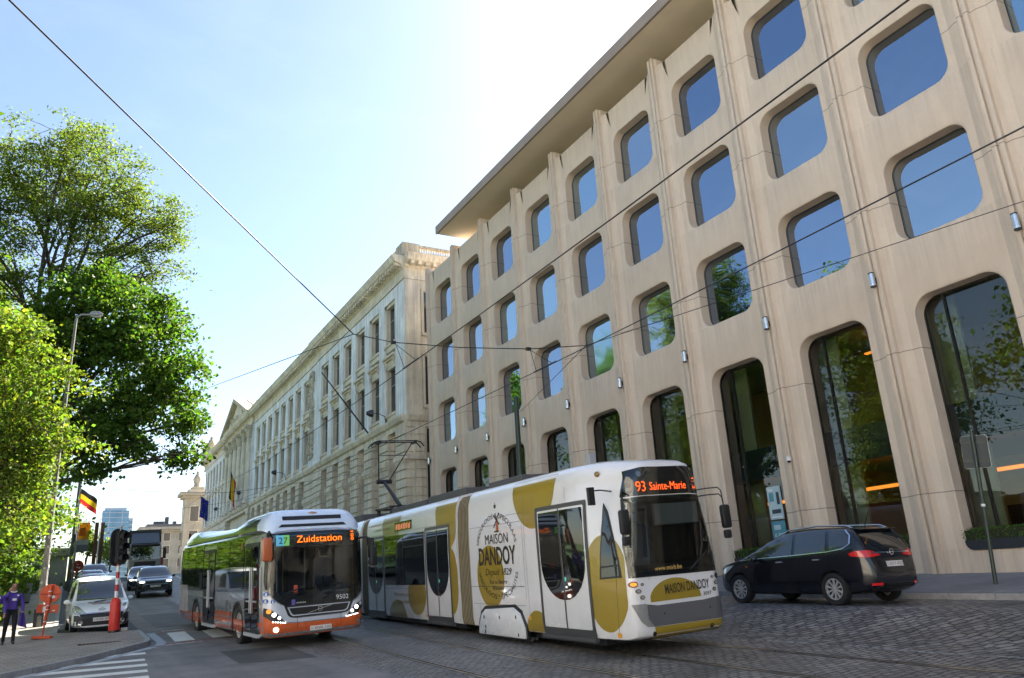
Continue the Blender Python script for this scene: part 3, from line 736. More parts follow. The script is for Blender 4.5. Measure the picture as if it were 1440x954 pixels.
# posters inside a window pane
def put_poster(name, y, z0, z1, w_, bg, items, label, cat='poster'):
    x = XF + .70
    t = empty(name, (x, y, z0), label, cat)
    b = MB(); b.box(0, .012, -w_ / 2, w_ / 2, 0, z1 - z0); b.build('sheet', bg, t)
    M = Matrix(((0, 0, -1, -.004), (-1, 0, 0, w_ / 2), (0, 1, 0, 0), (0, 0, 0, 1)))
    for s, a, c, ww, hh, mm in items:
        sign_text('lettering', s, M @ Matrix.Translation((a, c, 0)), ww, hh, mm, t) if s else MB().add([M @ Vector(p) for p in ((a, c, .001), (a + ww, c, .001), (a + ww, c + hh, .001), (a, c + hh, .001))], [(0, 1, 2, 3)]).build('print', mm, t)
    return t
M_WHITE = mat('white_print', (.75, .77, .78), .5); M_INK = mat('dark_print', (.03, .05, .07), .5); M_TEAL = mat('teal_print', (.08, .27, .36), .5); M_PALE = mat('pale_blue_print', (.42, .56, .62), .5)
yp = YF - 6.62 * S
put_poster('poster', yp, 1.62, 2.75, .62, M_PALE, [(None, .08, .62, .2, .3, M_TEAL), (None, .4, .5, .13, .42, M_INK), (None, .12, .2, .4, .14, M_INK), (None, .05, .06, .5, .05, M_WHITE), (None, .06, .98, .22, .06, M_WHITE)],
           'pale blue poster with small drawings behind a tall office window, upper of two')
put_poster('poster', yp, .75, 1.56, .62, M_TEAL, [('K-POP', .1, .26, .46, .15, M_WHITE), (None, .1, .15, .44, .05, M_WHITE), (None, .1, .52, .3, .16, M_PALE)],
           'teal poster lettered in white behind a tall office window, lower of two')
# a big dark ball on show in the lobby
t = empty('lobby_sphere', (XF + 2.6, YF - 9.55 * S, .05), 'large dark blue ball on a low stand inside the lobby', 'sculpture')
b = MB(); b.ball((0, 0, 1.75), 1.15, 40, 28); b.build('ball', mat('blue_ball', (.02, .045, .12), .3, vary=.4, vscale=1.2), t, sm=60)
b = MB(); b.lathe([(0, 0), (.5, 0), (.42, .62), (0, .62)], n=24); b.build('stand', M_FRAME, t, sm=40)
# ------------------------------------------------------------------ the long neoclassical building
XM, YM = 20.234, 51.0
def stone(name, col, streak=.18):
    m = mat(name, col, .85, vary=.22, vscale=.45, bump=.2, bscale=25)
    N, L, P = nodes_of(m)
    tc = N.new('ShaderNodeTexCoord'); mp = N.new('ShaderNodeMapping'); mp.inputs['Scale'].default_value = (2.5, 2.5, .15); L.new(tc.outputs['Object'], mp.inputs['Vector'])
    nz = N.new('ShaderNodeTexNoise'); nz.inputs['Scale'].default_value = 2; nz.inputs['Detail'].default_value = 6; L.new(mp.outputs['Vector'], nz.inputs['Vector'])
    mr = N.new('ShaderNodeMapRange'); mr.inputs['From Min'].default_value = .35; mr.inputs['From Max'].default_value = .65; mr.inputs['To Min'].default_value = 1 - streak; mr.inputs['To Max'].default_value = 1 + streak; L.new(nz.outputs['Fac'], mr.inputs['Value'])
    old = P.inputs['Base Color'].links[0].from_socket
    hs = N.new('ShaderNodeHueSaturation'); L.new(old, hs.inputs['Color']); L.new(mr.outputs['Result'], hs.inputs['Value']); L.new(hs.outputs['Color'], P.inputs['Base Color'])
    return m
M_ST1 = stone('sky_lit_stone', (.70, .71, .72)); M_ST2 = stone('cream_stone', (.64, .57, .46)); M_ST3 = stone('weathered_stone', (.46, .40, .31), .28)  # first stone is for the pilasters: sky light put into its paler, bluer colour
M_DARKGLASS = mat('dark_window_glass', (.03, .034, .04), .08, spec=.8)
M_BLACK = mat('black_paint', (.012, .012, .013), .45)
mus = empty('museum_building', (XM, YM, 0), 'long pale neoclassical building with pilasters, heavy cornice and a pediment', 'building')
def put(mb, name, m, parent=mus, o=(XM, YM), **k):
    mb.v = [(x - o[0], y - o[1], z) for x, y, z in mb.v]
    return mb.build(name, m, parent, **k)
ZS, ZT = 11.9, 22.45                              # string course, underside of the cornice
YPAV, YMID, YPORT, YEND = 75.0, 106.0, 124.0, 150.0
SECT = [(YM, YPAV, XM), (YPAV, YMID, XM + .12), (YMID, YPORT, XM - .12), (YPORT, YEND, XM + .12)]
core = MB()
for a, b, x in SECT:
    core.box(x + .5, 42, a + .003, b, 11.3 if a == YM else -2, ZT + .6)
core.box(XM + 1.5, 42, YM + .5, YPAV, -2, 11.299)
put(core, 'wall', M_ST2)
bays = [(YM + 2.05 + 3.58 * k, YM + 2.05 + 3.58 * k + 2.4, XM) for k in range(6)]
bays += [(78.3 + 3.42 * k, 78.3 + 3.42 * k + 2.25, XM + .12) for k in range(8)]
pbays = [(107.6 + 3.3 * k, 107.6 + 3.3 * k + 2.0, XM - .12) for k in range(5)]
wbays = [(125.4 + 3.05 * k, 125.4 + 3.05 * k + 1.9, XM + .12) for k in range(8)]
bays += pbays + wbays
edges = sorted(bays)
def near(mb, a, b, z0, z1, x, t=.45): mb.box(x, x + t, a, b, z0, z1)
pil = MB(); prev = YM
for i, (a, b, x) in enumerate(edges):
    s = max((q for q in SECT if q[0] <= a), key=lambda q: q[0])
    lo_ = max(prev, s[0]); near(pil, lo_ + .004, a, ZS, ZT - .02, x, .49)
    nxt = edges[i + 1][0] if i + 1 < len(edges) else YEND
    if nxt > s[1]: near(pil, b, s[1] - .004, ZS, ZT - .02, x, .49); prev = s[1]
    else: prev = b
    near(pil, a, b, 21.58, ZT - .02, x + .003, .48)      # head of the bay
put(pil, 'pilaster_front', M_ST1)
# windows of a bay: frame, pane, hood, sill
def bay_window(w_, h, top):
    b = MB(); f = .26
    b.box(.12, .5, -w_ / 2, -w_ / 2 + f, 0, h); b.box(.12, .5, w_ / 2 - f, w_ / 2, 0, h); b.box(.12, .5, -w_ / 2, w_ / 2, h - f, h)
    b.box(.02, .5, -w_ / 2 - .06, w_ / 2 + .06, h, h + .16) if top else b.box(-.22, .5, -w_ / 2 + .02, w_ / 2 - .02, h + .55, h + .72)
    if not top:
        b.box(-.06, .5, -w_ / 2 + .06, w_ / 2 - .06, h + .4, h + .55); b.box(.1, .5, -w_ / 2 + .12, w_ / 2 - .12, h, h + .4)
        for s in (-1, 1): b.prism([(.1, h - .1), (-.15, h + .4), (.1, h + .4)], 'Y', s * (w_ / 2 - .32) - .12, s * (w_ / 2 - .32) + .12)
    b.box(-.05, .5, -w_ / 2 + .05, w_ / 2 - .05, -.2, 0)
    b.box(.05, .5, -w_ / 2 + .12, w_ / 2 - .12, -.62, -.2)
    return b
def bay_pane(w_, h):
    b = MB(); b.box(.465, .49, -w_ / 2 + .25, w_ / 2 - .25, 0, h - .25); return b
def bay_bars(w_, h):
    b = MB(); b.box(.435, .464, -.04, .04, 0, h - .25); b.box(.435, .464, -w_ / 2 + .25, w_ / 2 - .25, h * .6, h * .6 + .08)
    for s in (-1, 1): b.box(.43, .464, s * (w_ / 2 - .29) - .05, s * (w_ / 2 - .29) + .05, 0, h - .25)
    return b
M_SASH = mat('grey_window_bars', (.3, .29, .27), .6)
cache = {}
for a, b, x in bays:
    w_ = round(b - a - .02, 2)
    for z0, h, top in ((18.25, 3.3, True), (12.7, 3.8, False)):
        key = (w_, top)
        if key not in cache: cache[key] = (finish(bay_window(w_, h, top).mesh('window'), M_ST2), finish(bay_pane(w_, h).mesh('pane'), M_DARKGLASS), finish(bay_bars(w_, h).mesh('bars'), M_SASH))
        f = link('window', cache[key][0], mus); f.location = (x - XM, (a + b) / 2 - YM, z0)
        link('pane', cache[key][1], f)
        if a < 106: link('bars', cache[key][2], f)
# entablature, dentils, parapet
ent = MB(); par = MB(); den = MB()
prof = [(0, ZT), (-.1, ZT), (-.1, ZT + .25), (-.03, ZT + .3), (-.03, ZT + .85), (-.22, ZT + 1.0), (-.22, ZT + 1.15), (-.75, ZT + 1.35), (-.85, ZT + 1.6), (-.95, ZT + 1.85), (.5, ZT + 1.9), (.5, ZT)]
for a, b, x in SECT:
    ent.prism([(x + p, z) for p, z in prof], 'Y', a - (.0 if a > YM else .0), b)
    y = a + .2
    while y < b - .2:
        den.box(x - .68, x - .05, y, y + .28, ZT + 1.04, ZT + 1.33); y += .62
    par.box(x - .1, x + .25, a, b, ZT + 1.9, ZT + 2.35); par.box(x - .14, x + .3, a, b, ZT + 2.35, ZT + 2.5)
    y = a + 1.2
    while y < b - 1 and not (a == YMID):
        par.box(x - .2, x + .34, y - .55, y + .55, ZT + 1.9, ZT + 2.72); y += 3.5
# cornice returning along the end wall (profile runs in y, wall face looks towards -y)
ent.prism([(YM + p, z) for p, z in prof[:-2] + [(-.001, ZT + 1.9), (-.001, ZT)]], 'X', XM - .02, 27)
for k in range(9): den.box(XM + .3 + k * .62, XM + .58 + k * .62, YM - .68, YM - .05, ZT + 1.04, ZT + 1.33)
n_ = len(ent.v); ent.v += den.v; ent.f += [tuple(i + n_ for i in f) for f in den.f]; ent.mi += den.mi
put(ent, 'cornice', M_ST2)
par.box(XM - .15, XM + 1.2, YM - .15, YM + 1.3, ZT + 1.9, ZT + 2.95)
par.box(XM + 1.2, 27, YM - .1, YM + .25, ZT + 1.9, ZT + 2.1); par.box(XM + 1.2, 27, YM - .14, YM + .29, ZT + 2.7, ZT + 2.88)
put(par, 'parapet', M_ST3)
bal = MB()
for k in range(26): bal.lathe([(.05, 2.1), (.09, 2.2), (.1, 2.3), (.05, 2.5), (.07, 2.7)], (XM + 1.32 + k * .2, YM + .08, ZT), n=8)
put(bal, 'balustrade', M_ST2, sm=50)
# string course and base storey with banded piers
st = MB(); pf = [(.5, 11.1), (-.12, 11.1), (-.12, 11.45), (-.3, 11.55), (-.42, 11.85), (-.42, 11.95), (.5, 12.0)]
for a, b, x in SECT: st.prism([(x + p, z) for p, z in pf], 'Y', a, b)
st.prism([(YM + p, z) for p, z in pf[1:-1] + [(-.002, 12.0), (-.002, 11.1)]], 'X', XM - .02, 27)
put(st, 'string_course', M_ST2)
midb = MB()
def banded(x, a, b, z1=11.1, z0=-2):
    pier = MB(); dp = 1.02 if x == XM else 0
    z = z1; k = 0
    while z > z0:
        h = .62; g = .1
        pier.box(x - .18, x + .55 + dp, a, b, z - h + g, z); pier.box(x - .02, x + .5 + dp, a + .1, b - .1, z - h, z - h + g - .001); z -= h; k += 1
    pier.box(x - .34, x + .5, a - .1, b + .1, 8.75, 9.1); pier.box(x - .26, x + .5, a - .05, b + .05, 8.55, 8.75)
    put(pier, 'pier', M_ST2)
pr = [(YM, 52.75)] + [(54.55 + 3.52 * k, 56.3 + 3.52 * k) for k in range(5)] + [(72.2, 75.0)]
for a, b in pr: banded(XM, a, b)
for k in range(9): banded(XM + .12, 77.4 + 3.42 * k - (2.4 if k == 0 else 0), 78.9 + 3.42 * k)
banded(XM - .12, 106, 107.5); banded(XM - .12, 122.4, 124); banded(XM + .12, 124.05, 150)
# end wall facing the office: banding continues
pier = MB()
for z in [11.1 - .62 * k for k in range(21)]:
    pier.box(XM + .56, XM + 1.35, YM - .18, YM + .5, z - .52, z); pier.box(XM + .5, XM + 1.3, YM - .08, YM + .5, z - .62, z - .521)
pier.box(XM - .3, XM + 1.5, YM - .34, YM + .3, 8.752, 9.098)
put(pier, 'corner_pier', M_ST2)
# back wall of the openings, with tall dark windows
for k in range(7):
    y = 53.2 + 3.52 * k
    if y > 73: break
    op = MB(); op.box(XM + 1.42, XM + 1.49, y + .1, y + 1.3, -2, 10.4); put(op, 'door_opening', M_DARKGLASS)
for k in range(8):
    arch = MB()
    y = 78.95 + 3.42 * k; c = y + .95
    pts = [(y, -2), (y + 1.9, -2), (y + 1.9, 8.8)] + [(c + .95 * math.cos(R(t)), 8.8 + .95 * math.sin(R(t))) for t in range(15, 180, 15)] + [(y, 8.8)]
    arch.add([(XM + .60, p, q) for p, q in pts], [tuple(range(len(pts)))])
    put(arch, 'arched_opening', M_DARKGLASS)
# end-wall windows
for z0, z1 in ((18.3, 21.5), (12.8, 16.4), (9.3, 11.0), (1, 8.4)):
    ew = MB(); ep = MB(); ep.box(XM + 1.52, XM + 2.1, YM - .05, YM + .02, z0, z1)
    ew.box(XM + 1.3, XM + 1.5, YM - .12, YM + .02, z0 - .1, z1 + .1); ew.box(XM + 1.3, XM + 3, YM - .14, YM + .02, z1 + .1, z1 + .25); ew.box(XM + 1.3, XM + 3, YM - .2, YM + .02, z0 - .3, z0 - .1)
    f = put(ew, 'window', M_ST2); put(ep, 'pane', M_DARKGLASS, f)
ew = MB(); ew.box(XM - .002, XM + 1.28, YM - .06, YM + .02, 12.01, ZT - .02); put(ew, 'corner_pilaster', M_ST2)
# carved panel between pavilion and wing
cp = MB(); r9 = random.Random(4)
for k in range(150):
    y, z = 76.3 + r9.random() * 1.5, 13 + r9.random() * 8.9
    cp.ball((XM + .1, y, z), (.16 + .1 * r9.random(), .1 + .2 * r9.random(), .12 + .22 * r9.random()), 7, 5)
put(cp, 'carved_relief', M_ST3, sm=60)
# half columns of the frontispiece, pediment
for k in range(6):
    cl = MB(); cc = MB(); y = 106.85 + 3.3 * k
    cl.lathe([(.62, ZS + .1), (.62, ZS + .5), (.5, ZS + .6), (.48, 16), (.42, 20.6)], (XM - .25, y, 0), n=16)
    cc.lathe([(.42, 20.6), (.6, 21.0), (.5, 21.3), (.75, 21.7), (.78, 21.9)], (XM - .25, y, 0), n=12); cc.box(XM - 1.05, XM + .3, y - .8, y + .8, 21.9, 22.3)
    c_ = put(cl, 'column', M_ST2, sm=50); put(cc, 'capital', M_ST3, c_, sm=50)
pd = MB(); ya, yb, ym = 108.0, 128.0, 118.0
pd.prism([(ya, 24.1), (yb, 24.1), (ym, 28.0)], 'X', XM - .1, XM + 1.0)
put(pd, 'pediment', M_ST2)
pr2 = MB()
for s, y in ((1, ya), (-1, yb)):
    pr2.add([(XM + dx, y + s * dy, z) for dx in (-.8, .6) for dy, z in ((-.9, 24.05), (-.9, 24.6), (10, 28.65), (10, 28.05))], [(0, 1, 2, 3), (7, 6, 5, 4), (0, 4, 5, 1), (1, 5, 6, 2), (2, 6, 7, 3), (3, 7, 4, 0)])
put(pr2, 'raking_cornice', M_ST3)
pc = MB()
for k in range(40): pc.ball((XM - .1, 112 + r9.random() * 12, 24.5 + r9.random() * 2.0 ** r9.random()), (.25, .35, .4), 7, 5)
put(pc, 'pediment_relief', M_ST3, sm=60)
rg = MB()
rg.add([(XM + x_, y, z) for x_ in (.9, 20) for y, z in ((ya - 1, 24.4), (ym, 28.5), (yb + 1, 24.4))], [(0, 1, 4, 3), (1, 2, 5, 4)])
for k in range(12): 
    x_ = XM + 1.2 + k * 1.3
    rg.bar((x_, ya - 1, 24.45), (x_, ym, 28.55), .1)
put(rg, 'gable_roof', mat('zinc_roof', (.36, .33, .28), .5, vary=.15, vscale=.8))
# roof-line statues on the far wing
for y in (143, 148.6):
    sm_ = MB(); sm_.lathe([(.9, 0), (.9, .8), (.55, .9), (.75, 1.8), (.5, 2.6), (.28, 2.8), (.32, 3.1), (0, 3.4)], (XM + .1, y, ZT + 1.9), n=10); put(sm_, 'roof_statue', M_ST3, sm=60)
fp = MB(); fp.tube([(XM - .3, 58.4, 12.0), (XM - 3.6, 60.2, 17.2)], [.07, .045], 8); put(fp, 'flagpole', M_BLACK, sm=50)

# ------------------------------------------------------------------ floodlights on arms
def floodlight(x, y, z, label):
    t = empty('floodlight', (x, y, z), label, 'lamp', 'floodlights on the pale facade')
    b = MB(); b.tube([(0, 0, -.55), (-.1, 0, -.2), (-.55, .05, .0), (-1.1, .1, .02)], .03, 8); b.box(-.03, .05, -.1, .1, -.8, -.4); b.build('arm', M_BLACK, t, sm=50)
    b = MB(); b.lathe([(.02, -.32), (.14, -.28), (.24, -.05), (.3, .18), (0, .2)], (-1.2, .12, .0), axis='X', n=14); b.build('head', mat('floodlight_grey', (.05, .055, .065), .35, metal=.5), t, sm=50)
floodlight(XM, 55.2, 12.9, 'dark floodlight on an arm nearest the corner of the pale building')
floodlight(XM + .1, 87.5, 13.2, 'dark floodlight on an arm between the lower windows of the pale building')
floodlight(XM - .1, 107, 13.4, 'small dark floodlight on an arm beside the columns of the pale building')
floodlight(XM + .1, 126.5, 13.4, 'smallest dark floodlight beyond the flag on the pale building')

# ------------------------------------------------------------------ flags
def flag(name, base, top, cloth0, w_, h, cols, label, sway=.35, droop=.25, wave=.25, dx=1.0, dy=.0, vertical=False, seed=0, emblem=None, hang=False):
    t = empty(name, base, label, 'flag')
    b = MB(); bx = Vector(base); tp = Vector(top) - bx
    b.tube([(0, 0, 0), tp], [.05, .035], 8); b.ball(tp, .08, 8, 6); b.build('pole', mat('flag_pole_paint', (.25, .25, .26), .4), t, sm=50)
    c0 = Vector(cloth0) - bx; d = (-tp).normalized()
    ph = seed * 1.3
    def P_(u, v):                                  # u along the fly, v down the hoist
        p = c0 + d * (v * h)
        x = u * w_
        if hang: return c0 + Vector((x * .62 + .07 * math.sin(9 * u + 4 * v), wave * math.sin(8 * u + ph), -v * h - droop * u * (.6 + .4 * u)))
        return p + Vector((dx * x * (1 - sway * .3 * u), dy * x + wave * math.sin(5.5 * u + 2 * v + ph) * (.25 + u), -droop * x * (1 + .6 * u) + .05 * math.sin(7 * u + ph)))
    k = len(cols)
    V_ = []; F_ = []; MI = []
    nu, nv = 18, 12
    for j in range(nv + 1):
        for i in range(nu + 1): V_.append(P_(i / nu, j / nv))
    for j in range(nv):
        for i in range(nu):
            F_.append((j * (nu + 1) + i, j * (nu + 1) + i + 1, (j + 1) * (nu + 1) + i + 1, (j + 1) * (nu + 1) + i))
            MI.append(min(k - 1, int((i + .5) / nu * k)) if vertical else min(k - 1, int((j + .5) / nv * k)))
    me_ = bpy.data.meshes.new('cloth'); me_.from_pydata(V_, [], F_); me_.polygons.foreach_set('material_index', MI)
    cl_ = link('cloth', finish(me_, cols, 80), t)
    if emblem:
        sb = MB()
        for q in range(12):
            a = R(30 * q); pts = []
            for e in range(10):
                rr = .09 if e % 2 == 0 else .04
                u = .5 + (.26 * math.sin(a) * h / w_) + rr * math.sin(R(36 * e)) / w_; v = .5 - .26 * math.cos(a) - rr * math.cos(R(36 * e)) / h
                pts.append(P_(u, v) + Vector((0, -.02, 0)))
            sb.add(pts, [tuple(range(10))])
        sb.build('stars', emblem, cl_)
    return t
def cloth(name, c):
    m = mat(name, c, .75); N, L, P = nodes_of(m); tr = N.new('ShaderNodeBsdfTranslucent'); tr.inputs['Color'].default_value = (*c, 1); mx = N.new('ShaderNodeMixShader'); mx.inputs[0].default_value = .45
    L.new(P.outputs[0], mx.inputs[1]); L.new(tr.outputs[0], mx.inputs[2]); L.new(mx.outputs[0], N['Material Output'].inputs['Surface']); return m
C_BLK, C_YEL, C_RED, C_BLU = cloth('black_cloth', (.02, .02, .022)), cloth('yellow_cloth', (.75, .5, .02)), cloth('red_cloth', (.5, .03, .03)), cloth('blue_cloth', (.015, .03, .22))
flag('flag', (.45, 60, G(.45, 60)), (.38, 60, 8.7), (.42, 59.98, 7.7), 1.15, 1.0, [C_BLK, C_YEL, C_RED], 'black, yellow and red striped flag on a thin pole beside the trees', droop=.4, seed=1, wave=.18)
flag('flag', (20.3, 143, 12.0), (19.0, 143, 17.3), (19.05, 142.95, 17.2), 2.3, 3.4, [C_BLU], 'dark blue flag with a ring of yellow stars hanging beyond the roof of the bus', droop=.9, wave=.2, seed=2, emblem=C_YEL, hang=True)
flag('flag', (20.0, 110, 11.6), (18.3, 110, 16.6), (18.2, 109.95, 16.5), 1.25, 3.4, [C_BLK, C_YEL, C_RED], 'black, yellow and red flag hanging limp from the columned front', droop=1.6, wave=.16, seed=4, vertical=True, hang=True)

# ------------------------------------------------------------------ buildings farther off
def block(name, x0, x1, y0, y1, z0, z1, m, label, cols, rows, zlo, zhi, roofm, cornice=.5, dormers=0, sides=('Y', 'X'), wf=.5, hf=.6):
    t = empty(name, (x0, y0, z0), label, 'building')
    b = MB(); b.box(0, x1 - x0, 0, y1 - y0, 0, z1 - z0); b.build('wall', m, t)
    fr_, pn_ = MB(), None
    def win(cx, cy, cz, w_, h, ax):
        b = MB(); f = w_ * .14
        if ax == 'Y': b.box(cx - w_ / 2 - f, cx + w_ / 2 + f, -.08, .02, cz - f, cz + h + f)
        else: b.box(-.08, .02, cy - w_ / 2 - f, cy + w_ / 2 + f, cz - f, cz + h + f)
        o_ = b.build('window', M_ST2, t); p = MB()
        if ax == 'Y': p.box(cx - w_ / 2, cx + w_ / 2, -.1, -.075, cz, cz + h)
        else: p.box(-.1, -.075, cy - w_ / 2, cy + w_ / 2, cz, cz + h)
        p.build('pane', M_DARKGLASS, o_)
    for r in range(rows):
        H_ = (zhi - zlo) / rows; cz = zlo + H_ * r + H_ * (1 - hf) / 2 - z0
        if 'Y' in sides:
            for c in range(cols): W_ = (x1 - x0) / cols; win(W_ * (c + .5), 0, cz, W_ * wf * .8, H_ * hf, 'Y')
        if 'X' in sides:
            n_ = max(2, int((y1 - y0) / 4))
            for c in range(n_): W_ = (y1 - y0) / n_; win(0, W_ * (c + .5), cz, W_ * wf * .7, H_ * hf, 'X')
    b = MB(); b.box(-cornice, x1 - x0 + cornice, -cornice, y1 - y0 + cornice, z1 - z0, z1 - z0 + .6); b.box(-cornice * .5, x1 - x0 + cornice * .5, -cornice * .5, y1 - y0 + cornice * .5, z1 - z0 - .5, z1 - z0 - .002)
    b.build('cornice', m, t)
    b = MB(); b.box(.6, x1 - x0 - .6, .6, y1 - y0 - .6, z1 - z0 + .602, z1 - z0 + 1.3); b.build('roof', roofm, t)
    return t
M_FARST = stone('far_cream_stone', (.5, .44, .35), .08); M_SLATE = mat('slate', (.08, .085, .1), .6)
b1 = block('corner_building', 19.3, 34, 166, 169.5, G(20, 166) - 1, 20.2, M_FARST, 'pale corner building with a roof statue past the end of the columned facade', 4, 3, 5, 19, M_FARST, 1.0)
s_ = MB(); s_.box(1.2, 3.6, .8, 3, 16.6, 18.2); s_.lathe([(.8, 18.2), (.6, 18.8), (.9, 19.8), (.5, 20.6), (.3, 20.9), (.3, 21.3), (0, 21.6)], (2.3, 1.8, 0), n=10); s_.build('statue', M_ST3, b1, sm=60)
b2 = block('palace_building', 14.6, 34, 196, 225, G(18, 196) - 1, 16.2, M_FARST, 'low cream building closing off the far end of the street', 6, 3, 7.5, 16, M_SLATE, 1.0, wf=.5)
c_ = MB()
for x_, w_, h in ((2.2, 2.2, 2.0), (4.6, .7, 3.0), (6.3, .7, 2.0)): c_.box(x_, x_ + w_, 3, 5, 10.6, 11.9 + h)
c_.build('chimney', M_SLATE, b2)
# glass office tower
tw = empty('glass_tower', (13.2, 430, 5), 'tall blue glass office tower rising beyond the end of the street', 'building')
M_TG = mat('tower_glass', (.16, .27, .4), .15, metal=.6, vary=.25, vscale=.12); M_TM = mat('tower_mullion', (.55, .6, .66), .5)
b = MB(); b.box(0, 11.6, 0, 14, 0, 40); b.build('glass_front', M_TG, tw); b = MB(); b.box(11.6, 13.6, 1, 13, 0, 36.5); b.build('side_wing', M_TM, tw)
b = MB()
for k in range(17): b.box(-.06, 11.66, -.12, 14.1, 2 + k * 2.3, 2.35 + k * 2.3)
b.box(3.0, 3.3, -.14, 0, 0, 40); b.box(8.6, 8.9, -.14, 0, 0, 40); b.build('floor_bands', M_TM, tw)
b = MB(); b.box(1, 10.5, 2, 12, 40, 41.5); b.tube([(6, 6, 41), (6, 6, 45)], .12, 6); b.build('roof', M_TM, tw)
for k in range(15):
    b = MB(); b.box(11.7, 13.5, .9, .999, 3 + k * 2.2, 4.2 + k * 2.2); b.build('wing_window', M_TG, tw)
# ------------------------------------------------------------------ the sunlit side of the crossing, behind and left of the photographer (unseen; added to bounce sun and to mirror in the office glass)
M_PLASTER = stone('pale_plaster', (.72, .68, .60), .06)
strip('bounce_plaza', -75, -4.5, -75, 20.0, mat('pale_gravel', (.46, .42, .36), .9, vary=.15, vscale=.8, bump=.3, bscale=60), .03)  # unseen pale ground, added to bounce sun onto the office front
strip('park_path', -75, -3.6, 33, 150, mat('park_lawn', (.075, .12, .035), .95, vary=.3, vscale=.7, bump=.6, bscale=40), KERB + .004)
def town_house(y0, y1, h, label, x=-24, turn=False, wall_m=None):
    t = empty('town_house', Matrix.Translation((x, y1 if turn else y0, G(x, y0) - .6)) @ Matrix.Rotation(math.pi if turn else 0, 4, 'Z'), label, 'building', 'pale houses across the crossing')
    L_ = y1 - y0
    b = MB(); b.box(-12, 0, 0, L_, 0, h); b.build('wall', wall_m or M_PLASTER, t)
    b = MB(); b.box(-12.3, .45, -.0, L_, h - .6, h - .1); b.box(-12.2, .25, .001, L_ - .001, h - 1.0, h - .601); b.build('cornice', M_ST1, t)
    b = MB(); b.prism([(-12, h - .09), (0, h - .09), (-2.5, h + 2.6), (-9.5, h + 2.6)], 'Y', .05, L_ - .05); b.build('roof', M_SLATE, t)
    n = max(3, round(L_ / 3.2)); pw = L_ / n; rows = int((h - 1.5) / 3.7)
    for r in range(rows):
        for c in range(n):
            cy, cz = pw * (c + .5), 1.6 + r * 3.7
            f = MB(); f.box(0, .1, cy - .75, cy + .75, cz - .15, cz + 2.35); o = f.build('window', M_ST1, t)
            p = MB(); p.box(.1, .115, cy - .55, cy + .55, cz, cz + 2.2); p.build('pane', M_DARKGLASS, o)
town_house(-74, -48, 17, 'pale plastered house added to bounce sunlight, farthest behind the photographer')
town_house(-48, -26, 20, 'pale plastered house added to bounce sunlight, second along the far side of the crossing')
town_house(-26, -6, 18, 'pale plastered house added to bounce sunlight, third along the far side of the crossing')
town_house(-6, 14, 21, 'pale plastered house added to bounce sunlight, nearest the trees across the crossing')
town_house(-24, -7, 19, 'weathered stone house next to the office, behind the photographer', 21.5, True, M_ST3)
town_house(-42, -24.1, 16, 'cream stone house second down the street behind the photographer', 21.5, True, M_ST2)
town_house(-66, -42.1, 21, 'weathered stone house third down the street behind the photographer', 21.5, True, M_ST3)
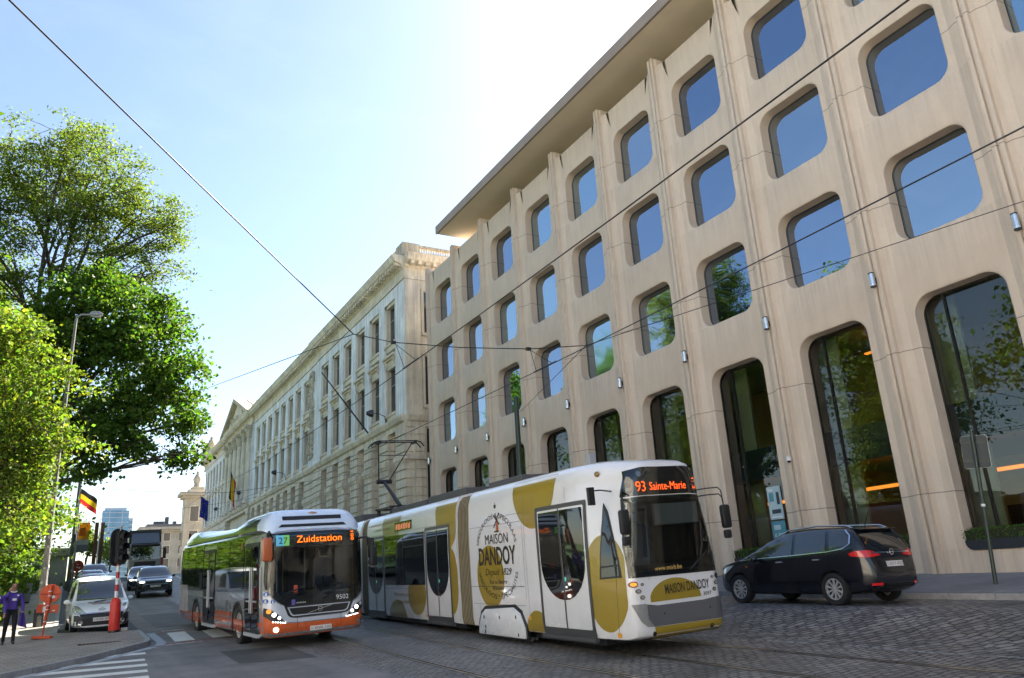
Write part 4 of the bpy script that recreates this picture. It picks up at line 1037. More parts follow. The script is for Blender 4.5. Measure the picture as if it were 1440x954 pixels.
# ------------------------------------------------------------------ trees
M_BARK = mat('bark', (.075, .06, .05), .9, vary=.35, vscale=4, bump=.8, bscale=18)
M_LEAF_LIGHT = leaf_shader('feathery_leaf', (.125, .17, .035), .45, .45, .03)
M_LEAF_DARK = leaf_shader('maple_leaf', (.09, .16, .028), .42, .5, .025)
M_LEAF_YEL = leaf_shader('lime_leaf', (.145, .205, .036), .45, .5, .04)
M_LEAF_MID = leaf_shader('shrub_leaf', (.10, .165, .028), .45, .5, .03)
def curve_pts(a, b, sag, n, r, jit):
    a = Vector(a); b = Vector(b); out = []
    j1 = Vector((r.uniform(-jit, jit), r.uniform(-jit, jit), r.uniform(-jit, jit)))
    for i in range(n + 1):
        t = i / n
        out.append(a.lerp(b, t) + Vector((0, 0, sag * 4 * t * (1 - t))) + j1 * math.sin(math.pi * t))
    return out
def tree(name, base, fork, r0, lobes, nclump, nleaf, clump_r, leaf, m, label, seed, cat='tree', group=None, flat_=.2, limbs=9, flatten=.6, shell=.55, aspect=.6, bark=None, thin=1.0):
    """lobes: list of (centre, radii); clumps of leaves sit through the lobes, limbs reach every lobe and twigs every other clump"""
    r = random.Random(seed); t = empty(name, base, label, cat, group); B = Vector(base)
    mb = MB(); F_ = Vector(fork) - B
    trunk = curve_pts((0, 0, -.3), F_, 0, 6, r, .15)
    mb.tube(trunk, [r0 * (1.35 if i == 0 else 1 - .07 * i) for i in range(7)], 10)
    vol = [a[0] * a[1] * a[2] for c, a in lobes]; tot = sum(vol)
    pts = []; nodes = []
    for (c, a), v in zip(lobes, vol):
        c = Vector(c) - B
        start = trunk[r.choice((4, 5, 6, 6))]
        limb = curve_pts(start, c, .1 * (c - start).length, 6, r, .5); mb.tube(limb, [r0 * .62 * thin * (1 - .12 * i) for i in range(7)], 7); nodes += [(p, r0 * .3) for p in limb[2:]]
        for q in range(limbs):
            d = Vector((r.gauss(0, 1), r.gauss(0, 1), r.gauss(.25, .9))).normalized()
            e = c + Vector((d.x * a[0], d.y * a[1], d.z * a[2])) * r.uniform(.6, .92); s_ = limb[r.choice((2, 3, 4, 5, 6))]
            br = curve_pts(s_, e, r.uniform(-.03, .09) * (e - s_).length, 5, r, .35); mb.tube(br, [r0 * .24 * thin * (1 - .17 * i) for i in range(6)], 5, cap=False); nodes += [(p, r0 * .12) for p in br[1:]]
        k = max(3, round(nclump * v / tot))
        for q in range(k):
            d = Vector((r.gauss(0, 1), r.gauss(0, 1), r.gauss(0, 1))).normalized(); rad = (r.random() ** shell) * r.choice((.8, .95, 1.0, 1.08, 1.22))
            pts.append((c + Vector((d.x * a[0], d.y * a[1], d.z * a[2])) * rad, r.uniform(.55, 1.3)))
    NV = np.array([tuple(p) for p, q in nodes]); rr = np.random.default_rng(seed); cloud = []
    for p, sc in pts:
        j = int(np.argmin(((NV - np.array(p)) ** 2).sum(1))); s_ = nodes[j][0]
        L_ = (p - s_).length
        if L_ > .4: mb.tube(curve_pts(s_, p, .05 * L_, 3, r, .12 * L_ ** .5), [max(.012, nodes[j][1] * .45), .02, .014, .008], 4, cap=False)
        n = max(8, int(nleaf * sc * sc)); g = rr.normal(size=(n, 3)) * np.array([clump_r, clump_r, clump_r * flatten]) * sc * rr.uniform(.55, 1.25, size=3)
        # droop the outer leaves a little
        g[:, 2] -= .25 * (g[:, 0] ** 2 + g[:, 1] ** 2) / (clump_r * sc + .01) * .35
        cloud.append(g + np.array(p))
    tr_me = mb.raw('trunk'); link('trunk', finish(tr_me, bark or M_BARK, 60), t)
    cr = leaf_cloud(np.concatenate(cloud), leaf, seed, flat_, aspect)
    link('crown', finish(cr, m), t)
    return t
g = lambda x, y: (x, y, G(x, y))
# tall feathery tree behind
tree('tall_tree', g(-3.4, 45), (-1.95, 45, 15.0), .36,
     [((-1.0, 45, 23.3), (3.2, 3.2, 2.6)), ((1.9, 45, 21.6), (2.7, 2.4, 2.1)), ((-4.2, 46, 22.5), (3.2, 3.2, 3.0)), ((-1.6, 44, 19.6), (2.8, 2.6, 1.7)), ((1.0, 45.5, 18.9), (2.1, 2.2, 1.6)), ((-5.5, 45, 18.8), (2.8, 3, 2.5)), ((3.1, 45, 19.9), (1.4, 1.5, 1.3)), ((-2.0, 45, 25.6), (1.8, 1.6, 1.3)), ((-.2, 45, 21.2), (2.6, 2.4, 2.0)), ((-.2, 44.5, 16.9), (2.2, 2, 1.3)), ((2.2, 44.5, 17.2), (1.3, 1.5, 1.0)), ((2.6, 45, 18.2), (1.8, 1.8, 1.0)), ((3.7, 45, 21.0), (1.2, 1.4, 1.0)), ((-3.6, 44.5, 16.4), (2.4, 2.2, 1.6))],
     640, 88, .44, .17, M_LEAF_LIGHT, 'tall airy tree with feathery light green leaves and dark forking limbs', 11, flat_=.35, flatten=.36, limbs=6, shell=.5, aspect=.5, thin=.6)
# dark broad-leaved tree leaning over the street
tree('broadleaf_tree', g(-3.6, 42), (-1.2, 42, 8.0), .4,
     [((1.6, 42, 13.6), (2.3, 2.6, 2.4)), ((3.6, 42, 11.4), (2.0, 2.4, 2.3)), ((4.7, 41.5, 8.6), (1.3, 1.6, 1.5)), ((1.6, 42.4, 9.9), (2.0, 2.2, 1.9)), ((-.8, 42, 13.4), (2.2, 2.4, 2.6)), ((.2, 42, 8.4), (1.7, 2.0, 1.5)), ((4.3, 41.6, 6.9), (1.1, 1.2, .8)), ((2.6, 42, 7.6), (1.3, 1.5, .9)), ((1.0, 41.5, 6.5), (.9, 1.1, .6)), ((-3, 43, 11), (2.5, 2.5, 3)), ((.0, 41, 7.0), (1.4, 1.5, 1.3)), ((2.9, 42, 14.6), (1.2, 1.5, 1.2)), ((.4, 42, 15.6), (1.8, 1.8, 1.2))],
     460, 110, .42, .19, M_LEAF_DARK, 'dark green broad-leaved tree leaning out over the roadway', 23, flat_=.1, limbs=6, shell=.45, aspect=.85, thin=.55)
# yellow-green tree in front
tree('lime_tree', g(-4.0, 32.5), (-3.0, 32.5, 4.0), .3,
     [((-2.5, 32.5, 9.3), (1.7, 1.9, 1.6)), ((-1.1, 32.4, 8.2), (.8, 1.0, .8)), ((-1.4, 32.3, 6.9), (1.5, 1.6, 1.3)), ((-.5, 32.5, 5.9), (.7, .9, .6)), ((-1.9, 32.5, 3.6), (1.5, 1.4, 1.0)), ((-2.6, 32.5, 5.2), (2.2, 2, 1.6)), ((-1.5, 32.7, 5.1), (1.2, 1.2, 1.1)), ((-4.6, 33, 7.5), (2.2, 2.2, 2.4))],
     270, 115, .36, .145, M_LEAF_YEL, 'bright yellow-green young tree standing in front of the taller trees', 31, limbs=6, shell=.45, aspect=.7, thin=.6)
# low shrubs under it
tree('large_shrub', g(-3.3, 37.5), (-3.0, 37.5, 1.2), .16,
     [((-2.5, 37.5, 3.5), (1.7, 1.7, 1.9)), ((-1.75, 37.8, 4.6), (.9, 1.2, 1.3)), ((-2.8, 36.5, 2.2), (1.5, 1.5, 1.2)), ((-2.9, 41, 2.6), (1.4, 2.4, 2.2)), ((-3.0, 46, 3.2), (1.5, 2.6, 2.6))], 300, 85, .36, .16, M_LEAF_MID, 'thick green shrub spilling over the hedge beside the pavement', 41, 'shrub', limbs=6, shell=.4)
tree('park_tree', g(-4.2, 52), (-3.8, 52, 5), .3,
     [((-2.6, 52, 7.4), (2.6, 2.5, 2.6)), ((-1.2, 53, 5.2), (1.4, 1.6, 1.7)), ((-5, 52, 9), (3, 3, 4)), ((-1.4, 52.5, 9), (1.6, 2, 2))], 210, 75, .5, .24, M_LEAF_MID, 'mid green tree behind the second grey lamp post', 43, limbs=6)
tree('park_tree', g(-8, 66), (-7.5, 66, 9), .45, [((-7, 66, 18), (4.5, 5, 6)), ((-4.6, 68, 11), (2.6, 4, 4)), ((-10, 64, 14), (4, 5, 6)), ((-8, 67, 23), (3.5, 4, 3.5))], 260, 80, .75, .34, M_LEAF_DARK, 'dense dark tree filling the gap between the leafy crowns', 45, limbs=6)
tree('park_tree', g(-9.5, 50), (-9, 50, 8), .45, [((-9, 50, 16), (4.5, 5, 6)), ((-11, 47, 13), (4, 4, 5)), ((-9, 51, 21.5), (3.6, 4.2, 3.6))], 240, 80, .75, .34, M_LEAF_MID, 'tall mid green park tree mirrored in the middle row of office windows', 46, limbs=6)
tree('park_tree', g(-10, 36), (-9.5, 36, 7), .45, [((-9, 36, 14), (4, 5, 5.5)), ((-11, 33, 12), (4, 4, 5)), ((-9.5, 38, 19.5), (3.8, 4.4, 3.8))], 240, 80, .75, .34, M_LEAF_MID, 'large leafy tree at the outer edge of the park mass', 47, limbs=6)
tree('park_tree', g(-7, 86), (-6.5, 86, 10), .45, [((-5.5, 86, 17), (4.5, 5, 6)), ((-9, 88, 15), (4.5, 4.5, 6)), ((-6, 86, 23), (3.6, 4, 3.5))], 220, 80, .85, .42, M_LEAF_DARK, 'farthest dark street tree seen through the other branches', 49, limbs=6)
tree('park_tree', g(-9, 22), (-8.5, 22, 6), .4, [((-8.5, 22, 12), (4, 4.5, 4.5)), ((-11, 18, 11), (4.5, 4.5, 5))], 170, 75, .7, .36, M_LEAF_DARK, 'dark tree mirrored in the lower office windows', 51, limbs=6)
for k, (x, y, hgt, lab) in enumerate(((-6.2, 46, 6, 'rounded green shrub behind the hedge, nearest the lamp post'), (-6.6, 56, 7, 'rounded green shrub behind the hedge, second from the lamp post'), (-7, 67, 7.5, 'rounded green shrub behind the hedge, third from the lamp post'), (-7.4, 80, 8, 'rounded green shrub behind the hedge, fourth from the lamp post'), (-7, 96, 9, 'rounded green shrub behind the hedge, farthest along the street'))):
    z = G(x, y); tree('large_shrub', (x, y, z), (x + .3, y, z + 1.5), .2, [((x + .6, y, z + hgt * .42), (2.6, 4.6, hgt * .42)), ((x + .2, y + 3, z + hgt * .6), (2.2, 3.2, hgt * .38))], 150, 70, .6, .3, M_LEAF_DARK if k % 2 else M_LEAF_MID, lab, 60 + k, 'shrub', 'shrubs behind the hedge', limbs=5, shell=.4)
tree('far_tree', g(2.2, 118), (2.2, 118, 6.2), .16, [((2.0, 118, 8.0), (1.6, 1.8, 1.9)), ((3.4, 118, 7.4), (1.1, 1.4, 1.3))], 60, 60, .5, .3, M_LEAF_LIGHT, 'small light green tree behind the pair of rusty columns', 53, limbs=4)
tree('far_tree', g(5.6, 128), (5.6, 128, 6.3), .16, [((5.6, 128, 7.9), (1.4, 1.6, 1.7))], 50, 60, .5, .3, M_LEAF_YEL, 'tiny bright green tree beside the traffic light head', 55, limbs=4)
# hedge along the back of the pavement
hp = np.random.default_rng(8).uniform((-3.4, 0, 0), (-2.0, 1, 1), size=(16000, 3)); yy = 33 + hp[:, 1] * 38
xo = np.interp(yy, [33, 55, 71], [0, .25, .75])
zz = np.array([G(-2.5, y) + KERB for y in yy]) + hp[:, 2] * (1.35 + .08 * np.sin(yy * 1.3))
hc = np.stack([hp[:, 0] + xo, yy, zz], axis=1); hc += np.random.default_rng(9).normal(scale=.03, size=hc.shape)
t = empty('hedge', g(-2.7, 33), 'long clipped green hedge along the back of the left pavement', 'hedge')
hc -= np.array(t.location)
link('foliage', finish(leaf_cloud(hc, .13, 77), M_LEAF_DARK), t)
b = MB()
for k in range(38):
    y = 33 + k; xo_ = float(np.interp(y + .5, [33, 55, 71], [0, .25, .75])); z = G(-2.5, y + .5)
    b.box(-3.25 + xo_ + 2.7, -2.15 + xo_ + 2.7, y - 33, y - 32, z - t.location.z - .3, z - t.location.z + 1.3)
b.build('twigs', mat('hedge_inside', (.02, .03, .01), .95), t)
# ------------------------------------------------------------------ street furniture
M_GALV = mat('galvanised_steel', (.33, .33, .34), .5, metal=.35, vary=.25, vscale=2.5)
M_CONCPOLE = mat('weathered_pole', (.2, .19, .175), .8, vary=.35, vscale=3, bump=.3)
M_GREENP = mat('dark_green_paint', (.02, .034, .026), .4, vary=.15)
M_ORANGE = mat('orange_sign', (.62, .085, .02), .55, vary=.12, vscale=8)
M_REDP = mat('red_plastic', (.62, .03, .02), .45, vary=.15, vscale=5)
M_WHITEP = mat('white_reflective', (.75, .75, .74), .4)
M_GREYP = mat('grey_metal', (.3, .31, .33), .5, metal=.3)
def on(x, y, lift=KERB): return (x, y, G(x, y) + lift)
# lamp post on the left pavement
t = empty('street_lamp', on(-.66, 35.5), 'tall grey street lamp with a bent arm, its lower post covered in stickers', 'street lamp')
b = MB(); b.tube([(0, 0, 0), (.0, 0, 2.2), (-.02, 0, 6.5), (.03, 0, 12.05)], [.13, .115, .085, .055], 12); b.lathe([(.19, -.05), (.19, .35), (.14, .5)], n=12); b.build('pole', M_CONCPOLE, t, sm=50)
b = MB(); b.tube([(.03, 0, 12.0), (.06, 0, 12.25), (.2, 0, 12.36), (.55, 0, 12.4)], [.055, .05, .04, .035], 8); b.build('arm', M_GALV, t, sm=50)
b = MB(); b.add([], []); b.prism([(.45, 12.34), (.95, 12.38), (1.02, 12.47), (.85, 12.56), (.55, 12.52)], 'Y', -.14, .14); b.build('lamp_head', M_GALV, t, bevel=.03)
b = MB(); b.box(.55, .95, -.1, .1, 12.31, 12.345); b.build('lens', mat('lamp_lens', (.5, .5, .48), .2), t)
b = MB(); q = random.Random(2)
for k in range(46):
    a = q.uniform(0, 6.28); z = q.uniform(.6, 3.6); b.prism([(.122 * math.cos(a + d), .122 * math.sin(a + d)) for d in (-.35, -.17, 0, .17, .35)] + [(.132 * math.cos(a + d), .132 * math.sin(a + d)) for d in (.35, .17, 0, -.17, -.35)], 'Z', z, z + q.uniform(.05, .12))
b.build('stickers', mat('faded_sticker', (.42, .4, .37), .7, vary=.4, vscale=9), t)
b = MB(); b.box(-.19, .14, -.17, .17, 0, .62); b.build('base_cabinet', M_BLACK, t, bevel=.02)
# second pole
t = empty('street_lamp', on(.28, 63), 'darker slim grey pole standing behind the red sign on the left pavement', 'street lamp')
b = MB(); b.tube([(0, 0, 0), (0, 0, 3), (.05, 0, 11.5)], [.14, .11, .06], 10); b.lathe([(.2, -.05), (.2, .5), (.14, .6)], n=10); b.build('pole', mat('dark_grey_pole', (.09, .09, .09), .6, vary=.2), t, sm=50)
b = MB(); b.tube([(.05, 0, 11.4), (.25, 0, 11.8), (.8, 0, 11.9)], .04, 8); b.prism([(.7, 11.82), (1.25, 11.86), (1.3, 11.96), (.8, 12.0)], 'Y', -.13, .13); b.build('lamp_head', M_GALV, t)
b = MB(); b.box(-.42, -.1, -.05, .05, 4.3, 4.8); b.box(.1, .2, -.2, .2, 3.2, 3.7); b.build('pole_fittings', M_BLACK, t)
# litter bin
t = empty('litter_bin', on(-1.75, 52), 'grey metal litter bin by the hedge on the left pavement', 'bin')
b = MB(); b.prism(rrect(-.25, .25, -.2, .2, .06, 4), 'Z', .08, .95); b.build('body', M_GREYP, t, bevel=.015)
b = MB(); b.prism(rrect(-.28, .28, -.23, .23, .07, 4), 'Z', .95, 1.03); b.build('lid', M_GALV, t, bevel=.01)
b = MB(); b.box(-.15, .15, -.215, -.2, .66, .82); b.build('slot', M_BLACK, t)
b = MB(); b.box(-.2, .2, -.15, .15, 0, .08); b.build('foot', M_BLACK, t)
# gate-like kiosk closing the view along the pavement
t = empty('kiosk', on(-2.2, 69), 'low grey shuttered kiosk at the far end of the left pavement', 'kiosk')
b = MB(); b.box(.0, 2.3, .0, 1.6, 0, 2.2); b.build('body', M_GREYP, t); b = MB(); b.box(-.2, 2.5, -.3, 1.8, 2.2, 2.75); b.build('canopy', mat('kiosk_canopy', (.32, .3, .22), .7), t)
b = MB()
for k in range(11): b.box(.1 + k * .2, .26 + k * .2, -.03, .0, .1, 2.1)
b.build('shutter', M_GALV, t)
# temporary sign seen from behind, on its foot
def road_sign(x, y, lean, m, label, h=1.35, scale=1.0):
    t = empty('roadworks_sign', Matrix.Translation(on(x, y)) @ Matrix.Rotation(R(lean), 4, 'Y') @ Matrix.Rotation(R(-9), 4, 'Z') @ Matrix.Scale(scale, 4), label, 'sign', 'temporary orange signs on the left pavement')
    b = MB(); b.box(-.27, .27, -.2, .2, 0, .09); b.build('foot', m, t, bevel=.02)
    b = MB(); b.tube([(0, 0, .09), (0, 0, .42)], .024, 8); b.tube([(0, 0, .4), (0, 0, 1.62)], .05, 10); b.build('post', m, t, sm=50)
    b = MB(); b.lathe([(0, 0), (.29, 0), (.30, .012), (.29, .03), (.285, .034), (0, .034)], (0, .055, 1.36), axis='Y', n=36); b.build('disc', m, t, sm=40)
    b = MB(); b.box(-.31, .31, .05, .075, .78, 1.03); b.build('plate', m, t, bevel=.01)
    b = MB()
    for z in (.5, .86, .98, 1.28, 1.42): b.tube([(0, 0, z), (0, 0, z + .025)], .056, 10)
    b.box(.06, .15, .035, .05, 1.22, 1.3); b.box(-.13, -.05, .035, .05, .8, .97); b.box(.14, .22, .035, .05, .83, .86)
    b.build('clamps', M_WHITEP, t)
    b = MB(); b.box(-.28, .28, .03, .045, 1.33, 1.36); b.box(-.012, .012, .03, .046, 1.1, 1.63); b.build('braces', mat('brace_dark_orange', (.25, .04, .015), .6), t)  # braces in a dark red-orange of their own
road_sign(-.42, 29.6, 3.5, M_ORANGE, 'bright orange round sign seen from behind, leaning on its foot beside the white van', scale=.98)
road_sign(.62, 60.0, 2, mat('dark_red_sign', (.35, .03, .02), .55), 'dark red round sign standing at the kerb behind the white van', scale=1.2)
# traffic light on a striped pole with a red base
tx, ty = 1.57, 29.6
t = empty('traffic_light', Matrix.Translation(on(tx, ty)) @ Matrix.Rotation(R(-1.2), 4, 'Y'), 'black traffic light on a red and white striped pole with a fat red base', 'traffic light')
b = MB(); b.lathe([(0, .06), (.155, .06), (.165, .1), (.16, .9), (.13, 1.0), (.06, 1.07), (0, 1.07)], n=20); b.build('base_sleeve', M_REDP, t, sm=40)
b = MB(); b.lathe([(0, 0), (.17, 0), (.17, .06), (0, .06)], n=20); b.build('foot', M_BLACK, t, sm=40)
b = MB(); z = 1.07
for k in range(6):
    b.lathe([(.055, z), (.055, z + .2)], n=14, mi=k % 2, cap=False); z += .2
b.lathe([(.055, z), (.055, z + .06)], n=14, mi=1)
b.build('striped_pole', [M_WHITEP, mat('red_band', (.45, .02, .02), .5)], t, sm=40)
# the head: rounded backing board and three hooded lamps that face away to the right
M_TL = mat('black_plastic', (.014, .014, .015), .42, vary=.2, vscale=5)
hz = 2.0
hm = Matrix.Translation((.0, -.02, 0)) @ Matrix.Rotation(R(28), 4, 'Z')
def hx(mb): mb.v = [tuple(hm @ Vector(v)) for v in mb.v]; return mb
b = MB(); b.prism(rrect(-.31, .25, hz + .05, hz + 1.27, .27, 8), 'Y', .03, .07); hx(b).build('backing_board', M_TL, t, bevel=.012)
b = MB(); b.prism(rrect(-.15, .17, hz + .1, hz + 1.2, .1, 5), 'Y', -.16, .03); b.box(-.17, -.15, -.1, .02, hz + .15, hz + 1.15); hx(b).build('housing', M_TL, t, bevel=.02)
for k in range(3):
    c = hz + .3 + k * .35
    b = MB()
    pts = [(.14 * math.cos(R(a)) + .01, c + .14 * math.sin(R(a))) for a in range(-30, 211, 20)]; inn = [(.125 * math.cos(R(a)) + .01, c + .125 * math.sin(R(a))) for a in range(-30, 211, 20)]
    b.prism(pts + inn[::-1], 'Y', -.36, -.16); hx(b).build('hood', M_TL, t)
    b = MB(); b.lathe([(0, -.17), (.12, -.17), (.12, -.15)], (.01, 0, c), axis='Y', n=20); hx(b).build('lens', mat('dark_lens', (.02, .012, .01), .15), t, sm=40)
b = MB(); b.tube([(0, 0, hz - .05), (0, 0, hz + 1.3)], .035, 8); b.lathe([(.05, hz + 1.3), (.05, hz + 1.36), (0, hz + 1.36)], n=10); hx(b).build('bracket', M_GREYP, t)
# stone block at the foot of it
t = empty('kerb_block', on(1.87, 29.65), 'small grey stone block at the foot of the striped traffic light pole', 'stone'); b = MB(); b.box(-.11, .11, -.1, .1, 0, .12); b.build('stone', M_GRAN, t, bevel=.03)
# iron drain grate in the paving
t = empty('drain_cover', on(1.05, 25.9, KERB + .004), 'long brown iron drain cover set in the block paving', 'drain cover'); b = MB(); b.box(-.55, .55, -.1, .1, -.02, .012)
for k in range(11): b.box(-.52 + k * .095, -.47 + k * .095, -.07, .07, .012, .02)
b.build('grate', mat('rusty_iron', (.08, .055, .04), .8, vary=.3, vscale=8), t)
# two tall rusty columns
for x, lab in ((1.98, 'left one of two tall rust-brown square columns above the parked cars'), (2.42, 'right one of two tall rust-brown square columns above the parked cars')):
    t = empty('advertising_column', on(x, 75), lab, 'column', 'pair of rusty columns'); b = MB(); b.box(-.14, .14, -.14, .14, 0, 6.87 - t.location.z); b.build('shaft', mat('rust', (.1, .045, .03), .8, vary=.3, vscale=1.5), t)
    b = MB(); b.box(-.18, .18, -.18, .18, 0, .5); b.build('foot', M_GREYP, t)
t = empty('white_mast', on(2.2, 74.6), 'thin white mast between the two rusty columns', 'mast'); b = MB(); b.tube([(0, 0, 0), (0, 0, 7.2 - t.location.z)], [.06, .03], 6); b.build('shaft', M_WHITEP, t)
# banner on the wall side
t = empty('street_banner', on(.5, 62), 'yellow street banner with pale and grey stripes below it, hung from a post', 'banner')
zb = t.location.z
b = MB(); b.tube([(0, 0, 0), (0, 0, 6.2 - zb)], .05, 8); b.tube([(0, 0, 5.75 - zb), (.75, 0, 5.78 - zb)], .02, 6); b.build('post', M_GALV, t)
b = MB(); b.box(.06, .72, -.01, .01, 4.55 - zb, 5.7 - zb, 0); b.box(.06, .72, -.012, .012, 4.2 - zb, 4.549 - zb, 1); b.box(.06, .72, -.011, .011, 3.75 - zb, 4.199 - zb, 2); b.box(.12, .5, -.014, .014, 4.8 - zb, 5.3 - zb, 3)
b.build('cloth', [cloth('amber_banner', (.62, .33, .02)), cloth('pale_banner', (.5, .5, .5)), cloth('grey_banner', (.22, .22, .26)), cloth('orange_print', (.6, .2, .02))], t)
# orange works barrier far along the kerb
t = empty('works_barrier', on(2.0, 92), 'orange and red works barrier far along the left kerb', 'barrier'); b = MB(); b.box(-.2, 1.6, -.1, .1, .3, 1.1); b.build('panel', M_ORANGE, t); b = MB()
for x in (-.1, 1.5): b.box(x - .05, x + .05, -.3, .3, 0, .3)
b.build('foot', M_BLACK, t)
# distant signal posts at the end of the street
for x, y, h, lab in ((14.9, 120, 5.4, 'slim dark signal post with a red light box at the far end of the street'), (11.3, 118, 2.6, 'short signal post with a small red head by the truck')):
    t = empty('signal_post', (x, y, G(x, y)), lab, 'signal'); b = MB(); b.tube([(0, 0, 0), (0, 0, h)], [.07, .06], 8); b.build('post', M_BLACK, t, sm=50)
    b = MB(); b.prism(rrect(-.16, .16, h - 1.0, h, .08, 4), 'Y', -.15, .1); b.build('head', mat('signal_red', (.2, .02, .02), .5), t)
# green sign post at the right kerb, its sign seen from behind, leaning
t = empty('sign_post', Matrix.Translation((18.5, 10.86, SW(18.5, 10.86))) @ Matrix.Rotation(R(3.2), 4, 'X') @ Matrix.Rotation(R(2), 4, 'Y'), 'dark green leaning sign post with the back of a square sign near the top', 'sign')
b = MB(); b.tube([(0, 0, -.05), (0, 0, 3.45)], .045, 12); b.lathe([(0, 3.45), (.05, 3.45), (.05, 3.5), (0, 3.5)], n=12); b.build('post', M_GREENP, t, sm=50)
b = MB(); b.lathe([(.05, 1.72), (.05, 1.78)], n=12); b.build('sticker', M_WHITEP, t)
pm = Matrix.Translation((0, 0, 3.0)) @ Matrix.Rotation(R(108), 4, 'Z')
b = MB(); b.prism(rrect(-.28, .28, -.38, .38, .05, 4), 'Y', -.075, -.055); b.v = [tuple(pm @ Vector(v)) for v in b.v]; b.build('sign_plate', mat('grey_sign_back', (.03, .04, .042), .5, metal=.2), t)
b = MB(); b.prism(rrect(-.287, .287, -.387, .387, .055, 4), 'Y', -.087, -.0752); b.v = [tuple(pm @ Vector(v)) for v in b.v]; b.build('sign_face', M_WHITEP, t)
b = MB()
for z in (-.22, .22): b.box(-.26, .26, -.055, -.04, z - .02, z + .02)
b.v = [tuple(pm @ Vector(v)) for v in b.v]; b.build('braces', M_GREENP, t)
# green catenary pole
t = empty('catenary_pole', (18.0, 31.3, SW(18.0, 31.3)), 'dark green steel pole holding the tram wires in front of the office', 'pole'); h = 8.42 - t.location.z
b = MB(); b.tube([(0, 0, -.1), (0, 0, h * .62)], [.16, .15], 14); b.tube([(0, 0, h * .62 - .01), (0, 0, h)], [.12, .115], 14); b.build('shaft', M_GREENP, t, sm=50)
b = MB(); b.lathe([(.0, h), (.125, h), (.125, h + .06), (0, h + .08)], n=14); b.lathe([(.13, h - .7), (.13, h - .62)], n=14); b.build('cap', M_GREENP, t, sm=50)

# ------------------------------------------------------------------ rails
def rail(x0, label, y0=-12, y1=120):
    f = lambda y: x0 + .0398 * y
    o = strip('tram_rail', lambda y: f(y) - .035, lambda y: f(y) + .035, y0, y1, M_RAIL, .007, nx=2)
    del o['kind']; tag(o, label, 'rail', 'tram rails in the setts')
    c = strip('groove', lambda y: f(y) + .035, lambda y: f(y) + .075, y0, y1, M_RAIL_GAP, .005, nx=2); del c['kind']; c.parent = o
    c = strip('guard', lambda y: f(y) + .075, lambda y: f(y) + .1, y0, y1, M_RAIL, .007, nx=2); del c['kind']; c.parent = o
rail(5.445, 'steel tram rail nearest the asphalt, running under the front of the bus')
rail(6.88, 'steel tram rail second from the asphalt, clear of both vehicles')
rail(8.27, 'steel tram rail under the door side of the tram')
rail(9.705, 'steel tram rail under the far side of the tram')

# ------------------------------------------------------------------ overhead wires
M_WIRE = mat('wire', (.012, .012, .013), .5)
def wire(pts, r, label, cat='wire', sag=0.0, group='overhead tram wires'):
    P_ = [Vector(p) for p in pts]; out = []
    for a, b in zip(P_, P_[1:]):
        n = max(2, int((b - a).length / 3))
        for i in range(n): t_ = i / n; out.append(a.lerp(b, t_) - Vector((0, 0, sag * 4 * t_ * (1 - t_))))
    out.append(P_[-1]); b = MB(); b.tube(out, r, 6)
    return tag(b.build('overhead_wire', M_WIRE, sm=60), label, cat, group)
wl = lambda y: (6.163 + .04 * y, y, G(6.2, y) + 6.45)
wr = lambda y: (8.99 + .04 * y, y, G(9.2, y) + 6.08)
wire([wl(y) for y in (-6, 0, 4, 8, 13, 17, 22, 29, 40, 60, 90)], .011, 'black contact wire high across the upper office windows')
wire([wr(y) for y in (-6, 0, 4, 8, 13.1, 15.2, 24.5, 40, 60, 90)], .011, 'black contact wire that the pantograph of the tram touches')
N1, N2, N3, E_ = (5.9, 18.44, 6.36), (6.75, 17.83, 6.04), (9.5, 15.75, 5.52), (12.0, 16.8, 6.17)
wire([N1, N2, (8.1, 16.7, 5.7), N3, E_], .013, 'black span wire carrying two hangers across the street')
def ext(a, b, k): a, b = Vector(a), Vector(b); return tuple(a + (b - a) * k)
wire([N1, ext(N1, (-1.34, 10, 7.45), 1.9)], .014, 'long black wire climbing across the open sky to the span wire')
wire([N1, ext(N1, (5.43, 40, 10.21), 1.12)], .012, 'thin black wire running from the span wire into the broad-leaved tree')
wire([E_, (18.0, 30.93, 7.7)], .011, 'short black wire between the span wire and the green pole')
wire([E_, ext((12.0, 16.77, 6.16), (20.9, 8.8, 8.70), 1.0)], .011, 'lower black anchor wire fixed to the office front near a wall lamp')
for (top, c, lab) in ((N2, wl(16.9), 'small hanger dropping from the span wire to the contact wire nearest the museum'), (N3, wr(15.2), 'small hanger dropping from the span wire to the contact wire above the tram')):
    t = empty('wire_hanger', top, lab, 'wire hanger', 'hangers of the tram wires'); T = Vector(top); c = Vector(c) - T
    b = MB(); b.box(-.06, .06, -.04, .04, -.035, .035); b.build('clamp', M_BLACK, t)
    b = MB(); b.tube([(0, 0, 0), c + Vector((0, -.35, 0))], .009, 5); b.tube([(.05, 0, 0), c + Vector((0, .4, 0))], .009, 5); b.build('hanger_rod', M_WIRE, t)
    b = MB(); b.tube([c + Vector((0, -.5, .01)), c + Vector((0, .5, .01))], .02, 6); b.build('wire_clip', M_BLACK, t)
for k, (y, z) in enumerate(((58, 6.6), (84, 7.6), (112, 8.6))):
    a = (2.0, y + 6, G(2, y) + 7.4); b_2 = (20.3, y + 4, G(12, y) + 8.2)
    wire([a, (9.5, y + 1, G(9, y) + 6.3), b_2], .014, ['nearest', 'middle', 'farthest'][k] + ' of three thin cross wires in front of the museum windows', sag=.1)
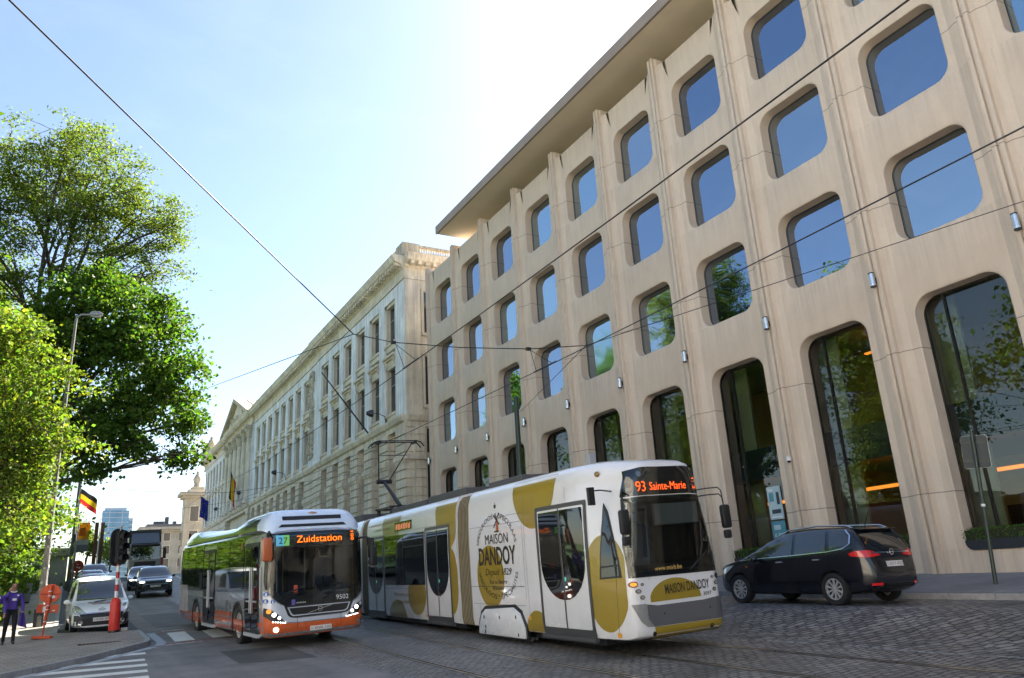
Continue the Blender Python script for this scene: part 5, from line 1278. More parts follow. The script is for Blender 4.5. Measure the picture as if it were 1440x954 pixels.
# ------------------------------------------------------------------ shared vehicle materials
def grime(m, z0=.25, z1=.95, amt=.5, col=(.10, .085, .07)):
    N, L, P = nodes_of(m)
    tc = N.new('ShaderNodeTexCoord'); sx = N.new('ShaderNodeSeparateXYZ'); L.new(tc.outputs['Object'], sx.inputs['Vector'])
    a = N.new('ShaderNodeMapRange'); a.inputs['From Min'].default_value = z1; a.inputs['From Max'].default_value = z0; L.new(sx.outputs['Z'], a.inputs['Value'])
    nz = N.new('ShaderNodeTexNoise'); nz.inputs['Scale'].default_value = 2.5; nz.inputs['Detail'].default_value = 8; nz.inputs['Roughness'].default_value = .7; L.new(tc.outputs['Object'], nz.inputs['Vector'])
    b = N.new('ShaderNodeMapRange'); b.inputs['From Min'].default_value = .35; b.inputs['From Max'].default_value = .75; b.inputs['To Min'].default_value = .15; L.new(nz.outputs['Fac'], b.inputs['Value'])
    k = N.new('ShaderNodeMath'); k.operation = 'MULTIPLY'; L.new(a.outputs['Result'], k.inputs[0]); L.new(b.outputs['Result'], k.inputs[1])
    k2 = N.new('ShaderNodeMath'); k2.operation = 'MULTIPLY_ADD'; k2.inputs[1].default_value = amt; L.new(k.outputs[0], k2.inputs[0])
    b2 = N.new('ShaderNodeMapRange'); b2.inputs['From Min'].default_value = .5; b2.inputs['From Max'].default_value = .9; b2.inputs['To Max'].default_value = .12; L.new(nz.outputs['Fac'], b2.inputs['Value']); L.new(b2.outputs['Result'], k2.inputs[2])
    mx = N.new('ShaderNodeMix'); mx.data_type = 'RGBA'; mx.inputs['A'].default_value = P.inputs['Base Color'].default_value; mx.inputs['B'].default_value = (*col, 1); L.new(k2.outputs[0], mx.inputs['Factor'])
    L.new(mx.outputs['Result'], P.inputs['Base Color'])
    r = N.new('ShaderNodeMapRange'); r.inputs['To Min'].default_value = P.inputs['Roughness'].default_value; r.inputs['To Max'].default_value = .65; L.new(k2.outputs[0], r.inputs['Value']); L.new(r.outputs['Result'], P.inputs['Roughness'])
    return m
def gloss(name, c, rough=.22, coat=.8, **k): return mat(name, c, rough, coat=coat, **k)
M_GLASSB = mat('dark_vehicle_glass', (.006, .007, .008), .03, spec=.9, ior=1.55)
M_GLASST = mat('tinted_glass', (.014, .016, .016), .015, spec=.8, ior=1.7)
M_SCREEN = clear_glass('windscreen_glass', (.62, .68, .66), 1.5)
M_CAB = mat('cab_lining', (.035, .035, .037), .8); M_CABP = mat('cab_grey', (.13, .13, .135), .6); M_SEAT = mat('seat_cloth', (.06, .07, .12), .9)
def inset(poly, kx, kz, c): return [(c[0] + (a - c[0]) * kx, c[1] + (b - c[1]) * kz) for a, b in poly]
def pocket(me, poly, y0, y1, m_body):
    b = MB(); b.prism(poly, 'Y', y0, y1); me.materials.clear(); me.materials.append(m_body); return carve(me, [(b, M_CAB)])
M_RUBBER = mat('rubber', (.014, .014, .015), .75, vary=.2, vscale=20)
M_TRIM = mat('black_trim', (.012, .012, .013), .4)
M_CHROME = mat('chrome', (.7, .7, .72), .12, metal=1)
M_ALLOY = mat('alloy', (.62, .62, .64), .35, metal=.5)
M_PLATE = mat('white_number_plate', (.72, .72, .7), .4)
M_PLATER = mat('dark_red_plate_ink', (.2, .01, .015), .5)
M_WELL = mat('wheel_well', (.008, .008, .008), .9)
M_REDL = mat('red_lamp', (.36, .008, .01), .12, coat=1, emit=(1, .03, .02), estr=.03)
M_LED = mat('led_white', (.9, .9, .9), .2, emit=(1, .97, .9), estr=2.2)
M_AMBER = mat('amber_lamp', (.7, .25, .02), .2, emit=(1, .25, .02), estr=.22)
M_CLEARL = mat('lamp_glass', (.55, .55, .55), .1, metal=.6)
M_MATRIX = mat('orange_display', (.2, .05, 0), .5, emit=(1, .17, .008), estr=.5)
M_MATRIX2 = mat('red_orange_display', (.2, .04, 0), .5, emit=(1, .10, .018), estr=.42)
M_DKTEXT = mat('dark_lettering', (.03, .022, .012), .5)
M_WTEXT = mat('white_lettering', (.75, .75, .75), .4)

def wheel(parent, x, y, r, wdt, side, m_rim=None, spokes=10, steel=False, name='wheel'):
    """axle along x; side -1: the outer face looks towards -x"""
    w_ = empty(name, (0, 0, 0)); w_.parent = parent; w_.location = (x, y, r); s = side
    b = MB(); i = r * .66; h = wdt / 2
    b.lathe([(i, -s * h * .9), (r * .93, -s * h), (r, -s * h * .6), (r, s * h * .6), (r * .96, s * h * .92), (r * .8, s * h), (i, s * h * .86)], axis='X', n=36, cap=False); b.build('tyre', M_RUBBER, w_, sm=45)
    b = MB()
    if steel:
        b.lathe([(0, s * h * .35), (r * .18, s * h * .38), (r * .2, s * h * .5), (r * .34, s * h * .5), (r * .4, s * h * .1), (r * .56, s * h * .2), (r * .62, s * h * .75), (r * .66, s * h * .86), (r * .67, s * h * .5)], axis='X', n=36)
        for k in range(10):
            a = 2 * math.pi * k / 10; b.lathe([(0, s * h * .62), (.02, s * h * .6), (.02, s * h * .4)], (0, r * .28 * math.cos(a), r * .28 * math.sin(a)), axis='X', n=8)
        b.build('rim', m_rim or M_GREYP, w_, sm=40)
    else:
        b.lathe([(r * .6, s * h * .3), (r * .62, s * h * .9), (r * .67, s * h * .86), (r * .67, s * h * .3)], axis='X', n=36, cap=False)
        b.lathe([(0, s * h * .74), (r * .09, s * h * .74), (r * .11, s * h * .5)], axis='X', n=16)
        for k in range(spokes):
            a = 2 * math.pi * (k + .5) / spokes; d = Vector((0, math.cos(a), math.sin(a))); q = Vector((0, -math.sin(a), math.cos(a)))
            p0, p1 = d * r * .08, d * r * .63; w0, w1 = r * .035, r * .06; X0 = Vector((s * h * .7, 0, 0)); X1 = Vector((s * h * .82, 0, 0)); Z_ = Vector((-s * h * .35, 0, 0))
            vs = [p0 + q * w0 + X0, p1 + q * w1 + X1, p1 - q * w1 + X1, p0 - q * w0 + X0]; vs += [v + Z_ for v in vs]
            b.add(vs, [(0, 1, 2, 3), (7, 6, 5, 4), (0, 4, 5, 1), (1, 5, 6, 2), (2, 6, 7, 3), (3, 7, 4, 0)])
        b.build('rim', m_rim or M_ALLOY, w_, sm=35)
        b = MB(); b.lathe([(0, s * h * .2), (r * .5, s * h * .2), (r * .5, s * h * .1), (0, s * h * .1)], axis='X', n=24); b.build('brake_disc', mat('brake', (.05, .05, .05), .6) if 'brake' not in bpy.data.materials else bpy.data.materials['brake'], w_, sm=40)
    return w_

# ------------------------------------------------------------------ cars
def car_body(L_, top, belt, plan, zb, nose, H_over=None, tumble=.74, levels=2, n=34, side=None):
    """top/belt/plan: tables over y (0 at the nose); belt: shoulder height; plan: half width; zb: sill height"""
    st = []
    ys = [0] + [L_ * (.5 - .5 * math.cos(math.pi * (i + .6) / (n))) for i in range(n - 1)] + [L_]
    for y in ys:
        w_ = smooth_table(plan, y); zt = smooth_table(top, y); zc = min(smooth_table(belt, y), zt - .015); z0 = smooth_table(zb, y) if isinstance(zb, list) else zb
        gh = max(0.0, zt - zc); wr_ = w_ * (1 - (1 - tumble) * min(1, gh / .6))
        zm = z0 + (zc - z0) * .5
        half = [(0, z0), (w_ * .6, z0), (w_ * .93, z0 + .02), (w_ * .985, z0 + .14), (w_ * 1.0, zm), (w_ * .985, zc - .05), (w_ * .95 if gh < .12 else w_ * .955, zc + .004),
                (wr_ + (w_ * .945 - wr_) * .5, zc + gh * .5), (wr_ * .99, zt - gh * .13 - .005), (wr_ * .86, zt - gh * .025), (wr_ * .45, zt + .012), (0, zt + .02)]
        ring = [Vector((x, y, z)) for x, z in half] + [Vector((-x, y, z)) for x, z in reversed(half[1:-1])]
        st.append(ring)
    me = loft(st).mesh('body')
    return subdivided(me, levels) if levels else me

def plate(parent, bvh, view, s, x0, x1, z0, z1, ink=None, name='number_plate', off=.012):
    p = decal(name, bvh, view, [(x0, z0), (x1, z0), (x1, z1), (x0, z1)], M_PLATE, parent, off)
    lettering('plate_text', bvh, view, s, x0 + .07 * (x1 - x0), x1 - .05 * (x1 - x0), z0 + .22 * (z1 - z0), z1 - .2 * (z1 - z0), ink or M_PLATER, p, off + .004)
    return p
def mirror_pair(t, y, z, w_, m, size=(.1, .07, .075)):
    for s in (-1, 1):
        b = MB(); b.ball((s * (w_ + .12), y, z), size, 14, 10); b.bar((s * (w_ - .06), y, z - .04), (s * (w_ + .06), y, z - .03), .05, .03)
        b.build('mirror', m, t, sm=60)
def mirrored(poly): return [(-a, b) for a, b in reversed(poly)]
def cut_wheels(me, ys, r, w_, m_body, depth=.3, z=None):
    cs = []
    for y in ys:
        for s in (-1, 1):
            b = MB(); b.lathe([(0, s * (w_ - depth)), (r, s * (w_ - depth)), (r, s * (w_ + .3)), (0, s * (w_ + .3))], (0, y, z or r * .9), axis='X', n=40); cs.append((b, M_WELL))
    me.materials.clear(); me.materials.append(m_body)
    o = carve(me, cs)
    o.polygons.foreach_set('use_smooth', [True] * len(o.polygons)); o.set_sharp_from_angle(angle=R(35))
    return o

# --- dark blue people carrier parked at the right kerb (seen from behind; nose towards +y)
def people_carrier():
    L_ = 4.656; t = empty('people_carrier', ground_matrix(15.42, 11.08, -.006, .0) @ Matrix.Translation((0, L_, 0)) @ Matrix.Rotation(math.pi, 4, 'Z'), 'dark blue people carrier parked at the right kerb, seen from its rear corner', 'car')
    paint_ = grime(gloss('dark_blue_paint', (.003, .004, .010), .2, coat=.6), .2, .7, .12)
    top = [(0, .58), (.06, .74), (.35, .90), (.95, 1.02), (1.25, 1.12), (2.0, 1.5), (2.45, 1.62), (3.1, 1.655), (3.9, 1.63), (4.22, 1.585), (4.36, 1.42), (4.52, 1.12), (4.58, 1.02), (4.62, .8), (4.656, .6)]
    belt = [(0, .56), (.3, .82), (1.0, .95), (2.0, 1.03), (3.6, 1.10), (4.3, 1.16), (4.5, 1.02), (4.656, .6)]
    plan = [(0, .52), (.1, .68), (.35, .83), (.8, .91), (1.5, .93), (3.2, .935), (4.1, .90), (4.45, .83), (4.6, .72), (4.656, .6)]
    zb = [(0, .3), (.4, .22), (2, .2), (4.2, .22), (4.6, .34), (4.656, .42)]
    me = car_body(L_, top, belt, plan, zb, 0, tumble=.72)
    bv = bvh_of(me); R_ = .335; WY = (.93, 3.72)
    link('body', cut_wheels(me, WY, .385, .93, paint_, z=.35), t)
    # near side is the car's own left: local +x
    for vw in ('R', 'L'):
        g1 = [(1.02, 1.02), (1.62, 1.045), (1.66, 1.33)]; g1 = [(.98, .995), (1.45, 1.03), (1.45, 1.225)]
        decal('quarter_window', bv, vw, [(1.05, 1.02), (1.5, 1.035), (1.5, 1.2), (1.25, 1.1)], M_GLASST, t)
        decal('window', bv, vw, [(1.55, 1.035), (2.66, 1.075), (2.62, 1.565), (2.3, 1.54), (1.95, 1.42), (1.55, 1.23)], M_GLASST, t)
        decal('window', bv, vw, [(2.74, 1.078), (3.62, 1.12), (3.55, 1.57), (2.7, 1.575)], M_GLASST, t)
        decal('window', bv, vw, [(3.7, 1.125), (4.05, 1.17), (4.19, 1.27), (4.17, 1.42), (4.05, 1.53), (3.64, 1.57)], M_GLASST, t)
        ln = [(1.0, .99), (1.55, 1.015), (2.7, 1.055), (3.66, 1.1), (4.06, 1.15), (4.23, 1.26), (4.22, 1.43), (4.08, 1.55)]
        up_ = [(a + (.0 if i < 5 else -.03), b + .018 if i < 5 else b - .002) for i, (a, b) in enumerate(ln)]
        decal('chrome_strip', bv, vw, [[ln[i], ln[i + 1], up_[i + 1], up_[i]] for i in range(len(ln) - 1)], M_CHROME, t, .012)
        for y in (2.3, 3.37): 
            b = MB(); s = 1 if vw == 'R' else -1; p = cast(bv, vw, y, .93 + .02 * (y - 2.3), .02); b.prism(rrect(y - .09, y + .09, p.z - .016, p.z + .016, .014, 4), 'X', p.x - .018, p.x + .018); b.build('door_handle', M_CHROME, t, bevel=.006)
        dl = [[(y0, .34), (y0 + .008, .34), (y0 + .008, 1.05), (y0, 1.05)] for y0 in (1.52, 2.69, 3.66)]
        decal('door_gap', bv, vw, dl, M_TRIM, t, .003)
        decal('indicator', bv, vw, rrect(1.2, 1.28, .84, .87, .012, 3), bpy.data.materials.get('amber_glass') or mat('amber_glass', (.5, .2, .03), .2), t, .006)
    for s in (-1, 1):
        b = MB(); b.tube([cast(bv, 'T', s * .56, y, .0 + z) for y, z in ((2.2, .0), (2.4, .045), (3.2, .05), (4.0, .04), (4.2, .0))], .02, 8); b.build('roof_rail', M_CHROME, t, sm=60)
    decal('rear_window', bv, 'B', [(-.66, 1.09), (.66, 1.09), (.585, 1.55), (-.585, 1.55)], M_GLASST, t, .008, .08)
    decal('windscreen', bv, 'F', [(-.74, 1.1), (.74, 1.1), (.6, 1.55), (-.6, 1.55)], M_GLASST, t, .008, .08)
    sp = MB(); sp.prism([(4.12, 1.60), (4.36, 1.565), (4.37, 1.535), (4.1, 1.575)], 'X', -.6, .6); sp.build('spoiler', paint_, t, bevel=.012)
    decal('brake_light', bv, 'B', [(-.2, 1.552), (.2, 1.552), (.2, 1.572), (-.2, 1.572)], M_REDL, t, .012)
    for s in (1, -1):
        q = [(.34, 1.0), (.6, .965), (.78, .96), (.84, 1.0), (.84, 1.1), (.7, 1.11), (.5, 1.07)]
        q = q if s > 0 else mirrored(q)
        tl_ = decal('tail_light', bv, 'B', q, M_REDL, t, .012, .06)
        sq = [(4.24, .995), (4.5, .97), (4.46, 1.1), (4.3, 1.095), (4.2, 1.05)]
        o = decal('side_lens', bv, 'R' if s > 0 else 'L', sq, M_REDL, tl_, .012, .06)
        rf = rrect(.5, .74, .40, .45, .02, 3); rf = rf if s > 0 else mirrored(rf)
        decal('reflector', bv, 'B', rf, M_REDL, t, .012, .06)
    decal('chrome_strip', bv, 'B', [(-.62, 1.035), (.62, 1.035), (.6, 1.062), (-.6, 1.062)], M_CHROME, t, .015, .08)
    b = MB(); c = cast(bv, 'B', 0, 1.05, .03); b.lathe([(.052, 0), (.065, 0), (.065, .012), (.052, .012)], tuple(c), axis='Y', n=28, cap=False); b.bar(c + Vector((.06, .005, -.01)), c + Vector((-.06, .005, .01)), .014); b.build('badge', M_CHROME, t)
    plate(t, bv, 'B', '1-EXY-422', .27, -.27, .76, .87)
    decal('tailgate_gap', bv, 'B', [[(-.66, .64), (.66, .64), (.66, .648), (-.66, .648)], [(-.67, .64), (-.662, .64), (-.7, .96), (-.708, .96)], [(.662, .64), (.67, .64), (.708, .96), (.7, .96)]], M_TRIM, t, .004)
    decal('bumper_trim', bv, 'B', [(-.7, .34), (.7, .34), (.78, .41), (-.78, .41)], M_TRIM, t, .008)
    b = MB(); b.tube([cast(bv, 'B', -.3, 1.12, .03), cast(bv, 'B', .12, 1.2, .035)], .012, 6); b.build('rear_wiper', M_TRIM, t)
    a = cast(bv, 'T', 0, 4.05, 0); b = MB(); b.tube([a, a + Vector((0, .18, .36))], [.012, .005], 6); b.build('aerial', M_TRIM, t)
    mirror_pair(t, 1.62, 1.03, .9, paint_)
    decal('headlight', bv, 'R', [(.12, .72), (.55, .86), (.8, .9), (.5, .72), (.2, .66)], M_CLEARL, t, .01); decal('headlight', bv, 'L', [(.12, .72), (.55, .86), (.8, .9), (.5, .72), (.2, .66)], M_CLEARL, t, .01)
    for y in WY:
        for s in (-1, 1): wheel(t, s * .815, y, R_, .22, s, spokes=10)
    return t
people_carrier()

# --- a generic passenger car seen mostly from the front (nose at y = 0, looking to -y)
def front_car(name, x, y, heading, label, cat, L_, W_, top, belt, plan, zb, paint_, WY, wr, glass_y, screen, grille=None, lamps=None, lit=False, plate_s=None, plate_box=None, extra=None, tumble=.74, side_win=None, group=None, lift=0.0, under=None):
    t = empty(name, ground_matrix(x, y, heading, lift), label, cat, group)
    me = car_body(L_, top, belt, plan, zb, 0, tumble=tumble); bv = bvh_of(me)
    link('body', cut_wheels(me, WY, wr * 1.13, W_, paint_, z=wr * 1.04), t)
    decal('windscreen', bv, 'F', screen, M_GLASST, t, .008, .08)
    for vw in ('L', 'R'):
        for q in (side_win or []): decal('window', bv, vw, q, M_GLASST, t, .008, .1)
        for q in (glass_y or []): decal('door_gap', bv, vw, [[(q, zb[1][1] + .12 if isinstance(zb, list) else zb + .12), (q + .01, zb[1][1] + .12 if isinstance(zb, list) else zb + .12), (q + .01, 1.0), (q, 1.0)]], M_TRIM, t, .003)
    if grille: decal('grille', bv, 'F', grille, M_TRIM, t, .008, .08)
    if under: decal('bumper', bv, 'F', under, M_TRIM, t, .006, .08)
    for q in (lamps or []):
        o = decal('headlight', bv, 'F', q, M_CLEARL, t, .012, .05); decal('headlight', bv, 'F', mirrored(q), M_CLEARL, t, .012, .05)
        if lit:
            c = (sum(p[0] for p in q) / len(q), sum(p[1] for p in q) / len(q))
            for s in (-1, 1): decal('running_light', bv, 'F', ell(s * c[0], c[1], .13, .035, 14), M_LED, t, .02, .05)
    if plate_s: plate(t, bv, 'F', plate_s, *plate_box)
    mirror_pair(t, screen[0][1] * 0 + (WY[0] + .72), belt[2][1] + .08, W_ - .03, M_TRIM if paint_ is None else paint_)
    for yy in WY:
        for s in (-1, 1): wheel(t, s * (W_ - .12), yy, wr, .21, s, spokes=10)
    if extra: extra(t, bv)
    return t
# white van
def van_extra(t, bv):
    decal('bumper', bv, 'F', [(-.87, .22), (.87, .22), (.88, .64), (.6, .69), (-.6, .69), (-.88, .64)], M_TRIM, t, .01, .08)
    b = MB(); b.box(-.45, .45, -.03, .0, .4, .5); 
    c = cast(bv, 'F', 0, .78, .02)
    b = MB()
    for z in (0, .055): b.tube([c + Vector((-.11, .01, z - .05)), c + Vector((0, -.01, z)), c + Vector((.11, .01, z - .05))], .014, 6)
    b.build('badge', M_CHROME, t)
    decal('chrome_strip', bv, 'F', [(-.55, .7), (.55, .7), (.6, .72), (-.6, .72)], M_CHROME, t, .012, .08)
    for s in (-1, 1):
        m = decal('bonnet_emblem', bv, 'T', ringpoly(ell(s * .13, .62, .15, .1, 20), ell(s * .13, .62, .11, .065, 20)), mat('dark_red_print', (.16, .015, .02), .5) if s < 0 else bpy.data.materials['dark_red_print'], t, .012, 0)
    decal('fog_light', bv, 'F', ell(-.62, .42, .07, .06, 16), M_CLEARL, t, .015, .1); decal('fog_light', bv, 'F', ell(.62, .42, .07, .06, 16), M_CLEARL, t, .015, .1)
    a = cast(bv, 'T', 0, 1.75, 0); b = MB(); b.tube([a, a + Vector((0, .12, .3))], [.01, .004], 6); b.build('aerial', M_TRIM, t)
    for s in (-1, 1):
        b = MB(); b.tube([cast(bv, 'F', s * .1 - .3, .99, .03), cast(bv, 'F', s * .1 + .28, 1.05, .03)], .012, 6); b.build('wiper', M_TRIM, t)
front_car('delivery_van', 1.25, 30.9, .042, 'small white delivery van with a dark bumper parked behind the striped pole', 'van', 4.38, .905,
          [(0, .62), (.08, .74), (.5, .93), (1.05, 1.06), (1.2, 1.14), (1.85, 1.68), (2.2, 1.8), (3.2, 1.84), (4.2, 1.8), (4.34, 1.5), (4.38, .7)],
          [(0, .6), (.4, .8), (1.1, .98), (2.0, 1.06), (4.2, 1.1), (4.38, .7)], [(0, .66), (.1, .78), (.4, .87), (.9, .905), (4.2, .9), (4.38, .84)], [(0, .26), (1, .2), (4.38, .26)],
          grime(gloss('white_van_paint', (.82, .83, .84), .25), .3, .8, .3), (.9, 3.62), .32, (1.7, 2.7), [(-.74, 1.09), (.74, 1.09), (.655, 1.7), (-.655, 1.7)],
          lamps=[[(.48, .72), (.78, .68), (.86, .78), (.84, .96), (.7, .93)]], plate_s='1-KQB-209', plate_box=(-.26, .26, .44, .56), extra=van_extra, tumble=.8,
          side_win=[[(1.35, 1.14), (2.6, 1.14), (2.6, 1.66), (2.0, 1.66)]])
# dark off-roader coming down the street, lights on
def suv_extra(t, bv):
    decal('lower_grille', bv, 'F', [(-.5, .42), (.5, .42), (.55, .5), (-.55, .5)], M_TRIM, t, .01, .08)
    decal('skid_plate', bv, 'F', [(-.55, .36), (.55, .36), (.55, .395), (-.55, .395)], M_CHROME, t, .014, .08)
SUVT = [(0, .72), (.05, .88), (.4, .99), (1.2, 1.06), (1.4, 1.12), (2.1, 1.55), (2.5, 1.64), (3.6, 1.62), (4.3, 1.5), (4.7, 1.0), (4.8, .7)]
SUVB = [(0, .7), (.4, .93), (1.2, 1.02), (2, 1.08), (4.3, 1.14), (4.8, .7)]; SUVP = [(0, .7), (.1, .84), (.4, .93), (1, .96), (4, .95), (4.8, .8)]
M_DARKCAR = gloss('black_green_paint', (.010, .016, .018), .15, coat=1)
front_car('offroad_car', 4.66, 50.9, -.045, 'dark off-road car with lit headlights leading the oncoming traffic', 'car', 4.8, .96, SUVT, SUVB, SUVP, [(0, .34), (1, .28), (4.8, .34)], M_DARKCAR, (.9, 3.78), .37, (1.6, 2.7),
          [(-.74, 1.13), (.74, 1.13), (.63, 1.56), (-.63, 1.56)], grille=[(-.48, .76), (.48, .76), (.56, .92), (-.56, .92)], lamps=[[(.5, .8), (.86, .84), (.88, .93), (.56, .92)]], lit=True, plate_s='1-TVL-660', plate_box=(-.27, .27, .58, .69), extra=suv_extra,
          side_win=[[(1.5, 1.12), (2.6, 1.13), (2.6, 1.52), (2.2, 1.5)], [(2.7, 1.13), (3.8, 1.16), (3.7, 1.5), (2.7, 1.52)]])
SEDT = [(0, .6), (.05, .7), (.5, .84), (1.3, .95), (1.5, 1.0), (2.2, 1.38), (2.6, 1.45), (3.2, 1.42), (3.9, 1.12), (4.4, .98), (4.5, .65)]
SEDB = [(0, .58), (.4, .78), (1.3, .9), (2, .95), (4.2, .98), (4.5, .64)]; SEDP = [(0, .6), (.1, .74), (.4, .85), (1, .89), (4, .88), (4.5, .72)]
def saloon(x, y, h, label, paint_, lit=False, group=None, s=None, lift=0.0):
    return front_car('saloon_car', x, y, h, label, 'car', 4.5, .89, SEDT, SEDB, SEDP, [(0, .24), (1, .2), (4.5, .26)], paint_, (.88, 3.5), .32, (1.6, 2.6), [(-.68, .98), (.68, .98), (.58, 1.38), (-.58, 1.38)],
                     grille=[(-.4, .56), (.4, .56), (.42, .68), (-.42, .68)], lamps=[[(.46, .62), (.78, .66), (.8, .75), (.5, .71)]], lit=lit, group=group, plate_s=s, plate_box=(-.26, .26, .42, .52), lift=lift,
                     side_win=[[(1.6, 1.0), (2.6, 1.0), (2.6, 1.36), (2.2, 1.33)], [(2.7, 1.0), (3.7, 1.02), (3.2, 1.32), (2.7, 1.36)]])
saloon(4.55, 58.5, -.05, 'dark blue saloon following close behind the off-road car', gloss('navy_paint', (.012, .02, .04), .18, coat=1), True, s='1-JHB-418')
PK = 'cars parked along the left kerb'
saloon(1.6, 57.0, .03, 'silver-blue car parked between a pale car and a tall dark one', gloss('silver_blue_paint', (.3, .36, .4), .25, metal=.4), group=PK)
saloon(1.55, 50.5, .03, 'pale green-grey car parked nearest behind the white van', gloss('pale_grey_paint', (.26, .32, .31), .25, metal=.4), group=PK)
front_car('family_car', 1.95, 64, .03, 'tall dark car rising above the pale cars in the parked row', 'car', 4.8, .96, SUVT, SUVB, SUVP, [(0, .34), (1, .28), (4.8, .34)], gloss('charcoal_paint', (.02, .024, .03), .2, coat=1), (.9, 3.78), .37, (1.6, 2.7), [(-.74, 1.13), (.74, 1.13), (.63, 1.56), (-.63, 1.56)], group=PK,
          lamps=[[(.5, .8), (.86, .84), (.88, .93), (.56, .92)]])
saloon(1.9, 71.5, .03, 'dark saloon at the far end of the parked row', gloss('dark_grey_paint', (.03, .03, .032), .25), group=PK)
# lorry behind them
def lorry():
    t = empty('lorry', ground_matrix(5.75, 73, -.05), 'grey lorry with a tall dark box body waiting behind the oncoming cars', 'lorry')
    cabm = gloss('grey_lorry_paint', (.2, .2, .2), .35, coat=.3); boxm = mat('dark_box', (.035, .045, .06), .35, vary=.2, vscale=1)
    b = MB(); b.prism([(.0, .6), (0, 1.55), (.12, 2.62), (.5, 2.85), (2.0, 2.9), (2.0, .6)], 'X', -1.2, 1.2); me = b.mesh('cab'); bv = bvh_of(me); link('cab', finish(me, cabm, 30), t)
    b = MB(); b.box(-1.25, 1.25, 2.15, 9.5, .95, 4.0); b.build('cargo_box', boxm, t, bevel=.03)
    b = MB(); b.prism([(.5, 2.9), (2.0, 3.75), (2.0, 2.9)], 'X', -1.05, 1.05); b.build('wind_deflector', boxm, t, bevel=.03)
    b = MB(); b.box(-1.1, 1.1, -.1, .4, 2.72, 2.82); b.build('sun_visor', M_TRIM, t)
    decal('windscreen', bv, 'F', [(-1.1, 1.6), (1.1, 1.6), (1.05, 2.6), (-1.05, 2.6)], M_GLASST, t, .01, .3)
    decal('grille', bv, 'F', [(-.8, .95), (.8, .95), (.8, 1.45), (-.8, 1.45)], M_TRIM, t, .01, .3)
    b = MB(); b.box(-1.22, 1.22, -.12, .3, .35, .8); b.build('bumper', M_TRIM, t, bevel=.03)
    for s in (-1, 1):
        b = MB(); b.prism(rrect(s * 1.45 - .12, s * 1.45 + .12, 1.6, 2.5, .05, 4), 'Y', -.15, .02); b.bar((s * 1.2, .1, 2.4), (s * 1.4, -.05, 2.4), .04); b.build('mirror', M_TRIM, t)
        decal('headlight', bv, 'F', rrect(s * .95 - .18, s * .95 + .18, .62, .82, .04, 4), M_LED if s < 0 else M_CLEARL, t, .13, .3)
        for y in (1.1, 7.6): wheel(t, s * 1.05, y, .5, .3, s, steel=True)
lorry()
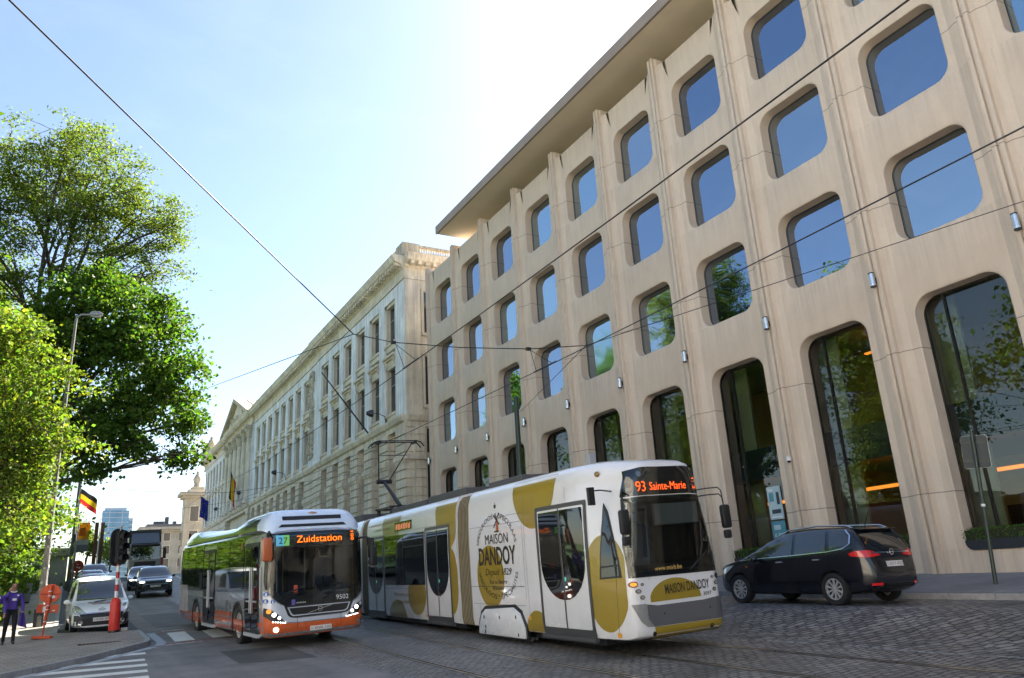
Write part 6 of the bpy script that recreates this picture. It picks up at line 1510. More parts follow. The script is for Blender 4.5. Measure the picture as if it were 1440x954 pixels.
# ------------------------------------------------------------------ city bus (nose at y = 0, looking to -y)
def city_bus():
    t = empty('city_bus', ground_matrix(5.554, 20.134, .041, -.016), 'silver and orange city bus with a bright orange destination display, pulling round the junction', 'bus')
    W = 1.275
    silver = grime(gloss('bus_silver', (.30, .31, .33), .2, .9, metal=.35), .3, 1.2, .4); roofm = gloss('bus_roof', (.16, .165, .155), .12, 1, metal=.6)
    orange = grime(gloss('bus_orange', (.58, .105, .022), .25, .8), .25, .6, .35); front_sil = gloss('bus_front_silver', (.56, .61, .70), .25, .8, metal=.2); podm = gloss('bus_roof_pod', (.58, .70, .90), .28, .7)
    st = []
    for y, w_, z0, zt in ((0, .92, .40, 2.55), (.012, 1.02, .36, 2.66), (.04, 1.12, .32, 2.74), (.1, 1.2, .29, 2.8), (.2, 1.25, .28, 2.85), (.36, 1.275, .28, 2.89), (.8, 1.275, .28, 2.93), (2, 1.275, .28, 2.96), (4, 1.275, .28, 2.96), (6, 1.275, .28, 2.96), (8, 1.275, .28, 2.96), (10.5, 1.275, .3, 2.96), (11.7, 1.275, .4, 2.96), (11.9, 1.24, .5, 2.9), (11.96, 1.15, .6, 2.8)):
        k = w_ / W
        half = [(0, z0), (1.12 * k, z0), (1.23 * k, z0 + .05), (1.268 * k, z0 + .2), (w_, .9), (w_, 1.5), (w_ * .998, 2.1), (1.262 * k, zt - .38), (1.235 * k, zt - .22), (1.16 * k, zt - .09), (1.02 * k, zt - .03), (.6 * k, zt), (0, zt + .005)]
        st.append([Vector((x, y, z)) for x, z in half] + [Vector((-x, y, z)) for x, z in reversed(half[1:-1])])
    me = loft(st).mesh('body'); bv = bvh_of(me); WY = (2.72, 8.66)
    ws = [(-1.18, 2.70), (-.6, 2.74), (.6, 2.74), (1.18, 2.70), (1.225, 2.2), (1.24, 1.6), (1.24, 1.38), (1.18, 1.18), (1.05, 1.04), (.93, .98), (-.74, .98), (-.95, 1.1), (-1.12, 1.26), (-1.22, 1.42), (-1.24, 1.6), (-1.225, 2.2)]
    wi = [(-1.08, 2.36), (-.55, 2.38), (.55, 2.38), (1.08, 2.36), (1.12, 2.0), (1.14, 1.6), (1.13, 1.42), (1.08, 1.3), (.98, 1.22), (.86, 1.19), (-.70, 1.19), (-.88, 1.24), (-1.02, 1.33), (-1.1, 1.46), (-1.14, 1.6), (-1.12, 2.0)]
    me2 = cut_wheels(me, WY, .57, W, silver, z=.47, depth=.45); link('body', pocket(me2, wi, -.2, 3.2, silver), t)
    cb_ = empty('cab_interior', (0, 0, 0)); cb_.parent = t
    b = MB(); b.prism([(.12, 1.2), (.75, 1.3), (.8, 1.12), (.12, 1.12)], 'X', -1.0, 1.0); b.prism([(.3, 1.28), (.9, 1.42), (.9, 1.2), (.3, 1.2)], 'X', .25, .95); b.build('dashboard', M_CABP, cb_, bevel=.02)
    b = MB(); b.tube([(.6 + .2 * math.cos(R(a)), .72 + .1 * math.sin(R(a)), 1.5 + .17 * math.sin(R(a))) for a in range(0, 361, 20)], .018, 6); b.build('steering_wheel', M_BLACK, cb_, sm=60)
    b = MB(); b.prism(rrect(.36, .86, 1.25, 2.1, .1, 4), 'Y', 1.35, 1.5); b.build('driver_seat', M_SEAT, cb_, bevel=.03)
    b = MB(); b.box(.05, .09, 1.2, 2.6, 1.2, 2.3); b.build('partition', M_CABP, cb_)
    for x_, y_ in ((-.55, 1.6), (-.2, 2.3), (-.9, 2.6)):
        b = MB(); b.tube([(x_, y_, 1.18), (x_, y_, 2.4)], .018, 6); b.build('grab_pole', mat('yellow_pole', (.4, .3, .03), .4) if x_ == -.2 else M_ALLOY, cb_, sm=50)
    for x_ in (-.8, -.35, .4, .85):
        b = MB(); b.prism(rrect(x_ - .2, x_ + .2, 1.25, 1.75, .06, 4), 'Y', 2.8, 2.9); b.build('passenger_seat', M_SEAT, cb_)
    # roof fairings
    def pod(name, rows, m):
        s2 = []
        for y, w0, w1, z0, z1 in rows:
            half = [(0, z0), (w0, z0), (w0 * .995, z0 + (z1 - z0) * .3), (w0 + (w1 - w0) * .55, z0 + (z1 - z0) * .75), (w1, z1 - (z1 - z0) * .06), (w1 * .8, z1), (0, z1 + .01)]
            s2.append([Vector((x, y, z)) for x, z in half] + [Vector((-x, y, z)) for x, z in reversed(half[1:-1])])
        return loft(s2).build(name, m, t, sm=35)
    pod('front_roof_pod', [(.1, 1.06, .98, 2.72, 2.8), (.16, 1.14, 1.0, 2.74, 2.98), (.24, 1.2, .98, 2.77, 3.14), (.36, 1.22, .96, 2.8, 3.24), (.55, 1.22, .94, 2.82, 3.30), (1.0, 1.22, .94, 2.84, 3.32)], podm)
    pod('roof_pod', [(1.003, 1.22, .94, 2.84, 3.32), (2.6, 1.22, .95, 2.84, 3.30), (3.3, 1.22, 1.0, 2.84, 3.16), (3.9, 1.21, 1.05, 2.84, 3.07), (9.0, 1.21, 1.05, 2.84, 3.1), (9.6, 1.22, 1.0, 2.84, 3.24), (11.0, 1.22, .98, 2.84, 3.28), (11.7, 1.15, .9, 2.84, 3.1)], roofm)
    pb = bvh_of([o for o in t.children if o.name.startswith('front_roof_pod')][0].data)
    decal('vent_slot', pb, 'F', [(-.80, 3.03), (.72, 3.03), (.72, 3.13), (-.80, 3.13)], M_TRIM, t, .008)
    decal('lower_slot', pb, 'F', [(-.92, 2.86), (.84, 2.86), (.76, 2.93), (-.84, 2.93)], M_TRIM, t, .01)
    decal('badge', pb, 'F', [(-.14, 3.2), (.0, 3.165), (.14, 3.2), (0, 3.235)], mat('bronze_badge', (.35, .2, .1), .4), t, .012)
    # front: windscreen with its black surround
    decal('windscreen_surround', bv, 'F', ringpoly(ws, wi), M_TRIM, t, .005, .1)
    scr = decal('windscreen', bv, 'F', ws, M_SCREEN, t, .012, .1)
    gr = [(-.80, 1.0), (.95, 1.0), (.86, .76), (.74, .71), (-.60, .71), (-.70, .76)]
    decal('grille', bv, 'F', gr, M_TRIM, t, .014, .1)
    g2 = [(-.72, .955), (.87, .955), (.80, .785), (.72, .745), (-.58, .745), (-.64, .785)]; g3 = [(-.68, .935), (.83, .935), (.77, .8), (.70, .77), (-.56, .77), (-.61, .8)]
    decal('grille_frame', bv, 'F', ringpoly(g2, g3), front_sil, t, .022, 0)
    c = cast(bv, 'F', .09, .86, .026)
    b = MB(); b.lathe([(.043, 0), (.062, 0), (.062, -.012), (.043, -.012)], tuple(c), axis='Y', n=24, cap=False); b.bar(c + Vector((-.3, 0, -.075)), c + Vector((.3, 0, .075)), .016); b.build('emblem', M_CHROME, t)
    fs = decal('front_panel', bv, 'F', [(-1.245, 1.38), (-1.12, 1.22), (-.95, 1.07), (-.74, .96), (-.66, .73), (-.5, .69), (.62, .69), (.82, .73), (.95, .96), (1.05, 1.0), (1.18, 1.13), (1.245, 1.3), (1.25, .9), (1.1, .7), (.85, .6), (-.5, .6), (-.85, .64), (-1.25, .95)], front_sil, t, .008, .1)
    decal('bumper', bv, 'F', [(-1.262, .86), (-1.0, .66), (-.8, .6), (-.47, .58), (.7, .58), (.95, .62), (1.262, .82), (1.255, .36), (1.15, .3), (-1.15, .3), (-1.255, .36)], orange, t, .011, .1)
    for s in (-1, 1):
        q = [(-1.235, .99), (-1.1, .93), (-.92, .8), (-.76, .62), (-.9, .6), (-1.06, .66), (-1.235, .8)]
        q = [(a * s * -1, b) for a, b in q]; q = q if s < 0 else q[::-1]
        cl = decal('headlight_cluster', bv, 'F', q, M_TRIM, t, .016, .06)
        for n_, a, z, r, m in (('indicator', -1.14, .9, .05, M_AMBER if s < 0 else M_CLEARL), ('headlight', -1.03, .815, .045, M_LED), ('headlight', -.91, .735, .055, M_CLEARL)):
            o = decal(n_, bv, 'F', ell(-s * a * -1 * -1, z, r, r, 18), m, cl, .026, 0)
        decal('headlight_core', bv, 'F', ell(s * .91, .735, .03, .03, 14), M_LED, cl, .032, 0)
        dd = []
        for k in range(6): dd.append(ell(s * (1.05 - .055 * k), .655 - .008 * k, .014, .014, 8))
        decal('running_lights', bv, 'F', dd, M_LED, cl, .03, 0)
        decal('fog_light', bv, 'F', ell(s * (.98 if s < 0 else 1.08), .47, .06 if s < 0 else .045, .055, 18), M_LED if s < 0 else M_CLEARL, t, .02, 0)
    decal('panel_gap', bv, 'F', [[(-.475, .3), (-.465, .3), (-.465, .7), (-.475, .7)], [(.62, .3), (.63, .3), (.63, .7), (.62, .7)]], M_TRIM, t, .014)
    plate(t, bv, 'F', '1-VNR-103', -.16, .38, .375, .475, off=.02)
    # display and lettering
    lettering('destination_text', bv, 'F', 'Zuidstation', -.50, .66, 2.47, 2.63, M_MATRIX, t, .03)
    n27 = decal('route_number', bv, 'F', [[(-1.0, 2.41), (-.82, 2.41), (-.82, 2.66), (-1.0, 2.66)]], mat('route_blue', (.12, .42, .6), .4, emit=(.1, .5, .75), estr=.06), t, .022)
    decal('route_number_green', bv, 'F', [[(-.82, 2.41), (-.68, 2.41), (-.68, 2.66), (-.82, 2.66)]], mat('route_green', (.15, .45, .12), .4, emit=(.2, .6, .15), estr=.06), n27, .022)
    lettering('digits', bv, 'F', '27', -.94, -.73, 2.46, 2.61, M_TRIM, n27, .032)
    lettering('side_number', bv, 'F', '100', .90, .97, 2.45, 2.68, M_MATRIX, t, .03, warp=lambda u, w: (.9 + .08 * w, 2.68 - .22 * u))
    lettering('fleet_number', bv, 'F', '9502', .50, .82, 1.04, 1.15, M_WTEXT, t, .026)
    lettering('small_text', bv, 'F', 'mivb.be', -.5, -.27, 1.03, 1.07, M_WTEXT, t, .026)
    decal('small_sticker', bv, 'F', [(-.62, 1.0), (-.53, 1.0), (-.53, 1.13), (-.62, 1.13)], mat('violet_sticker', (.12, .1, .4), .5), t, .024)
    decal('orange_card', bv, 'F', [(-.57, 1.26), (-.47, 1.26), (-.47, 1.46), (-.57, 1.46)], mat('orange_card', (.4, .07, .03), .5), t, .02)
    for a, z in ((-1.19, 1.3), (-1.2, 1.14), (-1.06, 1.12)): 
        d_ = decal('access_sticker', bv, 'F', ell(a, z, .05, .05, 16), mat('blue_sticker', (.03, .12, .45), .4) if 'blue_sticker' not in bpy.data.materials else bpy.data.materials['blue_sticker'], t, .022, 0)
        decal('pictogram', bv, 'F', [ell(a, z + .02, .012, .012, 8), [(a - .018, z - .035), (a + .018, z - .035), (a + .012, z + .004), (a - .012, z + .004)]], M_WTEXT, d_, .028, 0)
    for s, x0 in ((-1, -.9), (1, .15)):
        b = MB(); b.tube([cast(bv, 'F', x0, 1.06, .03), cast(bv, 'F', x0 + .35, 1.28, .04), cast(bv, 'F', x0 + .5, 1.33, .035)], .014, 6); b.tube([cast(bv, 'F', x0 + .0, 1.22, .03), cast(bv, 'F', x0 + .8, 1.5 if s < 0 else 1.36, .03)], .016, 6); b.build('wiper', M_TRIM, t, sm=60)
    # things behind the glass read as a pale dash and a driver's partition
    # side seen from the pavement
    for vw in ('L', 'R'):
        decal('window_band', bv, vw, [(.5, 1.32), (11.86, 1.32), (11.86, 2.74), (.5, 2.74)], M_GLASSB, t, .006, .4)
        decal('cove_panel', bv, vw, [(.3, 2.742), (11.8, 2.742), (11.8, 2.93), (.5, 2.9), (.3, 2.84)], roofm, t, .005, .1)
        decal('orange_skirt', bv, vw, [(.2, .3), (11.75, .36), (11.78, .64), (.2, .64)], orange, t, .006, .2)
        decal('orange_stripe', bv, vw, [(3.35, .70), (5.6, .70), (5.6, .785), (3.35, .785)], orange, t, .006, .2)
        for y0, y1 in ((2.1, 3.75), (3.8, 5.62), (7.62, 8.9), (8.95, 10.2), (10.25, 11.78)):
            decal('window', bv, vw, rrect(y0, y1, 1.4, 2.68, .06, 4), M_GLASSB, t, .014, .4)
        seams = [[(y, .3), (y + .012, .3), (y + .012, 1.32), (y, 1.32)] for y in (2.05, 3.32, 5.66, 7.6, 9.4, 10.6)]
        decal('panel_gap', bv, vw, seams, M_TRIM, t, .008, 0)
        for y, z in ((4.4, .53), (7.0, .53), (9.9, .55), (1.98 + .2, .52)):
            decal('side_marker', bv, vw, rrect(y - .05, y + .05, z - .022, z + .022, .02, 3), M_AMBER if y < 6 else M_REDL, t, .014, 0)
        decal('tail_marker', bv, vw, rrect(11.62, 11.8, .5, .62, .03, 3), M_REDL, t, .014, 0)
        b = MB()
        for k in range(9): y = 10.3 + k * .17; s = -1 if vw == 'L' else 1; b.box(s * 1.282 - .012, s * 1.282 + .012, y, y + .07, .62, 1.5)
        b.build('engine_louvres', M_GALV, t, bevel=.008)
    def door(y0, y1, z0, z1, leaves):
        d_ = decal('door', bv, 'L', rrect(y0, y1, z0, z1, .05, 4), M_TRIM, t, .012, .4)
        wl_ = (y1 - y0 - .08) / leaves
        for k in range(leaves):
            a = y0 + .04 + k * wl_; decal('door_leaf', bv, 'L', rrect(a + .05, a + wl_ - .05, z0 + .1, z1 - .1, .05, 4), M_GLASSB, d_, .02, .4)
            b = MB(); b.tube([(-W - .035, a + (wl_ - .09 if k == 0 else .09), z0 + .5), (-W - .035, a + (wl_ - .09 if k == 0 else .09), z1 - .6)], .014, 6); b.build('grab_rail', M_ALLOY, d_, sm=50)
        b = MB(); b.box(-W - .03, -W + .05, y0, y1, z0 - .05, z0 + .03); b.build('door_sill', M_ALLOY, d_)
        decal('safety_stripe', bv, 'L', [[(y0 + .12 + k * wl_, 1.1), (y0 + wl_ - .1 + k * wl_, 1.1), (y0 + wl_ - .1 + k * wl_, 1.15), (y0 + .12 + k * wl_, 1.15)] for k in range(leaves)], M_GREYP, d_, .026, 0)
    door(.5, 1.92, .34, 2.55, 2); door(5.72, 7.5, .34, 2.55, 2)
    decal('entry_emblem', bv, 'L', ell(2.3, 2.5, .07, .1, 18), mat('bronze_print', (.3, .14, .04), .4), t, .022, 0)
    lettering('fleet_text', bv, 'L', '9502', 3.1, 2.75, 2.78, 2.83, M_WTEXT, t, .02)
    # mirrors
    ml = gloss('mirror_orange', (.42, .10, .03), .3, .6)
    b = MB(); b.prism(rrect(-1.41, -1.17, 2.06, 2.62, .07, 5), 'Y', -.34, -.2); b.build('mirror', ml, t, bevel=.035, sm=40)
    b = MB(); b.tube([(-1.12, .12, 2.72), (-1.2, -.1, 2.76), (-1.28, -.25, 2.7), (-1.29, -.27, 2.55)], .03, 8); b.build('mirror_arm', M_TRIM, t, sm=50)
    b = MB(); b.prism(rrect(1.33, 1.52, 1.78, 2.26, .05, 5), 'Y', -.28, -.16); b.build('mirror', M_TRIM, t, bevel=.03, sm=40)
    b = MB(); b.tube([(1.15, .12, 2.5), (1.3, -.06, 2.52), (1.42, -.2, 2.44), (1.42, -.22, 2.2)], .028, 8); b.box(1.3, 1.46, -.22, -.1, 2.3, 2.48); b.build('mirror_arm', M_TRIM, t, sm=50)
    b = MB(); b.tube([(-1.265, .3, 2.0), (-1.30, .3, 1.9), (-1.30, .3, 1.2), (-1.262, .3, 1.1)], .014, 6); b.build('grab_rail', M_ALLOY, t, sm=50)
    for y in WY:
        for s in (-1, 1): wheel(t, s * 1.1, y, .49, .3, s, steel=True, m_rim=mat('pale_rim', (.42, .41, .39), .45, metal=.2, vary=.15, vscale=8) if 'pale_rim' not in bpy.data.materials else bpy.data.materials['pale_rim'])
    for s in (-1, 1):
        for y in WY:
            b = MB(); b.lathe([(.62, -.02), (.57, -.02), (.57, .02), (.62, .02)], (s * 1.27, y, .47), axis='X', n=40, cap=False)
            b.v = [(x, y_, max(z, .3)) for x, y_, z in b.v]; b.build('wheel_arch_lip', M_TRIM, t, sm=50)
city_bus()
# ------------------------------------------------------------------ low-floor tram (nose near y = 0.65, looking to -y)
def tram_car():
    t = empty('tram', ground_matrix(9.4, 10.46, -.046), 'white articulated tram with gold discs and biscuit maker lettering, raised pantograph', 'tram')
    W = 1.15
    white = grime(gloss('tram_white', (.70, .70, .73), .2, .8), .25, .9, .35, (.2, .18, .15)); gold = gloss('tram_gold', (.30, .21, .02), .28, .5); dark = gloss('tram_dark', (.035, .036, .04), .3, .5)
    greyb = gloss('bumper_grey', (.10, .10, .11), .4, .3); roofm = mat('tram_roof', (.06, .06, .065), .6); frame = mat('door_frame_grey', (.06, .06, .062), .4)
    HS = [.27, .31, .45, .7, .95, 1.3, 1.7, 2.1, 2.5, 2.75, 2.95]
    def ring(y, w0, k, z0, zt):
        def wd(h): return w0 * (1 - k * smooth(h, 1.15, 3.15) - .03 * smooth(h, 2.3, 3.0))
        half = [(0, z0), (w0 * .9, z0), (w0 * .975, z0 + .03)] + [(wd(h) if h > .35 else w0 * .99, h) for h in HS[2:]]
        w_ = wd(2.95)
        half += [(w_ * .985, 3.08 + (zt - 3.42) * .5), (w_ * .93, zt - .16), (w_ * .84, zt - .06), (w_ * .6, zt - .005), (0, zt + .01)]
        return [Vector((x, y, z)) for x, z in half] + [Vector((-x, y, z)) for x, z in reversed(half[1:-1])]
    nose = [(.60, .74, .2, .40, 3.10), (.604, .80, .2, .36, 3.15), (.62, .87, .205, .33, 3.20), (.655, .925, .21, .31, 3.235), (.71, .97, .215, .29, 3.26), (.78, 1.0, .215, .27, 3.28), (.88, 1.03, .205, .26, 3.30), (1.0, 1.058, .185, .26, 3.32), (1.15, 1.085, .15, .26, 3.34), (1.35, 1.115, .10, .26, 3.365), (1.6, 1.14, .05, .26, 3.385), (1.9, W, .02, .26, 3.4), (2.4, W, .01, .26, 3.415)]
    tabs = [[(r[0], r[i]) for r in nose] for i in range(1, 5)]
    st = [ring(*r) for r in nose] + [ring(y, W, .01, .26, 3.42) for y in (3.4, 4.4, 5.4, 6.4, 6.98)]
    me = loft(st).mesh('car_body'); bv1 = bvh_of(me)
    ws = [(-.955, 1.28), (.955, 1.26), (.945, 1.8), (.83, 2.6), (.5, 2.64), (-.5, 2.64), (-.83, 2.62), (-.945, 1.8)]
    wi = [(-.86, 1.38), (.86, 1.36), (.85, 1.8), (.745, 2.52), (.5, 2.55), (-.5, 2.55), (-.745, 2.53), (-.85, 1.8)]
    me = pocket(me, wi, 0, 2.3, white); link('car_body', finish(me, None, 40), t)
    cb_ = empty('cab_interior', (0, 0, 0)); cb_.parent = t
    b = MB(); b.prism([(.72, 1.37), (1.15, 1.46), (1.2, 1.3), (.72, 1.3)], 'X', -.8, .8); b.build('dashboard', M_CAB, cb_, bevel=.02)
    b = MB(); b.prism(rrect(-.2, .34, 1.37, 2.2, .12, 5), 'Y', 1.75, 1.9); b.prism(rrect(-.06, .2, 2.2, 2.42, .06, 4), 'Y', 1.77, 1.87); b.build('driver_seat', M_SEAT, cb_, bevel=.03)
    b = MB(); b.box(-.62, -.2, 2.26, 2.285, 1.4, 2.4); b.box(.4, .7, 2.26, 2.285, 1.7, 2.45); b.build('cab_door_pane', M_CABP, cb_)
    b = MB(); b.prism([(.68, 2.5), (.74, 2.5), (.74, 2.12), (.68, 2.14)], 'X', -.25, .72); b.build('sun_blind', mat('grey_blind', (.2, .2, .22), .8), cb_)
    def module(y0, y1):
        ys = rng(y0, y1, 8); me = loft([ring(y, W, .01, .26, 3.42) for y in ys]).mesh('car_body'); link('car_body', finish(me, white, 40), t); return bvh_of(me)
    bv2 = module(7.78, 15.7); bv3 = module(16.45, 24.0)
    # bellows: pleated, crease shade painted in as dark faces
    bm_ = mat('bellows_fold', (.26, .215, .13), .7, vary=.15, vscale=3); bn_ = mat('bellows_crease_shade', (.05, .042, .03), .8)
    for y0, y1 in ((6.98, 7.78), (15.7, 16.45)):
        n = 27; st = []
        for i in range(n + 1):
            k = (.91, .965, .97)[i % 3]
            st.append([Vector((v.x * k, y0 + (y1 - y0) * i / n, .2 + (v.z - .2) * (.97, .985, .985)[i % 3])) for v in ring(0, W, .01, .26, 3.42)])
        lb = loft(st); nr = len(st[0])
        lb.mi = [0 if (q // nr) % 3 == 1 else 1 for q in range(len(lb.f))]
        lb.build('bellows', [bm_, bn_], t, sm=20)
    # --- front
    def fx(h, k=1.0):                                   # half width of the front face at a height
        return (.90 if h < 1.3 else .90 - .155 * smooth(h, 1.3, 3.0)) * k
    decal('windscreen_surround', bv1, 'F', ringpoly(ws, wi), M_TRIM, t, .005, .06)
    decal('windscreen', bv1, 'F', ws, M_SCREEN, t, .012, .06)
    dst = [(-.83, 2.645), (-.5, 2.655), (.5, 2.655), (.83, 2.625), (fx(3.1) - .01, 3.1), (.5, 3.15), (-.5, 3.15), (-fx(3.1) + .01, 3.1)]
    decal('destination_box', bv1, 'F', dst, M_GLASSB, t, .012, .06)
    lettering('destination_text', bv1, 'F', 'Sainte-Marie', -.36, .45, 2.735, 2.875, M_MATRIX2, t, .028); lettering('route_text', bv1, 'F', '93', -.65, -.45, 2.72, 2.90, M_MATRIX2, t, .028)
    lettering('side_digits', bv1, 'F', '1: 2', .5, .6, 2.72, 2.9, M_MATRIX2, t, .028, warp=lambda u, w: (.60 + .06 * w, 2.92 - .2 * u))
    decal('display_lamp', bv1, 'F', ell(-.56, 3.03, .05, .05, 18), mat('dull_blue_lens', (.1, .14, .2), .3), t, .02, 0)
    lettering('web_text', bv1, 'F', 'www.mivb.be', -.47, .12, 1.36, 1.44, mat('pale_gold_text', (.6, .4, .12), .5), t, .024)
    # front apron: gold half disc, name, bumper
    decal('gold_disc', bv1, 'F', [(-.62, .86)] + [(-.08 + .56 * math.cos(R(a)), .86 + .36 * math.sin(R(a))) for a in range(165, 14, -10)] + [(.47, .86)], gold, t, .008, .06)
    lettering('name_text', bv1, 'F', 'MAISON DANDOY', -.30, .68, .965, 1.125, M_DKTEXT, t, .018, slope=.02, bold=.012); lettering('fleet_text', bv1, 'F', '3097', .52, .70, .865, .93, M_DKTEXT, t, .018)
    decal('bumper', bv1, 'F', [(-.62, .47), (.9, .46), (.965, .55), (.975, .84), (.5, .80), (-.5, .80), (-.72, .84), (-.70, .6)], greyb, t, .022, .06)
    decal('bumper_lamp_cover', bv1, 'F', [(-.955, .85), (-.73, .85), (-.71, .6), (-.63, .47), (-.75, .48), (-.86, .58)], mat('smoked_grey', (.22, .22, .22), .25), t, .018, .06)
    decal('gold_valance', bv1, 'F', [(-.60, .285), (.84, .285), (.9, .45), (-.60, .46)], gold, t, .014, .06)
    for a in (-.38, .62): decal('bolt', bv1, 'F', ell(a, .66, .018, .018, 10), M_TRIM, t, .032, 0)
    gaps = [[(-.6, .27), (-.594, .27), (-.594, 1.27), (-.6, 1.27)]]
    decal('panel_gap', bv1, 'F', gaps, M_TRIM, t, .01, 0)
    for s in (-1, 1):
        for a, z, r, m in ((.90, 1.175, .07, 1), (.76, 1.165, .036, 0), (.84, 1.06, .052, 0), (.78, .955, .05, 0)):
            o = decal('lamp', bv1, 'F', ell(s * a, z, r * .95, r * .72, 18), mat('lamp_surround', (.10, .055, .04), .25) if 'lamp_surround' not in bpy.data.materials else bpy.data.materials['lamp_surround'], t, .018, 0)
            decal('lens', bv1, 'F', ell(s * a, z, r * .6, r * .45, 14), (M_AMBER if s < 0 else M_CLEARL) if m else M_CLEARL, o, .026, 0)
        decal('tow_lamp', bv1, 'F', ell(s * .62, .36, .04, .034, 14), M_TRIM, t, .018, 0)
    b = MB(); b.lathe([(.0, 0), (.055, 0), (.07, .015), (.0, .02)], tuple(cast(bv1, 'F', -.40, 3.2, .0)), axis='Y', n=4)
    b = MB(); c = cast(bv1, 'L', 1.35, 3.12, .01); b.ball(c, (.02, .09, .055), 14, 8); b.build('marker_lamp', mat('marker_glass', (.35, .22, .1), .15, metal=.5), t, sm=60)
    # wipers
    b = MB(); b.tube([cast(bv1, 'F', .5, 1.36, .03), cast(bv1, 'F', .62, 1.75, .035), cast(bv1, 'F', .66, 2.15, .03)], .014, 6); b.tube([cast(bv1, 'F', .28, 1.32, .03), cast(bv1, 'F', .72, 1.62, .03)], .016, 6); b.build('wiper', M_TRIM, t, sm=60)
    # --- mirrors on twin arms
    for s, y, z in ((-1, .62, 2.62), (1, .62, 2.6)):
        arm = MB()
        x0 = s * .74; x1 = s * 1.12 if s > 0 else -1.02
        for dz in (0, .12): arm.tube([(x0, .95, z + dz - .02), (s * .95, .62, z + dz), (x1, .5, z + dz), (x1 + s * .04, .47, z + dz - .06), (x1 + s * .05, .46, z - .25)], .013, 6)
        arm.build('mirror_arm', M_TRIM, t, sm=50)
        b = MB(); b.prism(rrect(x1 - .09 + s * .05, x1 + .09 + s * .05, z - .62, z - .2, .05, 5), 'Y', .40, .50); b.prism(rrect(x1 - .07 + s * .05, x1 + .07 + s * .05, z - .8, z - .65, .03, 4), 'Y', .42, .50); b.build('mirror', M_TRIM, t, bevel=.02, sm=40)
    b = MB(); b.tube([(-.86, 1.05, 2.78), (-1.2, .9, 2.8), (-1.3, 1.0, 2.8)], .014, 6); b.box(-1.42, -1.3, .93, 1.0, 2.55, 2.86); b.build('rear_view_camera', M_TRIM, t)
    # --- side seen from the street
    V = 'L'
    decal('cab_window_surround', bv1, V, [(.80, 1.30), (1.34, 1.28), (1.20, 2.60), (1.10, 2.45), (.98, 2.05), (.86, 1.6)], M_TRIM, t, .010, .06)
    decal('cab_window', bv1, V, [(.86, 1.52), (1.29, 1.50), (1.18, 2.5), (1.04, 2.1)], M_GLASSB, t, .016, .06); decal('cab_hatch', bv1, V, [(.86, 1.33), (1.29, 1.31), (1.28, 1.47), (.87, 1.49)], M_GLASSB, t, .016, .06)
    def gold_on(bv, y, z, ry, rz, y0=-99, y1=99, z0=.28, z1=3.385, m=gold):
        pts = [(min(max(a, y0), y1), min(max(b, z0), z1)) for a, b in ell(y, z, ry, rz, 44)]
        out = [pts[0]]
        for p in pts[1:]:
            if math.hypot(p[0] - out[-1][0], p[1] - out[-1][1]) > .004: out.append(p)
        return decal('gold_disc', bv, V, out, m, t, .005, .1)
    gold_on(bv1, 1.22, 1.22, .55, .82, .74, 1.62); gold_on(bv1, 3.62, 3.25, .95, .95, 2.4); gold_on(bv1, 3.75, .28, .5, .42); gold_on(bv1, 5.87, 1.38, .72, .68)
    gold_on(bv2, 8.4, 3.2, .85, 1.15, 7.8); gold_on(bv2, 13.1, 3.1, .9, .75); gold_on(bv2, 8.2, 1.3, .42, .8, 7.8); gold_on(bv2, 10.85, .95, .75, .55); gold_on(bv2, 12.6, .28, .8, .5); gold_on(bv2, 15.0, 1.0, .8, .6)
    # grey advertisement panel area and panel joints
    hz = [[(4.2, 1.155), (6.96, 1.155), (6.96, 1.167), (4.2, 1.167)], [(4.2, 2.49), (6.96, 2.49), (6.96, 2.498), (4.2, 2.498)], [(4.05, .3), (4.058, .3), (4.058, 3.3), (4.05, 3.3)], [(4.15, .9), (4.158, .9), (4.158, 2.5), (4.15, 2.5)], [(2.3, 2.75), (2.308, 2.75), (2.308, 3.36), (2.3, 3.36)], [(1.0, .27), (1.007, .27), (.94, 1.28), (.93, 1.28)], [(4.2, .78), (6.9, .78), (6.9, .787), (4.2, .787)], [(6.5, .3), (6.508, .3), (6.508, .78), (6.5, .78)], [(4.9, 2.5), (4.908, 2.5), (4.908, 2.66), (4.9, 2.66)], [(4.15, 2.66), (4.9, 2.66), (4.9, 2.668), (4.15, 2.668)], [(3.62, 2.7), (3.626, 2.7), (3.626, 3.36), (3.62, 3.36)]]
    decal('panel_gap', bv1, V, hz, frame, t, .007, .5)
    decal('panel_gap', bv2, V, [[(7.82, 2.72), (15.68, 2.72), (15.68, 2.727), (7.82, 2.727)], [(10.15, 1.1), (13.75, 1.1), (13.75, 1.107), (10.15, 1.107)], [(9.98, .3), (9.986, .3), (9.986, 3.3), (9.98, 3.3)]], frame, t, .007, .5)
    # doors
    def tdoor(bv, y0, y1):
        d_ = decal('door', bv, V, ringpoly(rrect(y0, y1, .29, 2.70, .03, 3), rrect(y0 + .09, y1 - .09, .42, 2.62, .03, 3)), frame, t, .014, .5)
        ym = (y0 + y1) / 2
        decal('door_leaf', bv, V, [(y0 + .09, .42), (y1 - .09, .42), (y1 - .09, 2.62), (y0 + .09, 2.62)], white, d_, .009, .5)
        r = .55
        gl = [(y0 + .13, 2.58), (ym - .03, 2.58), (ym - .03, .92)] + [(ym - .03 - (ym - y0 - .16) * math.sin(R(a)), 1.62 - .70 * math.cos(R(a))) for a in range(12, 91, 13)]
        for q in (gl, [(2 * ym - a, b) for a, b in reversed(gl)]): decal('door_glass', bv, V, q, M_GLASSB, d_, .015, .5)
        decal('door_gap', bv, V, [(ym - .022, .42), (ym + .022, .42), (ym + .022, 2.62), (ym - .022, 2.62)], frame, d_, .019, .5)
